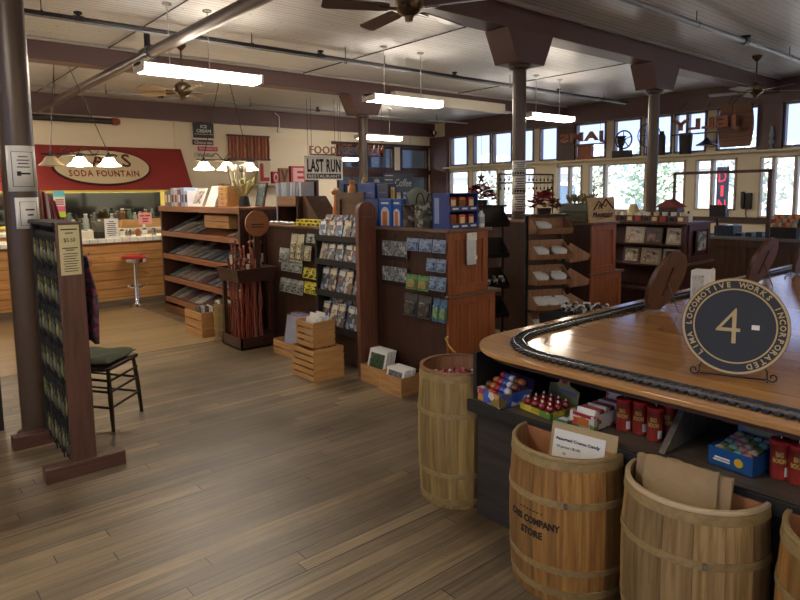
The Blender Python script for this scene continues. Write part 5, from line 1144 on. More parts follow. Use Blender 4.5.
MB().box(7.30, 8.06, y - 0.04, y, 0.69, 0.72).build('ledge', wood('shelf_cab_top', '6c5850', '54423c', 'x', 0.35), s4)
o = thing('hanging_print', 'grey and white print hanging on the end of the shelf cabinet', 'print', (7.68, 3.395, 0.84)); MB().box(7.56, 7.82, 3.385, 3.398, 0.84, 1.09).build('frame', DARKBROWN, o); MB().box(7.60, 7.80, 3.380, 3.385, 0.86, 1.08).build('print', blotch('snow_print', ['9ca4a4', 'c4c8c4', '4c5450', '7c8480'], 14, 0.3, 'noise'), o)
for r, (z, pxs) in enumerate([(0.937, [(624, 643), (644, 661), (665, 681)]), (0.682, [(622, 639), (640, 660), (662, 681)])]):
    for c, (p0, p1) in enumerate(pxs):
        ya = on_x(p0, 236, X4).y; yb = on_x(p1, 236, X4).y
        t = thing('framed_picture', 'framed picture %s on the %s shelf of the dark shelf cabinet' % (['left', 'middle', 'right'][c], ['upper', 'lower'][r]), 'picture', (X4 + 0.05, (ya + yb) / 2, z), 0, 'framed pictures on the shelf cabinet')
        h = 0.20; M = Matrix.Translation((X4 + 0.02, (ya + yb) / 2, z)) @ Matrix.Rotation(d2r(10), 4, 'Y'); w = ya - yb
        FC = [paint('frame_cream', 'a09478', 0.4), DARKBROWN, paint('frame_tan', '94886c', 0.4)][(c + r) % 3]
        MB().box(0, 0.015, -w / 2, w / 2, 0, h, M=M).build('frame', FC, t); MB().box(-0.002, 0, -w * 0.36, w * 0.36, h * 0.12, h * 0.88, M=M).build('picture', blotch('figurine_photo_%d' % ((c + 2 * r) % 3), [['1a1614', 'b4a08c', '6c3a30', 'd0c4b0'], ['141820', '3c2420', '8c5c4c', '20242c'], ['241c18', 'a48c70', 'c0b8a4', '3c3028']][(c + 2 * r) % 3], 10, 0.3, 'noise'), t)
for k in range(12):
    y = 4.70 - 0.108 * k; t = thing('mug_box', 'boxed mug %s in the row on the shelf cabinet top' % nth(k, 12), 'box', (7.45, y, 1.196), 0, 'boxed mugs on the shelf cabinet')
    MB().box(-0.05, 0.05, -0.045, 0.045, 0, 0.075).build('carton', paint('mug_carton_%d' % (k % 3), ['6a3c26', '5c4a3c', '7c4a30'][k % 3], 0.4), t, world=False); MB().lathe([(0, 0.076), (0.03, 0.076), (0.032, 0.12), (0.028, 0.12), (0.026, 0.085)], 12).build('cup', [WHITE, WHITE, CREAM][k % 3], t, world=False); MB().box(-0.052, -0.05, -0.03, 0.03, 0.015, 0.06).build('printed_label', [REDINK, BLACK, CREAM][k % 3], t, world=False)
t = thing('table_lamp', 'small lamp with a cream shade among the boxed mugs, before the middle window', 'lamp', (7.7, 4.28, 1.196))
MB().lathe([(0.05, 0), (0.05, 0.01), (0.012, 0.03), (0.012, 0.12)], 12, c=(7.7, 4.28, 1.196)).build('base', BRASS, t); MB().lathe([(0.085, 0.10), (0.04, 0.21), (0.035, 0.21), (0.08, 0.10)], 20, c=(7.7, 4.28, 1.196)).build('shade', paint('lamp_cream', 'c8bc8c', 0.7), t)
t = thing('toy_house', 'small dark birdhouse with a red roof on the shelf cabinet', 'ornament', (7.7, 3.78, 1.196))
MB().box(7.62, 7.78, 3.66, 3.90, 1.196, 1.37).build('body', DARKBROWN, t); MB().prism([(7.60, 3.62, 1.37), (7.60, 3.94, 1.37), (7.60, 3.78, 1.47)], (0.2, 0, 0)).build('roof', paint('red_roof', '7c2c24', 0.5), t)
o = MB().box(7.5, 7.6, 3.46, 3.52, 1.196, 1.30).build('card_box', WHITE, loc=(7.55, 3.49, 1.196)); tag(o, 'white box at the right end of the shelf cabinet top', 'box'); MB().lathe([(0.015, 0), (0.01, 0.03), (0, 0.03)], 10, c=(7.55, 3.49, 1.30)).build('cap', BLACK, o)

# black tiered bins and tan tiered bins by the centre column
def bin_rack(name, label, x, y, w, d, zs, mat, post, hbin, items=None, ztop=1.4, side=False):
    t = thing(name, label, 'display rack', (x, y, 0), d2r(-28))
    for s_ in (-1, 1): MB().box(s_ * (w / 2 + 0.012) - 0.012, s_ * (w / 2 + 0.012) + 0.012, 0.0, 0.035, 0, ztop).build('upright', post, t, world=False)
    MB().box(-w / 2 - 0.03, w / 2 + 0.03, -0.18, 0.22, 0, 0.04).build('base', post, t, world=False)
    for z in zs:
        m = MB(); W = w / 2
        side_ = [(-d, z), (-d - 0.02, z + 0.05), (0.0, z + hbin), (0.06, z + 0.10), (0.0, z - 0.02)]
        for sx_ in (-W, W - 0.008): m.prism([(sx_, a, b) for a, b in side_], (0.008, 0, 0))
        m.prism([(-W, -d, z), (-W, 0.0, z - 0.02), (-W, 0.0, z - 0.01), (-W, -d, z + 0.01)], (w, 0, 0)).prism([(-W, -d, z), (-W, -d + 0.008, z), (-W, -d - 0.012, z + 0.05), (-W, -d - 0.02, z + 0.05)], (w, 0, 0)).box(-W, W, -0.01, 0, z, z + hbin)
        m.build('bin', mat, t, world=False)
        if side and z < 1.1:
            R9 = Matrix.Translation((w / 2 + 0.03, 0.03, -0.03)) @ Matrix.Rotation(PI / 2, 4, 'Z'); m = MB(); W = 0.13
            for sx_ in (-W, W - 0.008): m.prism([(sx_, a, b) for a, b in side_], (0.008, 0, 0), M=R9)
            m.prism([(-W, -d, z), (-W, 0.0, z - 0.02), (-W, 0.0, z - 0.01), (-W, -d, z + 0.01)], (2 * W, 0, 0), M=R9).prism([(-W, -d, z), (-W, -d + 0.008, z), (-W, -d - 0.012, z + 0.05), (-W, -d - 0.02, z + 0.05)], (2 * W, 0, 0), M=R9); m.build('side_bin', mat, t, world=False)
    MB().box(-w / 2 - 0.02, w / 2 + 0.02, -0.10, 0.14, ztop, ztop + 0.015).build('top_board', post, t, world=False)
    return t
TANP = wood('tan_ply', '9a7050', '7c563a', 'z', 0.5)
zb = [1.20, 0.96, 0.72, 0.48, 0.26]
br = bin_rack('bin_rack', 'tower of tan wooden bins stacked in tiers right of the centre column', 4.98, 3.66, 0.36, 0.19, zb, TANP, BLACKM, 0.17, ztop=1.36, side=True)
def on_rack(rack, lx, ly, lz):
    c, s_ = math.cos(rack.rotation_euler.z), math.sin(rack.rotation_euler.z); return (rack.location.x + c * lx - s_ * ly, rack.location.y + s_ * lx + c * ly, lz)
rk2 = random.Random(9)
for r, z in enumerate(zb):
    for k in range(1 if r == 0 else 2 + (r > 2)):
        o = thing('bagged_sweets', 'bag of sweets %s in the %s tan bin' % ([['alone'], ['left', 'right'], ['leftmost', 'in the middle', 'rightmost']][min(2, (0 if r == 0 else 1 + (r > 2)))][k], ['top', 'second', 'third', 'fourth', 'lowest'][r]), 'package', on_rack(br, -0.10 + k * (0.18 if r < 3 else 0.11) + (0.02 if r == 0 else 0), -0.12, z + 0.02), d2r(-28) + 0.3 * (rk2.random() - 0.5), 'bags of sweets in the tan bins')
        MB().ball((0, 0.02, 0.05), 0.07, BAGW, 9, 5, (1.15, 1.1, 0.42), M=Matrix.Rotation(d2r(25), 4, 'X')).build('bag', None, o, world=False); MB().box(-0.045, 0.045, 0.03, 0.036, 0.07, 0.115, M=Matrix.Rotation(d2r(-25), 4, 'X')).build('header_card', WHITE, o, world=False)
kb = bin_rack('bin_rack', 'black tiered bin rack left of the centre column', 4.95, 4.42, 0.40, 0.20, [1.24, 0.92, 0.60, 0.30], paint('black_bin', '24201e', 0.4), BLACKM, 0.20, ztop=1.44)
for k in range(5):
    o = thing('plush_bundle', 'black and white bagged item, %s in the third black bin' % nth(k, 5), 'package', on_rack(kb, -0.15 + 0.075 * k, -0.11, 0.635), 0.4 * k, 'bagged items in the black bin'); MB().ball((0, 0, 0.035), 0.042, blotch('bw_bag', ['c8c4bc', '1c1a18', '8c8880', '2c2a28'], 40, 0.3), 10, 6).build('bag', None, o, world=False); MB().box(-0.03, 0.03, -0.002, 0.002, 0.06, 0.09).build('header_card', WHITE, o, world=False)
# white packets heaped past the table edge
for k in range(9):
    p = on_x(566 + 5.2 * k, 307 + 0.4 * k + 3 * (k % 2), 4.45 + 0.1 * (k % 3)); o = thing('plush_bundle', 'black and white packet %s in the low heap behind the table edge' % nth(k, 9), 'package', (p.x, p.y, p.z - 0.03), 0.5 * k, 'packets heaped in the low bin'); MB().ball((0, 0, 0.03), 0.045, blotch('bw_bag', ['c8c4bc', '1c1a18', '8c8880', '2c2a28'], 40, 0.3), 10, 6).build('bag', None, o, world=False); MB().box(-0.03, 0.03, -0.002, 0.002, 0.06, 0.085).build('header_card', WHITE, o, world=False)
pz = on_x(590, 312, 4.5)
lb = thing('low_bin', 'dark bin on legs holding the heap of packets beyond the table', 'bin', (4.55, 2.95, 0)); ya = on_x(560, 310, 4.5).y + 0.08; yb = on_x(615, 310, 4.5).y - 0.05
MB().box(4.32, 4.80, yb, ya, pz.z - 0.16, pz.z - 0.035).build('tub', BLACKM, lb); 
for x in (4.34, 4.78):
    for y in (yb + 0.02, ya - 0.02): MB().box(x - 0.015, x + 0.015, y - 0.015, y + 0.015, 0, pz.z - 0.16).build('leg', BLACKM, lb)

# poinsettias, wire stand, boxes, mountain sign on the back racks
REDLEAF = paint('poinsettia_red', 'a01c2a', 0.6, var=0.3); GRNLEAF = paint('dark_leaf', '2c3c28', 0.6)
def poinsettia(c, s_, label, seed, pot=True, group='poinsettias'):
    q = random.Random(seed); t = thing('poinsettia', label, 'plant', (c[0], c[1], c[2]), 0, group); m = MB()
    if pot: MB().lathe([(0, 0), (0.06, 0), (0.07, 0.055), (0.062, 0.055), (0.055, 0.02)], 16).build('pot', paint('foil_dark', '3c2424', 0.3), t, world=False)
    for h_ in range(46):
        a = q.random() * 6.28; r = s_ * math.sqrt(q.random()); cc = Vector((r * math.cos(a), r * math.sin(a), 0.05 + 0.05 * q.random() + 0.13 * (1 - (r / s_) ** 2)))
        n_ = 6
        for k in range(n_):
            th = a + 2 * PI * k / n_; d = Vector((math.cos(th), math.sin(th), 0.5 - 0.9 * q.random())); w = (Vector((-math.sin(th), math.cos(th), 0.6 * (q.random() - 0.5)))) * 0.024; L_ = 0.065
            m.add([cc, cc + d * L_ * 0.5 + w, cc + d * L_, cc + d * L_ * 0.5 - w], [(0, 1, 2, 3)], REDLEAF if h_ % 4 else GRNLEAF)
    m.build('bracts', None, t, world=False); return t
poinsettia((4.98, 3.68, 1.376), 0.15, 'red poinsettia on top of the tan bin tower', 1)
poinsettia((4.93, 4.44, 1.456), 0.14, 'red poinsettia on the black bin rack behind the blue candy display', 2)
# key-ring stand in front of the far window
t = thing('keyring_stand', 'black wire stand hung with small key rings before the corner window', 'display stand', (6.6, 5.9, 1.27))
p0 = on_y(499, 174, 6.6); p1 = on_y(553, 174, 6.6); pb = on_y(499, 206, 6.6)
m = MB()
for (q0, q1) in (((p0.x, p0.z), (p1.x, p0.z)), ((p0.x, p0.z), (p0.x, 0.02)), ((p1.x, p0.z), (p1.x, 0.02)), ((p0.x, p0.z - 0.14), (p1.x, p0.z - 0.14))): m.tube([(q0[0], 6.6, q0[1]), (q1[0], 6.6, q1[1])], 0.014, 6)
m.box(p0.x - 0.05, p1.x + 0.05, 6.45, 6.75, 0, 0.02); t.location = ((p0.x + p1.x) / 2, 6.6, 0); m.build('frame', BLACK, t)
for r in range(2):
    for k in range(14):
        x = p0.x + 0.04 + (p1.x - p0.x - 0.08) * k / 13; z = p0.z - 0.02 - 0.14 * r
        o = MB().tube([(x, 6.6, z), (x, 6.6, z - 0.05)], 0.004, 4).ball((x, 6.6, z - 0.07), 0.022, None, 8, 5, (1, 0.4, 1.2)).build('key_ring', [BLACKM, JARS[0], BLUE, STEEL][(k * 3 + r) % 4], loc=(x, 6.6, z)); tag(o, 'key ring %s in the %s row of the black wire stand' % (nth(k, 14), ['upper', 'lower'][r]), 'key ring', 'key rings on the wire stand')
# star ornament
c = on_x(481, 178, 12.9); st = []
for k in range(10): r = 0.16 if k % 2 == 0 else 0.055; a = PI / 2 + PI * k / 5; st.append((12.9, c.y + r * math.cos(a), c.z + 1.25 * r * math.sin(a)))
t = thing('star_ornament', 'dark metal star hanging in the corner window', 'ornament', (12.9, c.y, c.z)); MB().prism(st, (0.02, 0, 0)).build('star', BLACKM, t); MB().tube([(12.91, c.y, c.z + 0.18), (12.91, c.y, 3.2), (13.5, c.y, 3.22)], 0.006, 4).build('wire', BLACKM, t)
# books / boxes and sign on the second-row cabinet top
T3 = 1.27
for i, (p0, p1, q0, q1, yy, m_, l) in enumerate([(567, 590, 211, 223, 3.75, paint('olive_box', '4c4c38', 0.6), 'lower dark olive box under the shelf board, left of the mountain sign'), (569, 590, 203, 211, 3.75, paint('green_grey_box', '5c6450', 0.5), 'upper green-grey box with a pale label, left of the mountain sign')]):
    a = on_y(p0, q1, yy); b = on_y(p1, q0, yy); z0 = T3 + 0.001 if i == 0 else zprev + 0.002
    zt_ = b.z
    o = MB().box(5.60, 5.98, 3.62, 3.95, z0, zt_).build('storage_box', m_, loc=(5.8, 3.8, z0), bev=0.004); tag(o, l, 'box'); MB().box(5.66, 5.92, 3.615, 3.62, z0 + 0.02, zt_ - 0.02).build('printed_label', [JARS[1], CREAM][i], o); zprev = zt_
for k in range(6):
    x = 5.58 + 0.075 * k; o = thing('herb_bunch', 'dried herb bunch %s on the boxes left of the mountain sign' % nth(k, 6), 'plant', (x, 3.8, zprev + 0.002), 0, 'dried herbs'); m = MB(); q = random.Random(k)
    for j in range(8): a = q.random() * 6.28; m.tube([(0, 0, 0), (0.04 * math.cos(a), 0.04 * math.sin(a), 0.05 + 0.05 * q.random())], [0.005, 0.012], 5)
    m.build('stems', paint('herb_%d' % (k % 3), ['8c7c54', '6c7c50', 'a08c74'][k % 3], 0.8), o, world=False)
a = on_y(590, 224, 3.50); b = on_y(616, 197, 3.50)
t = thing('mountain_sign', 'pale wooden sign with black mountain outline standing on the orange cabinet', 'sign', ((a.x + b.x) / 2, 3.50, T3)); zt = b.z
M = Matrix.Translation(((a.x + b.x) / 2, 3.50, T3 + 0.001)) @ Matrix.Rotation(d2r(-5), 4, 'X'); w = b.x - a.x; h = zt - T3
MB().box(-w / 2, w / 2, 0, 0.02, 0, h, M=M).build('board', wood('sign_ply', 'c4a270', 'a88858', 'x', 0.5), t)
def stroke(mb, pts, r=0.005): mb.tube([M @ Vector((x, -0.002, z)) for x, z in pts], r, 6)
m = MB(); stroke(m, [(-w * .34, h * .5), (-w * .12, h * .85), (w * .0, h * .68)], 0.007); stroke(m, [(-w * .05, h * .6), (w * .16, h * .93), (w * .42, h * .55)], 0.008); stroke(m, [(-w * .15, h * .55), (-w * .10, h * .72), (0, h * .55)], 0.005); stroke(m, [(w * .05, h * .7), (w * .12, h * .62), (w * .2, h * .74)], 0.004); stroke(m, [(-w * .25, h * .14), (w * .3, h * .20)], 0.003); m.build('mountain_outline', INK, t)
text_obj('lettering', 'Mountains', INK, t, M @ Vector((0, -0.004, h * 0.32)), (1, 0, 0), (0, 0, 1), w * 0.78, h * 0.24, 0.003, shear=0.3)

# ================================================================ checkout counter and the wall behind it
t = thing('checkout_counter', 'dark wooden checkout counter below the right windows', 'counter', (9.4, 2.0, 0))
CKW = wood('checkout_wood', '5a4030', '3a281c', 'z', 0.4, knots=True)
MB().box(9.0, 9.7, -1.5, 3.95, 0, 0.90).build('body', CKW, t); MB().box(8.94, 9.76, -1.55, 4.0, 0.90, 0.945).build('counter_top', paint('grey_laminate', '6c6c6c', 0.2), t, bev=0.004)
for k in range(9): MB().box(8.975, 9.0, 3.88 - k * 0.52, 3.95 - k * 0.52, 0, 0.80).build('pilaster', CKW, t)
MB().box(8.97, 9.0, -1.5, 3.95, 0.80, 0.90).build('upper_rail', CKW, t)
a = on_x(674, 174, 9.1); b = on_x(773, 170, 9.1)
f_ = thing('counter_frame', 'dark rectangular frame rising from the checkout counter', 'frame', (9.1, (a.y + b.y) / 2, 0.945))
za = (a.z + b.z) / 2
MB().box(9.08, 9.12, b.y, a.y, za - 0.02, za + 0.02).build('top_rail', DARKBROWN, f_); MB().box(9.08, 9.12, b.y, b.y + 0.05, 0.946, za).build('post', DARKBROWN, f_); MB().box(9.08, 9.12, a.y - 0.03, a.y, 0.0, za).build('post', DARKBROWN, f_); MB().box(9.085, 9.115, b.y + 0.05, a.y - 0.03, 1.17, 1.20).build('lower_rail', DARKBROWN, f_)
CT_ = 0.946
t = thing('printer', 'dark blue-grey box printer on the checkout counter', 'printer', (9.3, 3.75, CT_))
MB().box(9.14, 9.44, 3.60, 3.86, CT_, CT_ + 0.13).build('body', paint('navy_machine', '1d2a3c', 0.35), t, bev=0.01); MB().box(9.16, 9.40, 3.64, 3.82, CT_ + 0.131, CT_ + 0.138).build('tray', STEEL, t)
t = thing('monitor', 'small black monitor above the left end of the checkout counter', 'monitor', (9.25, 3.86, CT_))
MB().box(9.25, 9.275, 3.76, 3.98, 1.18, 1.36, M=None).build('screen', BLACK, t, bev=0.004); MB().box(9.27, 9.30, 3.86, 3.89, CT_, 1.2).box(9.2, 9.36, 3.80, 3.95, CT_, CT_ + 0.012).build('stand', BLACK, t)
for k in range(3):
    o = MB().box(9.15, 9.30, 3.50 - 0.13 * k, 3.58 - 0.13 * k, CT_, CT_ + 0.035 + 0.012 * k).build('card_reader', paint('navy_machine', '1d2a3c', 0.35), loc=(9.2, 3.54 - 0.13 * k, CT_), bev=0.006); tag(o, 'small dark counter device, %s of three right of the printer' % nth(k, 3), 'device', 'small devices on the checkout counter'); MB().box(9.17, 9.22, 3.52 - 0.13 * k, 3.56 - 0.13 * k, CT_ + 0.036 + 0.012 * k, CT_ + 0.04 + 0.012 * k).build('keypad', GREYPIPE, o)
a = on_x(743, 193, WX); b = on_x(752, 209, WX); t = thing('wall_phone', 'black telephone on the tan wall between the right windows', 'telephone', (WX - 0.03, (a.y + b.y) / 2, b.z)); MB().box(WX - 0.08, WX, b.y, a.y, b.z, a.z).build('body', BLACK, t, bev=0.01); MB().box(WX - 0.12, WX - 0.08, a.y - 0.07, a.y, b.z + 0.03, a.z + 0.03).build('handset', BLACK, t, bev=0.01); MB().tube([(WX - 0.03, (a.y + b.y) / 2, b.z)] + [(WX - 0.03, (a.y + b.y) / 2 + 0.02 * math.sin(k), b.z - 0.05 * k) for k in range(1, 6)], 0.008, 5).build('cord', BLACK, t)
# colourful treat rack on the counter
t = thing('treat_rack', 'small black rack of treats at the right end of the checkout counter', 'display rack', (9.2, 2.85, CT_)); a = on_x(771, 240, 9.05); b = on_x(797, 240, 9.05)
MB().box(9.0, 9.16, b.y, a.y, CT_, CT_ + 0.14).build('tray', BLACKM, t); MB().box(9.12, 9.16, b.y, a.y, CT_ + 0.14, CT_ + 0.30).build('back_panel', BLACKM, t)
for r in range(3):
    for k in range(7):
        y = a.y - 0.03 - (a.y - b.y - 0.06) * k / 6; o = MB().ball((9.03 + 0.035 * r, y, CT_ + 0.165 + 0.05 * r), 0.033, None, 10, 6, (0.7, 0.9, 1.1)).build('treat', [paint('treat_orange', 'c87c34', 0.6), paint('treat_red', '94403c', 0.6), paint('treat_tan', 'b49a70', 0.6), paint('treat_grey', '707684', 0.6)][(k * 3 + r) % 4], loc=(9.03 + 0.035 * r, y, CT_ + 0.14)); tag(o, 'small wrapped treat %s in the %s row of the counter rack' % (nth(k, 7), ['front', 'middle', 'back'][r]), 'treat', 'treats on the counter rack')
# neon DINER sign in the window
a = on_x(718, 169, 13.56); b = on_x(727, 213, 13.56)
t = thing('window_sign', 'tall blue window sign with red letters reading downwards', 'sign', (13.56, (a.y + b.y) / 2, b.z)); MB().box(13.545, 13.568, b.y - 0.01, a.y + 0.01, b.z - 0.1, a.z + 0.04).build('panel', paint('sign_blue', '5c7cb4', 0.4), t)
for k, l in enumerate('DIN'): text_obj('letter', l, glow('red_neon', 'e84450', 1.0), t, (13.54, (a.y + b.y) / 2, a.z - 0.16 - 0.29 * k), (0, -1, 0), (0, 0, 1), 0.05 if l == 'I' else 0.15, 0.22, 0.006, bold=0.0)

# ================================================================ signs and objects on the window ledge
LZ = 2.325; LX = WX - 0.10
SIL = paint('dark_relief', '2c2624', 0.6); RUST = wood('rusty_letter', 'a8684c', '7a4834', 'y', 0.6)
def ledge_py(px): return on_x(px, 145, LX).y
# hung word boards: the letters face the street, so from inside they read backwards
def mirrored_word(label, word, px0, px1, py0, py1, X=13.14):
    a = on_x(px0, (py0[0] + py1[0]) / 2, X); b = on_x(px1, (py0[1] + py1[1]) / 2, X); ztop = (on_x(px0, py0[0], X).z + on_x(px1, py0[1], X).z) / 2; zbot = (on_x(px0, py1[0], X).z + on_x(px1, py1[1], X).z) / 2
    t = thing('letter_sign', label, 'sign', (X, (a.y + b.y) / 2, zbot)); text_obj('lettering', word, RUST, t, (X, (a.y + b.y) / 2, (ztop + zbot) / 2), (0, 1, 0), (0, 0, 1), a.y - b.y, ztop - zbot, 0.03, bold=0.045, spacing=1.15)
    MB().box(X - 0.012, X + 0.012, b.y, a.y, zbot - 0.03, zbot).build('rail', DARKBROWN, t)
    for y in (a.y - 0.15, b.y + 0.15): MB().tube([(X, y, zbot), (X, y, 3.22), (WX - 0.12, y, 3.4)], 0.005, 4).build('wire', BLACKM, t)
mirrored_word('rusty hanging letters before the windows reading JAMS backwards', 'JAMS', 560, 606, (136, 128), (147, 141))
mirrored_word('rusty hanging letters before the windows reading JELLY backwards', 'JELLY', 672, 740, (121, 114), (134, 130))
def blk(name, label, cat, px0, px1, zt, mat, X0=WX - 0.19, dep=0.12):
    y1, y0 = ledge_py(px0), ledge_py(px1); t = thing(name, label, cat, (X0 + dep / 2, (y0 + y1) / 2, LZ)); return t, y0, y1, X0, X0 + dep
t, y0, y1, x0, x1 = blk('wooden_box', 'dark open-topped wooden box on the window ledge under the JAMS letters', 'box', 580, 593, 0, None); MB().box(x0, x1, y0, y1, LZ, LZ + 0.34).build('body', RUST, t); MB().box(x0 - 0.01, x1, y0 - 0.02, y1 + 0.02, LZ + 0.34, LZ + 0.37).build('rim', SIL, t)
# coffee grinder
cy = ledge_py(624); gz = LZ
t = thing('coffee_grinder', 'black coffee grinder with a big flywheel on the window ledge', 'coffee grinder', (WX - 0.1, cy, LZ)); GX = WX - 0.12
MB().box(GX - 0.06, GX + 0.06, cy - 0.20, cy + 0.26, LZ, LZ + 0.16).build('base_box', SIL, t, bev=0.01)
MB().lathe([(0.05, 0.16), (0.04, 0.24), (0.07, 0.30), (0.09, 0.36), (0.08, 0.44), (0.11, 0.47), (0.11, 0.49), (0, 0.50)], 18, c=(GX, cy + 0.06, LZ)).build('hopper', SIL, t)
m = MB(); wc = Vector((GX - 0.07, cy - 0.04, LZ + 0.40)); m.tube([wc + Vector((0, 0.20 * math.cos(2 * PI * k / 28), 0.20 * math.sin(2 * PI * k / 28))) for k in range(29)], 0.018, 8, cap=False)
for k in range(5): a = 2 * PI * k / 5 + 0.3; m.tube([wc, wc + Vector((0, 0.20 * math.cos(a), 0.20 * math.sin(a)))], 0.011, 6)
m.ball(wc, 0.035); m.tube([wc, wc + Vector((0.08, 0, 0))], 0.02, 6); m.build('flywheel', SIL, t)
t = thing('wire_wheel', 'thin spoked wire wheel on the window ledge left of the right column', 'wheel', (GX, ledge_py(649), LZ)); wc = Vector((GX, ledge_py(649), LZ + 0.46)); m = MB(); m.tube([wc + Vector((0, 0.26 * math.cos(2 * PI * k / 28), 0.26 * math.sin(2 * PI * k / 28))) for k in range(29)], 0.012, 6, cap=False)
for k in range(4): a = PI * k / 4; m.tube([wc - Vector((0, 0.26 * math.cos(a), 0.26 * math.sin(a))), wc + Vector((0, 0.26 * math.cos(a), 0.26 * math.sin(a)))], 0.006, 5)
m.build('rim', SIL, t); MB().box(GX - 0.04, GX + 0.04, wc.y - 0.03, wc.y + 0.03, LZ, LZ + 0.21).build('stand', SIL, t)
def can(label, px0, px1, h, mat, taper=1.0, cat='can', rim=True):
    y1, y0 = ledge_py(px0), ledge_py(px1); r = (y1 - y0) / 2; r = min(r, 0.14); c = (WX - 0.14, (y0 + y1) / 2, LZ); t = thing('milk_can' if cat == 'can' else 'bucket', label, cat, c)
    MB().lathe([(0, 0), (r * taper, 0), (r, h), (r * 0.9, h), (r * 0.85, 0.03)], 20, c=c).build('body', mat, t)
    if rim: MB().lathe([(r, h - 0.02), (r * 1.1, h), (r, h + 0.012)], 20, c=c).build('rim', SIL, t)
    else: MB().lathe([(r, h), (r * 0.6, h + 0.08), (r * 0.6, h + 0.12), (0, h + 0.12)], 20, c=c).build('neck', mat, t)
can('dark tall can on the window ledge right of the right column', 659, 666, 0.40, SIL, 1.0, 'can', False)
can('dark tapered bucket on the window ledge under the JELLY letters', 680, 693, 0.42, SIL, 0.85, 'bucket')
y = ledge_py(709); t = thing('cone_lamp', 'black enamel cone lampshade hanging before the window ledge', 'lamp', (13.38, y, 2.45)); MB().lathe([(0.03, 0.16), (0.05, 0.13), (0.07, 0.10), (0.20, 0.02), (0.205, 0), (0.19, 0.0), (0.06, 0.09)], 28, c=(13.38, y, 2.47)).build('shade', BLACK, t); MB().lathe([(0.19, 0.001), (0, 0.001)], 24, c=(13.38, y, 2.472)).build('lamp_disc', WHITEM, t); MB().tube([(13.38, y, 2.63), (13.38, y, 3.22), (13.49, y, 3.35)], 0.006, 5).build('cord', BLACK, t)
y = ledge_py(772); c = (WX - 0.14, y, LZ); t = thing('oil_lamp', 'glass oil lamp on the window ledge before the dark post', 'lamp', c); MB().lathe([(0, 0), (0.06, 0), (0.025, 0.05), (0.02, 0.09), (0.055, 0.12), (0.06, 0.16), (0.03, 0.20)], 18, c=c).build('font', paint('grey_lamp_glass', '8c9094', 0.2), t); MB().lathe([(0.028, 0.20), (0.05, 0.27), (0.03, 0.36), (0.026, 0.44)], 18, c=c).build('chimney', paint('grey_lamp_glass', '8c9094', 0.2), t)
# half barrel head board
a = on_x(720, 105, 13.3); b = on_x(753, 104, 13.3); c = on_x(724, 147, 13.3); d = on_x(750, 146, 13.3)
BARW = wood('old_barrel_board', '7c4c30', '5c3420', 'y', 0.55, groove=0.11, gaxis='z')
t = thing('barrel_board', 'big barrel-shaped wooden board hanging before the windows', 'sign', (13.2, (a.y + b.y) / 2, c.z)); zt = (a.z + b.z) / 2; zb_ = (c.z + d.z) / 2; yc = (a.y + b.y) / 2; hw_ = (a.y - b.y) / 2
P_ = [(13.3, yc + hw_ * (0.90 + 0.16 * math.sin(PI * k / 10)) * 1, zb_ + (zt - zb_) * k / 10) for k in range(11)] + [(13.3, yc - hw_ * (0.90 + 0.16 * math.sin(PI * k / 10)), zb_ + (zt - zb_) * k / 10) for k in range(10, -1, -1)]
MB().prism(P_, (0.05, 0, 0)).build('board', BARW, t); MB().box(13.29, 13.3, yc - hw_, yc + hw_, zb_ + (zt - zb_) * 0.22, zb_ + (zt - zb_) * 0.25).box(13.29, 13.3, yc - hw_, yc + hw_, zb_ + (zt - zb_) * 0.78, zb_ + (zt - zb_) * 0.81).build('hoop', DARKBROWN, t)
text_obj('lettering', 'BEST', INK, t, (13.285, yc, zb_ + (zt - zb_) * 0.56), (0, -1, 0), (0, 0, 1), hw_ * 0.9, 0.12, 0.004)
for s_ in (-1, 1): MB().tube([(13.33, yc + s_ * 0.15, zt), (13.5, yc + s_ * 0.15, zt + 0.2)], 0.005, 4).build('wire', BLACKM, t)

# ================================================================ back wall and hanging signs
def wallsign(name, label, px0, px1, py0, py1, Y, mat, t_=0.025, cat='sign'):
    a = on_y(px0, py0, Y); b = on_y(px1, py1, Y); t = thing(name, label, cat, ((a.x + b.x) / 2, Y, b.z)); MB().box(a.x, b.x, Y - t_, Y, b.z, a.z).build('board', mat, t, bev=0.003); return t, a, b
WTXT = paint('white_letters', 'dcdcd4', 0.5)
SY = BY - 0.03
def words(t, s_, m_, a, b, Y, fw=0.86, fh=0.7, off=(0, 0), **k):
    return text_obj('lettering', s_, m_, t, ((a.x + b.x) / 2 + off[0], Y - 0.028, (a.z + b.z) / 2 + off[1]), (1, 0, 0), (0, 0, 1), (b.x - a.x) * fw, (a.z - b.z) * fh, 0.006, **k)
t, a, b = wallsign('flavor_sign', 'black ice cream sign, topmost of the flavour signs on the back wall', 192.5, 213.5, 122.5, 138.5, SY, paint('sign_black', '2c2c30', 0.5)); words(t, 'ICE\nCREAM', WTXT, a, b, SY, 0.72, 0.52, (0, 0.04), bold=0.02)
MB().box(a.x + 0.02, b.x - 0.02, SY - 0.028, SY - 0.025, b.z + 0.08, b.z + 0.09).build('rule', WTXT, t)
t, a, b = wallsign('flavor_sign', 'dark maroon chocolate sign on the back wall', 192.5, 213, 139.5, 145.5, SY, paint('sign_maroon', '4c1f22', 0.5)); words(t, 'Chocolate', WTXT, a, b, SY, 0.88, 0.62, bold=0.01)
t, a, b = wallsign('flavor_sign', 'pink strawberry sign on the back wall', 197.5, 217.5, 146.5, 151.5, SY, paint('sign_pink', 'c04c68', 0.5)); words(t, 'Strawberry', paint('pale_pink_letters', 'e8b8c4', 0.5), a, b, SY, 0.88, 0.66, bold=0.01)
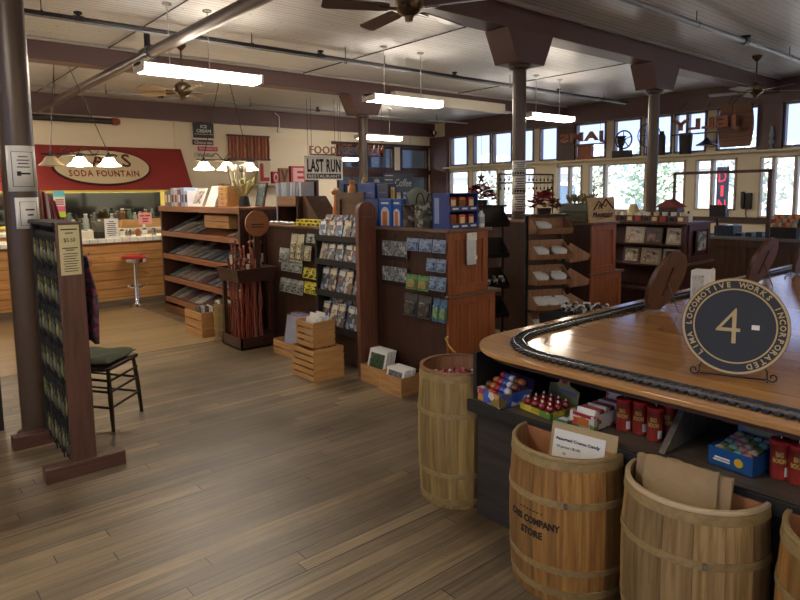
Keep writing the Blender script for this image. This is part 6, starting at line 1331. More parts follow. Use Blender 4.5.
t, a, b = wallsign('flavor_sign', 'cream vanilla sign, lowest of the flavour signs', 194, 214, 152.5, 157.5, SY, paint('sign_offwhite', 'c8c0a8', 0.5)); words(t, 'Vanilla', INK, a, b, SY, 0.72, 0.72, bold=0.0)
a = on_y(227, 135, SY); b = on_y(269, 160, SY)
t = thing('slatted_panel', 'red and tan striped reed panel hanging on the back wall', 'wall panel', ((a.x + b.x) / 2, SY, b.z)); m = MB(); ns = 34
SL = [paint('reed_%d' % i, c, 0.6) for i, c in enumerate(['8c3c2c', 'a8683c', '6c2c24', 'b48a60'])]
for k in range(ns): x = a.x + (b.x - a.x) * (k + 0.5) / ns; m.tube([(x, SY - 0.03, b.z), (x + 0.01 * math.sin(k), SY - 0.03, (a.z + b.z) / 2), (x, SY - 0.03, a.z)], (b.x - a.x) / ns * 0.5, 6, SL[(k * 7 + k // 3) % 4])
m.build('reeds', None, t); MB().box(a.x - 0.02, b.x + 0.02, SY - 0.05, SY, a.z - 0.02, a.z + 0.02).box(a.x - 0.02, b.x + 0.02, SY - 0.05, SY, b.z - 0.02, b.z + 0.02).build('frame', DARKBROWN, t)
# thermostat box with conduit
a = on_y(275, 129, SY); b = on_y(279, 133, SY); t = thing('wall_box', 'small white control box on the beam above the reed panel', 'control box', ((a.x + b.x) / 2, SY - 0.1, b.z)); MB().box(a.x, b.x, SY - 0.15, SY - 0.09, b.z, a.z).build('body', WHITE, t, bev=0.004); c = (a.x + b.x) / 2; MB().tube([(c, SY - 0.12, a.z), (c, SY - 0.12, a.z + 0.30), (c - 0.12, SY - 0.12, a.z + 0.38)], 0.014, 6).build('conduit', WHITE, t)
# LOVE letters on a ledge
sh_ = thing('wall_shelf', 'pale shelf on the back wall holding the big letter blocks', 'shelf', (8.6, 14.0, 1.9)); a0 = on_y(222, 184, 14.0); a1 = on_y(306, 186, 14.0)
LZ2 = min(on_y(265, 182, 13.95).z, on_y(290, 183.5, 13.95).z)
MB().box(a0.x, a1.x, 13.86, 14.22, LZ2 - 0.05, LZ2).build('board', paint('pale_shelf', 'b8a888', 0.5), sh_); 
for x in (a0.x + 0.3, (a0.x + a1.x) / 2, a1.x - 0.3): MB().prism([(x, 14.22, LZ2 - 0.05), (x, 13.92, LZ2 - 0.05), (x, 14.22, LZ2 - 0.3)], (0.04, 0, 0)).build('bracket', DARKBROWN, sh_)
def letter_block(l, px0, px1, py0, py1, bc, lc, label, Y=13.95):
    a = on_y(px0, py0, Y); b = on_y(px1, py1, Y); t = thing('letter_block', label, 'letter', ((a.x + b.x) / 2, Y + 0.05, LZ2), 0, None)
    MB().box(a.x, b.x, Y, Y + 0.10, LZ2 + 0.001, a.z).build('block', bc, t, bev=0.006); text_obj('letter', l, lc, t, ((a.x + b.x) / 2, Y - 0.008, (LZ2 + a.z) / 2), (1, 0, 0), (0, 0, 1), (b.x - a.x) * 0.72, (a.z - LZ2) * 0.80, 0.012, bold=0.04)
RL = paint('letter_red', 'a02830', 0.45)
letter_block('L', 258, 271, 161, 182, paint('block_cream', 'cdbfa4', 0.5), RL, 'big cream block with a red letter L on the wall shelf')
letter_block('O', 272.5, 279, 171.5, 182, RL, paint('letter_pink', 'd8a0a4', 0.5), 'small red block with a pink letter O on the wall shelf')
letter_block('V', 279.5, 289.5, 168, 182, paint('block_brown', '84603c', 0.5), paint('letter_darkred', '5c1c1c', 0.5), 'brown block with a dark red letter V on the wall shelf')
letter_block('E', 290.5, 306, 166, 184, RL, paint('letter_pink', 'd8a0a4', 0.5), 'red block with a pink letter E on the wall shelf')
t, a, b = wallsign('menu_board', 'white panel on the back wall below the letter E block', 288, 305, 190, 203, BY - 0.01, WHITE, cat='board'); MB().box(a.x + 0.08, b.x - 0.08, BY - 0.04, BY - 0.035, a.z - 0.22, a.z - 0.12).build('print', BLACK, t)
# FOOD / ICE CREAM hanging letters and the restaurant sign
def hung_word(label, s_, px0, px1, py0, py1, Y, m_):
    a = on_y(px0, py0, Y); b = on_y(px1, py1, Y); t = thing('letter_sign', label, 'sign', ((a.x + b.x) / 2, Y, b.z)); text_obj('lettering', s_, m_, t, ((a.x + b.x) / 2, Y, (a.z + b.z) / 2), (1, 0, 0), (0, 0, 1), b.x - a.x, a.z - b.z, 0.02, bold=0.012, spacing=1.1)
    MB().box(a.x, b.x, Y - 0.01, Y + 0.01, b.z - 0.03, b.z).build('rail', DARKBROWN, t)
    for x in (a.x + 0.05, b.x - 0.05): MB().tube([(x, Y, b.z), (x, Y, CEIL - 0.001)], 0.005, 4).build('wire', BLACKM, t)
HY = 11.6
hung_word('brown hanging letters reading FOOD', 'FOOD', 309.5, 337, 145.5, 154.5, HY, RUST); hung_word('brown hanging letters reading ICE CREAM, partly behind a column', 'ICE CREAM', 338.5, 384, 143.5, 156, HY, RUST)
a = on_y(304, 155.5, HY + 0.4); b = on_y(342.5, 180, HY + 0.4); Y = HY + 0.4
t = thing('restaurant_sign', 'white sign reading LAST RUN RESTAURANT hanging below the food letters', 'sign', ((a.x + b.x) / 2, Y, b.z)); MB().box(a.x, b.x, Y - 0.02, Y, b.z, a.z).build('board', paint('board_offwhite', 'e8e6de', 0.5, var=0.03), t, bev=0.003)
H_ = a.z - b.z; W_ = b.x - a.x; text_obj('lettering', 'LAST RUN', INK, t, (a.x + W_ * 0.5, Y - 0.024, b.z + H_ * 0.60), (1, 0, 0), (0, 0, 1), W_ * 0.88, H_ * 0.56, 0.006, bold=0.03, spacing=1.1)
MB().box(a.x + W_ * 0.05, b.x - W_ * 0.05, Y - 0.024, Y - 0.02, b.z + H_ * 0.06, b.z + H_ * 0.26).build('band', INK, t); text_obj('lettering', 'RESTAURANT', WTXT, t, (a.x + W_ * 0.5, Y - 0.028, b.z + H_ * 0.16), (1, 0, 0), (0, 0, 1), W_ * 0.84, H_ * 0.13, 0.004, bold=0.02)
for x in (a.x + 0.1, b.x - 0.1): MB().tube([(x, Y - 0.01, a.z), (x, Y - 0.01, CEIL - 0.001)], 0.005, 4).build('wire', BLACKM, t)
# coffee board
Y = 13.9; a = on_y(383, 173, Y); b = on_y(413, 192, Y); t = thing('coffee_board', 'dark chalkboard with the word Coffee in front of the restaurant windows', 'sign', ((a.x + b.x) / 2, Y, b.z)); MB().box(a.x, b.x, Y - 0.02, Y, b.z, a.z).build('board', paint('slate', '3a3c42', 0.6), t)
text_obj('lettering', 'Coffee', paint('chalk', 'a4a6a8', 0.8), t, ((a.x * 0.35 + b.x * 0.65), Y - 0.024, (a.z + b.z) / 2), (1, 0, 0), (0, 0, 1), (b.x - a.x) * 0.55, (a.z - b.z) * 0.4, 0.004, shear=0.3)
m = MB()
for k in range(4): m.box(a.x + 0.05, a.x + (b.x - a.x) * 0.3, Y - 0.024, Y - 0.02, b.z + 0.1 + 0.12 * k, b.z + 0.13 + 0.12 * k)
m.build('print', paint('chalk', 'a4a6a8', 0.8), t)
for x in (a.x + 0.1, b.x - 0.1): MB().tube([(x, Y - 0.01, a.z), (x, Y - 0.01, 3.26), (x, BY - 0.1, 3.30)], 0.005, 4).build('wire', BLACKM, t)
t = thing('wall_sign', 'small black framed picture on the back wall left of the restaurant windows', 'picture', (11, BY - 0.02, 1.7)); a = on_y(344, 184, BY - 0.02); b = on_y(357, 190, BY - 0.02); t.location = ((a.x + b.x) / 2, BY - 0.02, b.z - 0.25); MB().box(a.x, b.x, BY - 0.05, BY - 0.001, b.z - 0.25, a.z).build('frame', BLACK, t); MB().box(a.x + 0.1, b.x - 0.1, BY - 0.055, BY - 0.05, b.z - 0.15, a.z - 0.05).build('print', CREAM, t)
# ================================================================ train table with its cabinet
TZ = 0.875; TX = 2.10; TY = 2.09
TTOP = boards('honey_table_boards', ['8e6438', 'ac804c', '9a6e3e', '84582e', 'a87c4a'], 1.9, 0.13, rough=0.13, dark='5a4026', mortar=0.012, streak=0.22, rvar=0.08, bump=0.05, rot=PI / 2)
outline = []
R_ = 0.34
for k in range(13): a = PI / 2 + (PI / 2) * k / 12; outline.append((TX + R_ + R_ * math.cos(a), TY - R_ + R_ * math.sin(a)))
poly = [(8.0, TY), ] + outline + [(TX, -1.9), (8.0, -1.9)]
tb = thing('train_table', 'large glossy honey wooden table with a model railway around its edge', 'table', (4.5, 0.5, 0))
m = MB().prism([(x, y, TZ - 0.022) for x, y in poly][::-1], (0, 0, 0.022)); m.build('tabletop', TTOP, tb, bev=0.004)
m = MB().prism([(x + (0.03 if x < 3 else 0), y - (0.03 if y > 0 else -0.03), TZ - 0.045) for x, y in poly][::-1], (0, 0, 0.0225)); m.build('edge_trim', DARKWOOD_Y, tb)
DKG = wood('dark_grey_board', '3c3732', '262220', 'y', 0.5)
m = MB(); m.box(2.23, 7.8, -1.8, 2.03, 0, 0.57)
m.build('cabinet_base', DKG, tb)
MB().box(2.18, 2.75, -1.8, 2.03, 0.575, 0.60).build('display_shelf', wood('shelf_grey', '5c5248', '443c34', 'y', 0.45), tb, bev=0.003)
MB().box(2.165, 2.18, -1.8, 2.04, 0.545, 0.602).build('shelf_lip', BLACKM, tb, bev=0.003)
MB().box(2.75, 2.77, -1.8, 2.03, 0.60, TZ - 0.045).box(2.20, 2.75, 2.01, 2.03, 0.60, TZ - 0.045).box(2.77, 7.8, 1.98, 2.03, 0.57, TZ - 0.045).build('shelf_back', BLACKM, tb)
for y in (1.105, 0.06): MB().prism([(2.24, y - 0.012, 0.602), (2.74, y - 0.012, 0.602), (2.74, y - 0.012, TZ - 0.046), (2.50, y - 0.012, TZ - 0.046)], (0, 0.024, 0)).build('divider', wood('divider_grey', '6c665c', '504a42', 'z', 0.5), tb)
# railway track
def track_pts(off):
    pts = []; x0 = TX + off; y0 = 1.955; R = 0.375
    y = -1.75
    while y < y0 - R: pts.append(Vector((x0, y, 0))); y += 0.03
    for k in range(15): a = PI - (PI / 2) * k / 14; pts.append(Vector((x0 + R + R * math.cos(a), y0 - R + R * math.sin(a), 0)))
    x = x0 + R + 0.03
    while x < 7.9: pts.append(Vector((x, y0, 0))); x += 0.03
    return pts
tr = thing('railway_track', 'dark model railway track following the table edge', 'railway track', (3.0, 1.5, TZ))
cl_ = track_pts(0.105)
acc = 0; slp = MB(); step = 0.034
nrm = []
for i in range(len(cl_)):
    d = (cl_[min(i + 1, len(cl_) - 1)] - cl_[max(i - 1, 0)]).normalized(); nrm.append(Vector((-d.y, d.x, 0)))
last = None; dist = 0; target = 0
for i in range(len(cl_) - 1):
    seg = (cl_[i + 1] - cl_[i]).length
    while target <= dist + seg:
        f_ = (target - dist) / seg; p = cl_[i].lerp(cl_[i + 1], f_); d = (cl_[i + 1] - cl_[i]).normalized(); nn = Vector((-d.y, d.x, 0))
        M = Matrix(((d.x, nn.x, 0, p.x), (d.y, nn.y, 0, p.y), (0, 0, 1, TZ), (0, 0, 0, 1)))
        slp.box(-0.010, 0.010, -0.040, 0.040, 0.0005, 0.010, M=M); target += step
    dist += seg
slp.build('sleepers', paint('black_sleeper', '1c1c1e', 0.6), tr)
for s_ in (-1, 1):
    r_ = MB(); vs = []; fs = []
    for p, nn in zip(cl_, nrm):
        for (o_, z) in ((-0.003, 0.010), (-0.003, 0.021), (0.003, 0.021), (0.003, 0.010)): q = p + nn * (s_ * 0.0225 + o_); vs.append((q.x, q.y, TZ + z))
    for i in range(len(cl_) - 1):
        for k in range(4): q = (k + 1) % 4; fs.append((i * 4 + k, i * 4 + q, (i + 1) * 4 + q, (i + 1) * 4 + k))
    r_.add(vs, fs); r_.build('rail', paint('rail_metal', '8c8e90', 0.25, 0.9), tr)

# round locomotive plaques on scroll easels
BLK = paint('plaque_black', '17191c', 0.45, var=0.2, scale=60); GOLD = paint('plaque_gold', 'b09a6c', 0.45, 0.2)
def plaque(name, label, x, y, rz, r, lean, front=True, group=None):
    """disc of radius r facing local -x, leaning back; stands on a wire easel"""
    t = thing(name, label, 'plaque', (x, y, TZ), rz, group)
    zc = r * math.cos(lean) + 0.03
    M = Matrix.Translation((0, 0, 0.012)) @ Matrix.Rotation(lean, 4, 'Y') @ Matrix.Translation((0, 0, r)) @ Matrix.Rotation(-PI / 2, 4, 'Y')
    # local disc frame: z = out of the face (towards -x), y = -y?
    MB().lathe([(0, -0.024), (r, -0.024), (r, 0.0), (0, 0.0)], 56, M=M).build('disc', wood('plaque_back_wood', '5c3e30', '3c261c', 'z', 0.35), t, world=False)
    if not front: MB().box(-0.012, 0.012, -r * 0.5, r * 0.5, -0.030, -0.024, M=M @ Matrix.Rotation(PI / 2, 4, 'Z')).build('brace', DARKBROWN, t, world=False)
    if front:
        MB().lathe([(0, 0.0005), (r * 0.985, 0.0005), (r * 0.985, 0.002), (0, 0.002)], 56, M=M).build('face', BLK, t, world=False)
        MB().lathe([(r * 0.94, 0.002), (r * 0.94, 0.006), (r * 0.985, 0.006), (r * 0.985, 0.002)], 56, M=M).build('outer_ring', GOLD, t, world=False); MB().lathe([(r * 0.745, 0.002), (r * 0.745, 0.006), (r * 0.775, 0.006), (r * 0.775, 0.002)], 56, M=M).build('inner_ring', GOLD, t, world=False)
    e = MB()
    for s_ in (-1, 1):
        yy = s_ * r * 0.62
        e.tube([(-0.028, yy + s_ * (0.016 + (0.019 - 0.0012 * k) * math.cos(a)), 0.024 + (0.019 - 0.0012 * k) * math.sin(a)) for k, a in [(k, (PI if s_ > 0 else PI) + 0.62 * k) for k in range(12)]], 0.0032, 6)
        e.tube([(-0.03, yy, 0.006), (0.0, yy, 0.006), (0.02, yy, 0.03), (0.02 + r * 0.9 * math.tan(lean) , yy * 0.2, r * 1.0)], 0.0035, 6)
    e.tube([(0.02 + r * 0.9 * math.tan(lean), 0, r * 1.0), (0.02 + r * 0.95 * math.tan(lean) + 0.07, 0, 0.004)], 0.0035, 6); e.tube([(0.0, -r * 0.62, 0.006), (0.0, r * 0.62, 0.006)], 0.003, 6)
    e.build('easel', paint('wrought_iron', '3a302a', 0.35, 0.6), t, world=False)
    return t, M
pc_, MP = plaque('locomotive_plaque', 'black and gold round plaque with a big 4, standing on the table', 2.50, 0.965, d2r(21), 0.187, d2r(14))
def disc_text(s_, ang, r, size, mat, parent, M):
    cu = bpy.data.curves.new('t', 'FONT'); cu.body = s_; cu.extrude = 0.003 / size; cu.align_x = 'CENTER'; cu.align_y = 'CENTER'; cu.offset = 0.03
    o = bpy.data.objects.new('t', cu); COL.objects.link(o); me = bpy.data.meshes.new_from_object(o); bpy.data.objects.remove(o)
    # disc frame: world up is -x of M's frame? resolved by U,V below
    th = math.radians(ang); u = Vector((math.cos(th), math.sin(th), 0)); w = Vector((-math.sin(th), math.cos(th), 0))
    return me, u, w
# disc frame axes: M local z -> out of the face.  up-in-disc and right-in-disc found from the matrix
upv = (MP.to_3x3().inverted() @ Vector((math.sin(d2r(14)), 0, math.cos(d2r(14))))).normalized(); outv = Vector((0, 0, 1)); rgt = upv.cross(outv).normalized()
def place_glyphs(s_, cx_, cy_, rotdeg, size, name='letter', stretch=1.0):
    cu = bpy.data.curves.new('t', 'FONT'); cu.body = s_; cu.extrude = 0.5; cu.align_x = 'CENTER'; cu.align_y = 'CENTER'; cu.offset = 0.025 if name == 'letter' else -0.012; cu.resolution_u = 2
    o = bpy.data.objects.new('t', cu); COL.objects.link(o); me = bpy.data.meshes.new_from_object(o); bpy.data.objects.remove(o)
    ys = [v.co.y for v in me.vertices]; xs = [v.co.x for v in me.vertices]; H_ = max(ys) - min(ys); my = (max(ys) + min(ys)) / 2; mx = (max(xs) + min(xs)) / 2
    ca, sa = math.cos(math.radians(rotdeg)), math.sin(math.radians(rotdeg))
    for v in me.vertices:
        x = (v.co.x - mx) / H_ * size * stretch; y = (v.co.y - my) / H_ * size; X = cx_ + x * ca - y * sa; Y = cy_ + x * sa + y * ca
        v.co = MP @ (rgt * X + upv * Y + outv * (0.0045 + v.co.z * 0.004))
    me.materials.clear(); me.materials.append(GOLD); o = bpy.data.objects.new(name, me); COL.objects.link(o); o.parent = pc_; return o
place_glyphs('4', -0.022, 0.0, 0, 0.135, 'numeral', 0.95)
txt = 'LIMA LOCOMOTIVE WORKS INCORPORATED'; n_ = len(txt); a0, a1 = 224, -70
for i, chh in enumerate(txt):
    if chh == ' ': continue
    a = a0 + (a1 - a0) * i / (n_ - 1); rr_ = 0.187 * 0.86; place_glyphs(chh, rr_ * math.cos(math.radians(a)), rr_ * math.sin(math.radians(a)), a - 90, 0.021, 'letter')
vs = [MP @ (rgt * x + upv * y + outv * z) for x, y in ((0.058, -0.010), (0.084, -0.010), (0.084, 0.008), (0.058, 0.008)) for z in (0.003,)]
MB().prism(vs, (MP.to_3x3() @ outv) * 0.001, WHITE).build('price_sticker', None, pc_, world=False)
plaque('locomotive_plaque', 'brown back of a round plaque on the table beside the white box', 3.60, 1.855, d2r(-91), 0.187, d2r(20), False)
plaque('locomotive_plaque', 'brown back of a round plaque further along the table, before the checkout counter', 5.02, 1.84, d2r(-91), 0.187, d2r(20), False)
plaque('locomotive_plaque', 'brown back of a round plaque cut by the right edge of the picture', 5.90, 1.82, d2r(-91), 0.187, d2r(20), False)
t = thing('white_carton', 'white carton standing on the table behind the number plaque', 'box', (4.20, 1.83, TZ), d2r(10)); MB().box(-0.06, 0.06, -0.06, 0.06, 0, 0.19).build('body', WHITE, t, world=False, bev=0.003); MB().box(-0.0615, -0.06, -0.02, 0.05, 0.03, 0.16).build('print', blotch('grey_sketch', ['9c9890', 'c8c4b8', '6c6860'], 18, 0.5, 'noise', (1, 2, 1)), t, world=False)
MB().prism([(-0.06, -0.06, 0.19), (0.06, -0.06, 0.19), (0.06, -0.05, 0.20), (-0.06, -0.05, 0.20)], (0, 0.004, 0)).build('flap', WHITE, t, world=False)

# ---------------------------------------------------------------- barrels
TONES = {}
def variants(mat):
    """the same stave wood cut from three boards of slightly different tone"""
    if mat.name not in TONES:
        base = STAVE_COL[mat.name]; out = [mat]
        for i, f_ in enumerate((0.86, 1.12)):
            h = [''.join('%02x' % max(0, min(255, int(int(c[j:j + 2], 16) * f_))) for j in (0, 2, 4)) for c in base]; out.append(wood(mat.name + '_board_%d' % i, h[0], h[1], 'z', 0.58, scale=2.4, stretch=22, knots=(i == 0)))
        TONES[mat.name] = out
    return TONES[mat.name]
STAVE_COL = {'barrel_staves': ('98804f', '6c5429'), 'honey_staves': ('9e763e', '6e4a20'), 'pale_staves': ('9a8056', '6e5630')}
def full_barrel(name, label, cx_, cy_, r, h, bulge, mat, hoops):
    t = thing(name, label, 'barrel', (cx_, cy_, 0)); pr = barrel_profile(r, h, bulge)
    ns = 16
    vs = []; fs = []; m = MB()
    # staves as shallow facets with fine gaps
    for k in range(ns):
        a0 = 2 * PI * k / ns + 0.004; a1 = 2 * PI * (k + 1) / ns - 0.004
        m.lathe([(q - 0.012, z) for q, z in pr[::-1]] + [(q, z) for q, z in pr] + [(pr[-1][0] - 0.012, pr[-1][1])], 3, variants(mat)[(k * 5 + k // 3) % 3], c=(0, 0, 0), a0=a0, a1=a1)
    m.build('staves', None, t, world=False)
    MB().lathe([(r - 0.012, h), (r - 0.0125, 0.08)], 40, TERRA).lathe([(r - 0.0125, h * 0.886), (0, h * 0.886)], 40, TERRA).build('lining', None, t, world=False)
    MB().lathe([(r - 0.016, h - 0.002), (r + 0.004, h - 0.002), (r + 0.005, h + 0.006), (r - 0.014, h + 0.006)], 40).build('rim', TERRA, t, world=False)
    for z, hw_ in hoops:
        f_ = z / h * 12; i = min(11, int(f_)); q = pr[i][0] + (pr[i + 1][0] - pr[i][0]) * (f_ - i); f2 = min(12, (z + hw_) / h * 12); i2 = min(11, int(f2)); q2 = pr[i2][0] + (pr[i2 + 1][0] - pr[i2][0]) * (f2 - i2)
        MB().lathe([(q - 0.002, z), (q + 0.004, z), (q2 + 0.004, z + hw_), (q2 - 0.002, z + hw_)], 44).build('hoop', HOOP, t, world=False)
    return t
full_barrel('barrel', 'tall wooden barrel at the corner of the train table', 2.32, 2.255, 0.193, 0.70, 0.026, STAVE, [(0.02, 0.03), (0.165, 0.025), (0.475, 0.025), (0.655, 0.035)])
rr2 = random.Random(4)
CANDC = [paint('wrap_red', 'a8384c', 0.3), paint('wrap_white', 'c8b8b8', 0.3), paint('wrap_pink', 'c06c80', 0.3), paint('wrap_maroon', '6c2430', 0.3)]
cnd = []
for i in range(4):
    t = thing('wrapped_candy', 'c', 'candy'); MB().ball((0, 0, 0.011), 0.011, None, 8, 6, (1.3, 1, 1)).build('sweet', CANDC[i], t, world=False)
    MB().prism([(0.012, 0, 0.011), (0.026, 0.008, 0.011), (0.026, -0.008, 0.011)], (0, 0, 0.002)).prism([(-0.012, 0, 0.011), (-0.026, -0.008, 0.011), (-0.026, 0.008, 0.011)], (0, 0, 0.002)).build('wrapper_end', CANDC[(i + 1) % 4], t, world=False); cnd.append(t)
k = 0
for ring, (rr_, n_) in enumerate(((0.03, 4), (0.075, 9), (0.12, 14), (0.155, 18))):
    for i in range(n_):
        a = 2 * PI * i / n_ + ring; loc = (2.32 + rr_ * math.cos(a), 2.255 + rr_ * math.sin(a), 0.6205 + 0.0); lab = 'wrapped candy in the tall barrel, number %s clockwise in the %s ring from its centre' % (['one', 'two', 'three', 'four', 'five', 'six', 'seven', 'eight', 'nine', 'ten', 'eleven', 'twelve', 'thirteen', 'fourteen', 'fifteen', 'sixteen', 'seventeen', 'eighteen'][i], ORD[ring])
        lab = 'small red and white wrapped candy lying loose in the tall corner barrel'
        if k < 4: t = cnd[k]; t.location = loc; t.rotation_euler = (0, 0, a * 3); t['label'] = lab; t['group'] = 'wrapped candies in the tall barrel'
        else: dup(cnd[k % 4], loc, a * 3, lab, 'wrapped candies in the tall barrel')
        k += 1
t = thing('bin_divider', 'greenish beige card standing in the tall barrel against its right side', 'card', (2.42, 2.16, 0.6205)); MB().box(-0.075, 0.075, -0.003, 0.003, 0, 0.095, M=Matrix.Rotation(d2r(20), 4, 'Z') @ Matrix.Rotation(d2r(6), 4, 'X')).build('card', paint('beige_card', 'a89c78', 0.6), t, world=False); MB().box(-0.075, 0.075, -0.005, 0.005, 0.090, 0.098, M=Matrix.Rotation(d2r(20), 4, 'Z') @ Matrix.Rotation(d2r(6), 4, 'X')).build('top_edge', HOOP, t, world=False)

def half_barrel(label, cy_, mat, tone, lettering=False):
    """half barrel, flat back against the cabinet; opening upwards"""
    cx_ = 2.150; r = 0.232; h = 0.59; bulge = 0.022; t = thing('half_barrel', label, 'barrel', (cx_, cy_, 0)); pr = barrel_profile(r, h, bulge); A0, A1 = PI / 2, 3 * PI / 2
    ns = 8; m = MB()
    for k in range(ns):
        a0 = A0 + (A1 - A0) * k / ns + 0.004; a1 = A0 + (A1 - A0) * (k + 1) / ns - 0.004
        m.lathe([(q - 0.012, z) for q, z in pr[::-1]] + [(q, z) for q, z in pr] + [(pr[-1][0] - 0.012, pr[-1][1])], 4, variants(mat)[(k * 5 + k // 3) % 3], a0=a0, a1=a1)
    m.build('staves', None, t, world=False)
    MB().lathe([(r - 0.012, h), (r - 0.0125, 0.05)], 30, TERRA, a0=A0, a1=A1).lathe([(r - 0.012, h * 0.72), (0, h * 0.72)], 30, TERRA, a0=A0, a1=A1).build('lining', None, t, world=False)
    MB().box(0, 0.010, -r + 0.002, r - 0.002, 0.0, h - 0.01).build('back_board', paint('back_board', 'a06c46', 0.6, var=0.2), t, world=False)
    MB().lathe([(r - 0.014, h - 0.010), (r + 0.004, h - 0.010), (r + 0.004, h), (r + 0.001, h + 0.004), (r - 0.011, h + 0.004), (r - 0.014, h)], 40, a0=A0, a1=A1).build('rim', tone, t, world=False)
    for z, hw_ in ((0.035, 0.03), (0.13, 0.026), (0.40, 0.026), (0.545, 0.033)):
        f_ = z / h * 12; i = min(11, int(f_)); q = pr[i][0]; i2 = min(12, int((z + hw_) / h * 12 + 0.5)); q2 = pr[i2][0]
        b = MB().lathe([(q - 0.002, z), (q + 0.004, z), (max(q2, q - 0.004) + 0.004, z + hw_), (q2 - 0.002, z + hw_)], 36, a0=A0, a1=A1).build('hoop', HOOP, t, world=False)
        if z == 0.40: a = PI * 1.17; MB().box(-0.003, 0.003, -0.006, 0.006, 0.004, 0.022, M=Matrix.Translation((( q + 0.006) * math.cos(a), (q + 0.006) * math.sin(a), z)) @ Matrix.Rotation(a, 4, 'Z')).build('staple', STEEL, b, world=False)
    if lettering:
        def curved(s_, zc, hgt, wid, ac, arc=0.0):
            cu = bpy.data.curves.new('t', 'FONT'); cu.body = s_; cu.extrude = 0.5; cu.align_x = 'CENTER'; cu.align_y = 'CENTER'; cu.offset = 0.03; cu.resolution_u = 2
            o = bpy.data.objects.new('t', cu); COL.objects.link(o); me = bpy.data.meshes.new_from_object(o); bpy.data.objects.remove(o)
            xs = [v.co.x for v in me.vertices]; ys = [v.co.y for v in me.vertices]; mx, my = (max(xs) + min(xs)) / 2, (max(ys) + min(ys)) / 2; W_, H_ = max(xs) - min(xs), max(ys) - min(ys)
            for v in me.vertices:
                x = (v.co.x - mx) / W_ * wid; z = zc + (v.co.y - my) / H_ * hgt; z += arc * (x / wid) ** 2; f_ = z / h * 12; i = int(f_); q = pr[i][0] + (pr[i + 1][0] - pr[i][0]) * (f_ - i) + 0.0015 + v.co.z * 0.0015; a = ac + x / q; v.co = Vector((q * math.cos(a), q * math.sin(a), z))
            me.materials.clear(); me.materials.append(INK); o = bpy.data.objects.new('stencil_lettering', me); COL.objects.link(o); o.parent = t
        ac = PI * 0.985
        curved('CASS COMPANY', 0.318, 0.030, 0.24, ac + 0.02, -0.012); curved('STORE', 0.268, 0.030, 0.105, ac + 0.01); curved('- - - - - - -', 0.358, 0.003, 0.11, ac, -0.002)
    return t
STAVEA = wood('honey_staves', '9e763e', '6e4a20', 'z', 0.55, scale=2.4, stretch=22, knots=True); STAVEB = wood('pale_staves', '9a8056', '6e5630', 'z', 0.6, scale=2.4, stretch=22, knots=True)
half_barrel('honey-coloured half barrel lettered CASS COMPANY STORE under the table', 1.445, STAVEA, HOOP, True)
half_barrel('pale half barrel of brown paper bags, right of the lettered barrel', 0.93, STAVEB, paint('pale_rim', 'b09c7c', 0.5))
half_barrel('honey half barrel cut by the right edge of the picture', 0.415, STAVEA, HOOP)
# card sign and carton in the lettered barrel
t = thing('card_sign', 'white card reading Assorted Creme Candy on a carton in the lettered barrel', 'sign', (2.09, 1.36, 0.427))
M = Matrix.Translation((2.095, 1.395, 0.427)) @ Matrix.Rotation(d2r(-82), 4, 'Z') @ Matrix.Rotation(d2r(-14), 4, 'X')
MB().box(-0.12, 0.16, 0.004, 0.010, 0, 0.225, M=M).build('backing_card', paint('carton_tan', 'a08c64', 0.7), t); MB().box(-0.105, 0.115, 0.0, 0.003, 0.01, 0.198, M=M).build('card', WHITE, t)
R3 = M.to_3x3(); xd, yd = R3 @ Vector((1, 0, 0)), R3 @ Vector((0, 0, 1))
text_obj('lettering', 'Assorted Creme Candy', INK, t, M @ Vector((0.0, -0.002, 0.160)), xd, yd, 0.19, 0.017, 0.001, bold=0.015); text_obj('lettering', '15 pieces / $1.00', INK, t, M @ Vector((-0.035, -0.002, 0.130)), xd, yd, 0.10, 0.013, 0.001); text_obj('lettering', 'Or', INK, t, M @ Vector((-0.05, -0.002, 0.105)), xd, yd, 0.014, 0.011, 0.001); text_obj('lettering', '$6.99', INK, t, M @ Vector((-0.055, -0.002, 0.080)), xd, yd, 0.035, 0.011, 0.001)
# paper bags in the second half barrel
KR = paint('kraft_paper', '97805c', 0.8, var=0.15, scale=18, bump=0.5)
def paper_bag(label, w, h, loc, rx, rz, gr=None):
    t = thing('paper_bag', label, 'paper bag', loc, 0, gr); n_ = 10; vs = []; fs = []; q = random.Random(int(h * 1000))
    M = Matrix.Rotation(rz, 4, 'Z') @ Matrix.Rotation(rx, 4, 'X')
    for s_ in (0, 1):
        for i in range(n_ + 1):
            for j in range(n_ + 1): u = i / n_ - 0.5; v = j / n_; th = 0.006 + 0.014 * (1 - (2 * u) ** 2) * (1 - v * 0.9); vs.append((u * w * (1 - 0.04 * v), (th if s_ else -th) + 0.004 * (q.random() - 0.5), v * h + (0.003 * math.sin(u * 14) if v == 1 else 0)))
    K = (n_ + 1) ** 2
    for i in range(n_):
        for j in range(n_): a = i * (n_ + 1) + j; fs.append((a, a + n_ + 1, a + n_ + 2, a + 1)); fs.append((K + a, K + a + 1, K + a + n_ + 2, K + a + n_ + 1))
    MB().add(vs, fs, None, True, M).build('body', KR, t, world=False)
    MB().box(-w / 2 * 0.96, w / 2 * 0.96, -0.009, -0.006, h - 0.012, h - 0.004, M=M).build('folded_edge', KR, t, world=False)
paper_bag('wide brown paper bag standing at the front of the pale half barrel', 0.25, 0.235, (2.045, 0.955, 0.427), d2r(-12), d2r(-84), 'brown paper bags')
paper_bag('brown paper bag tucked behind the front one in the pale half barrel', 0.24, 0.222, (2.09, 0.915, 0.427), d2r(-8), d2r(-92), 'brown paper bags')
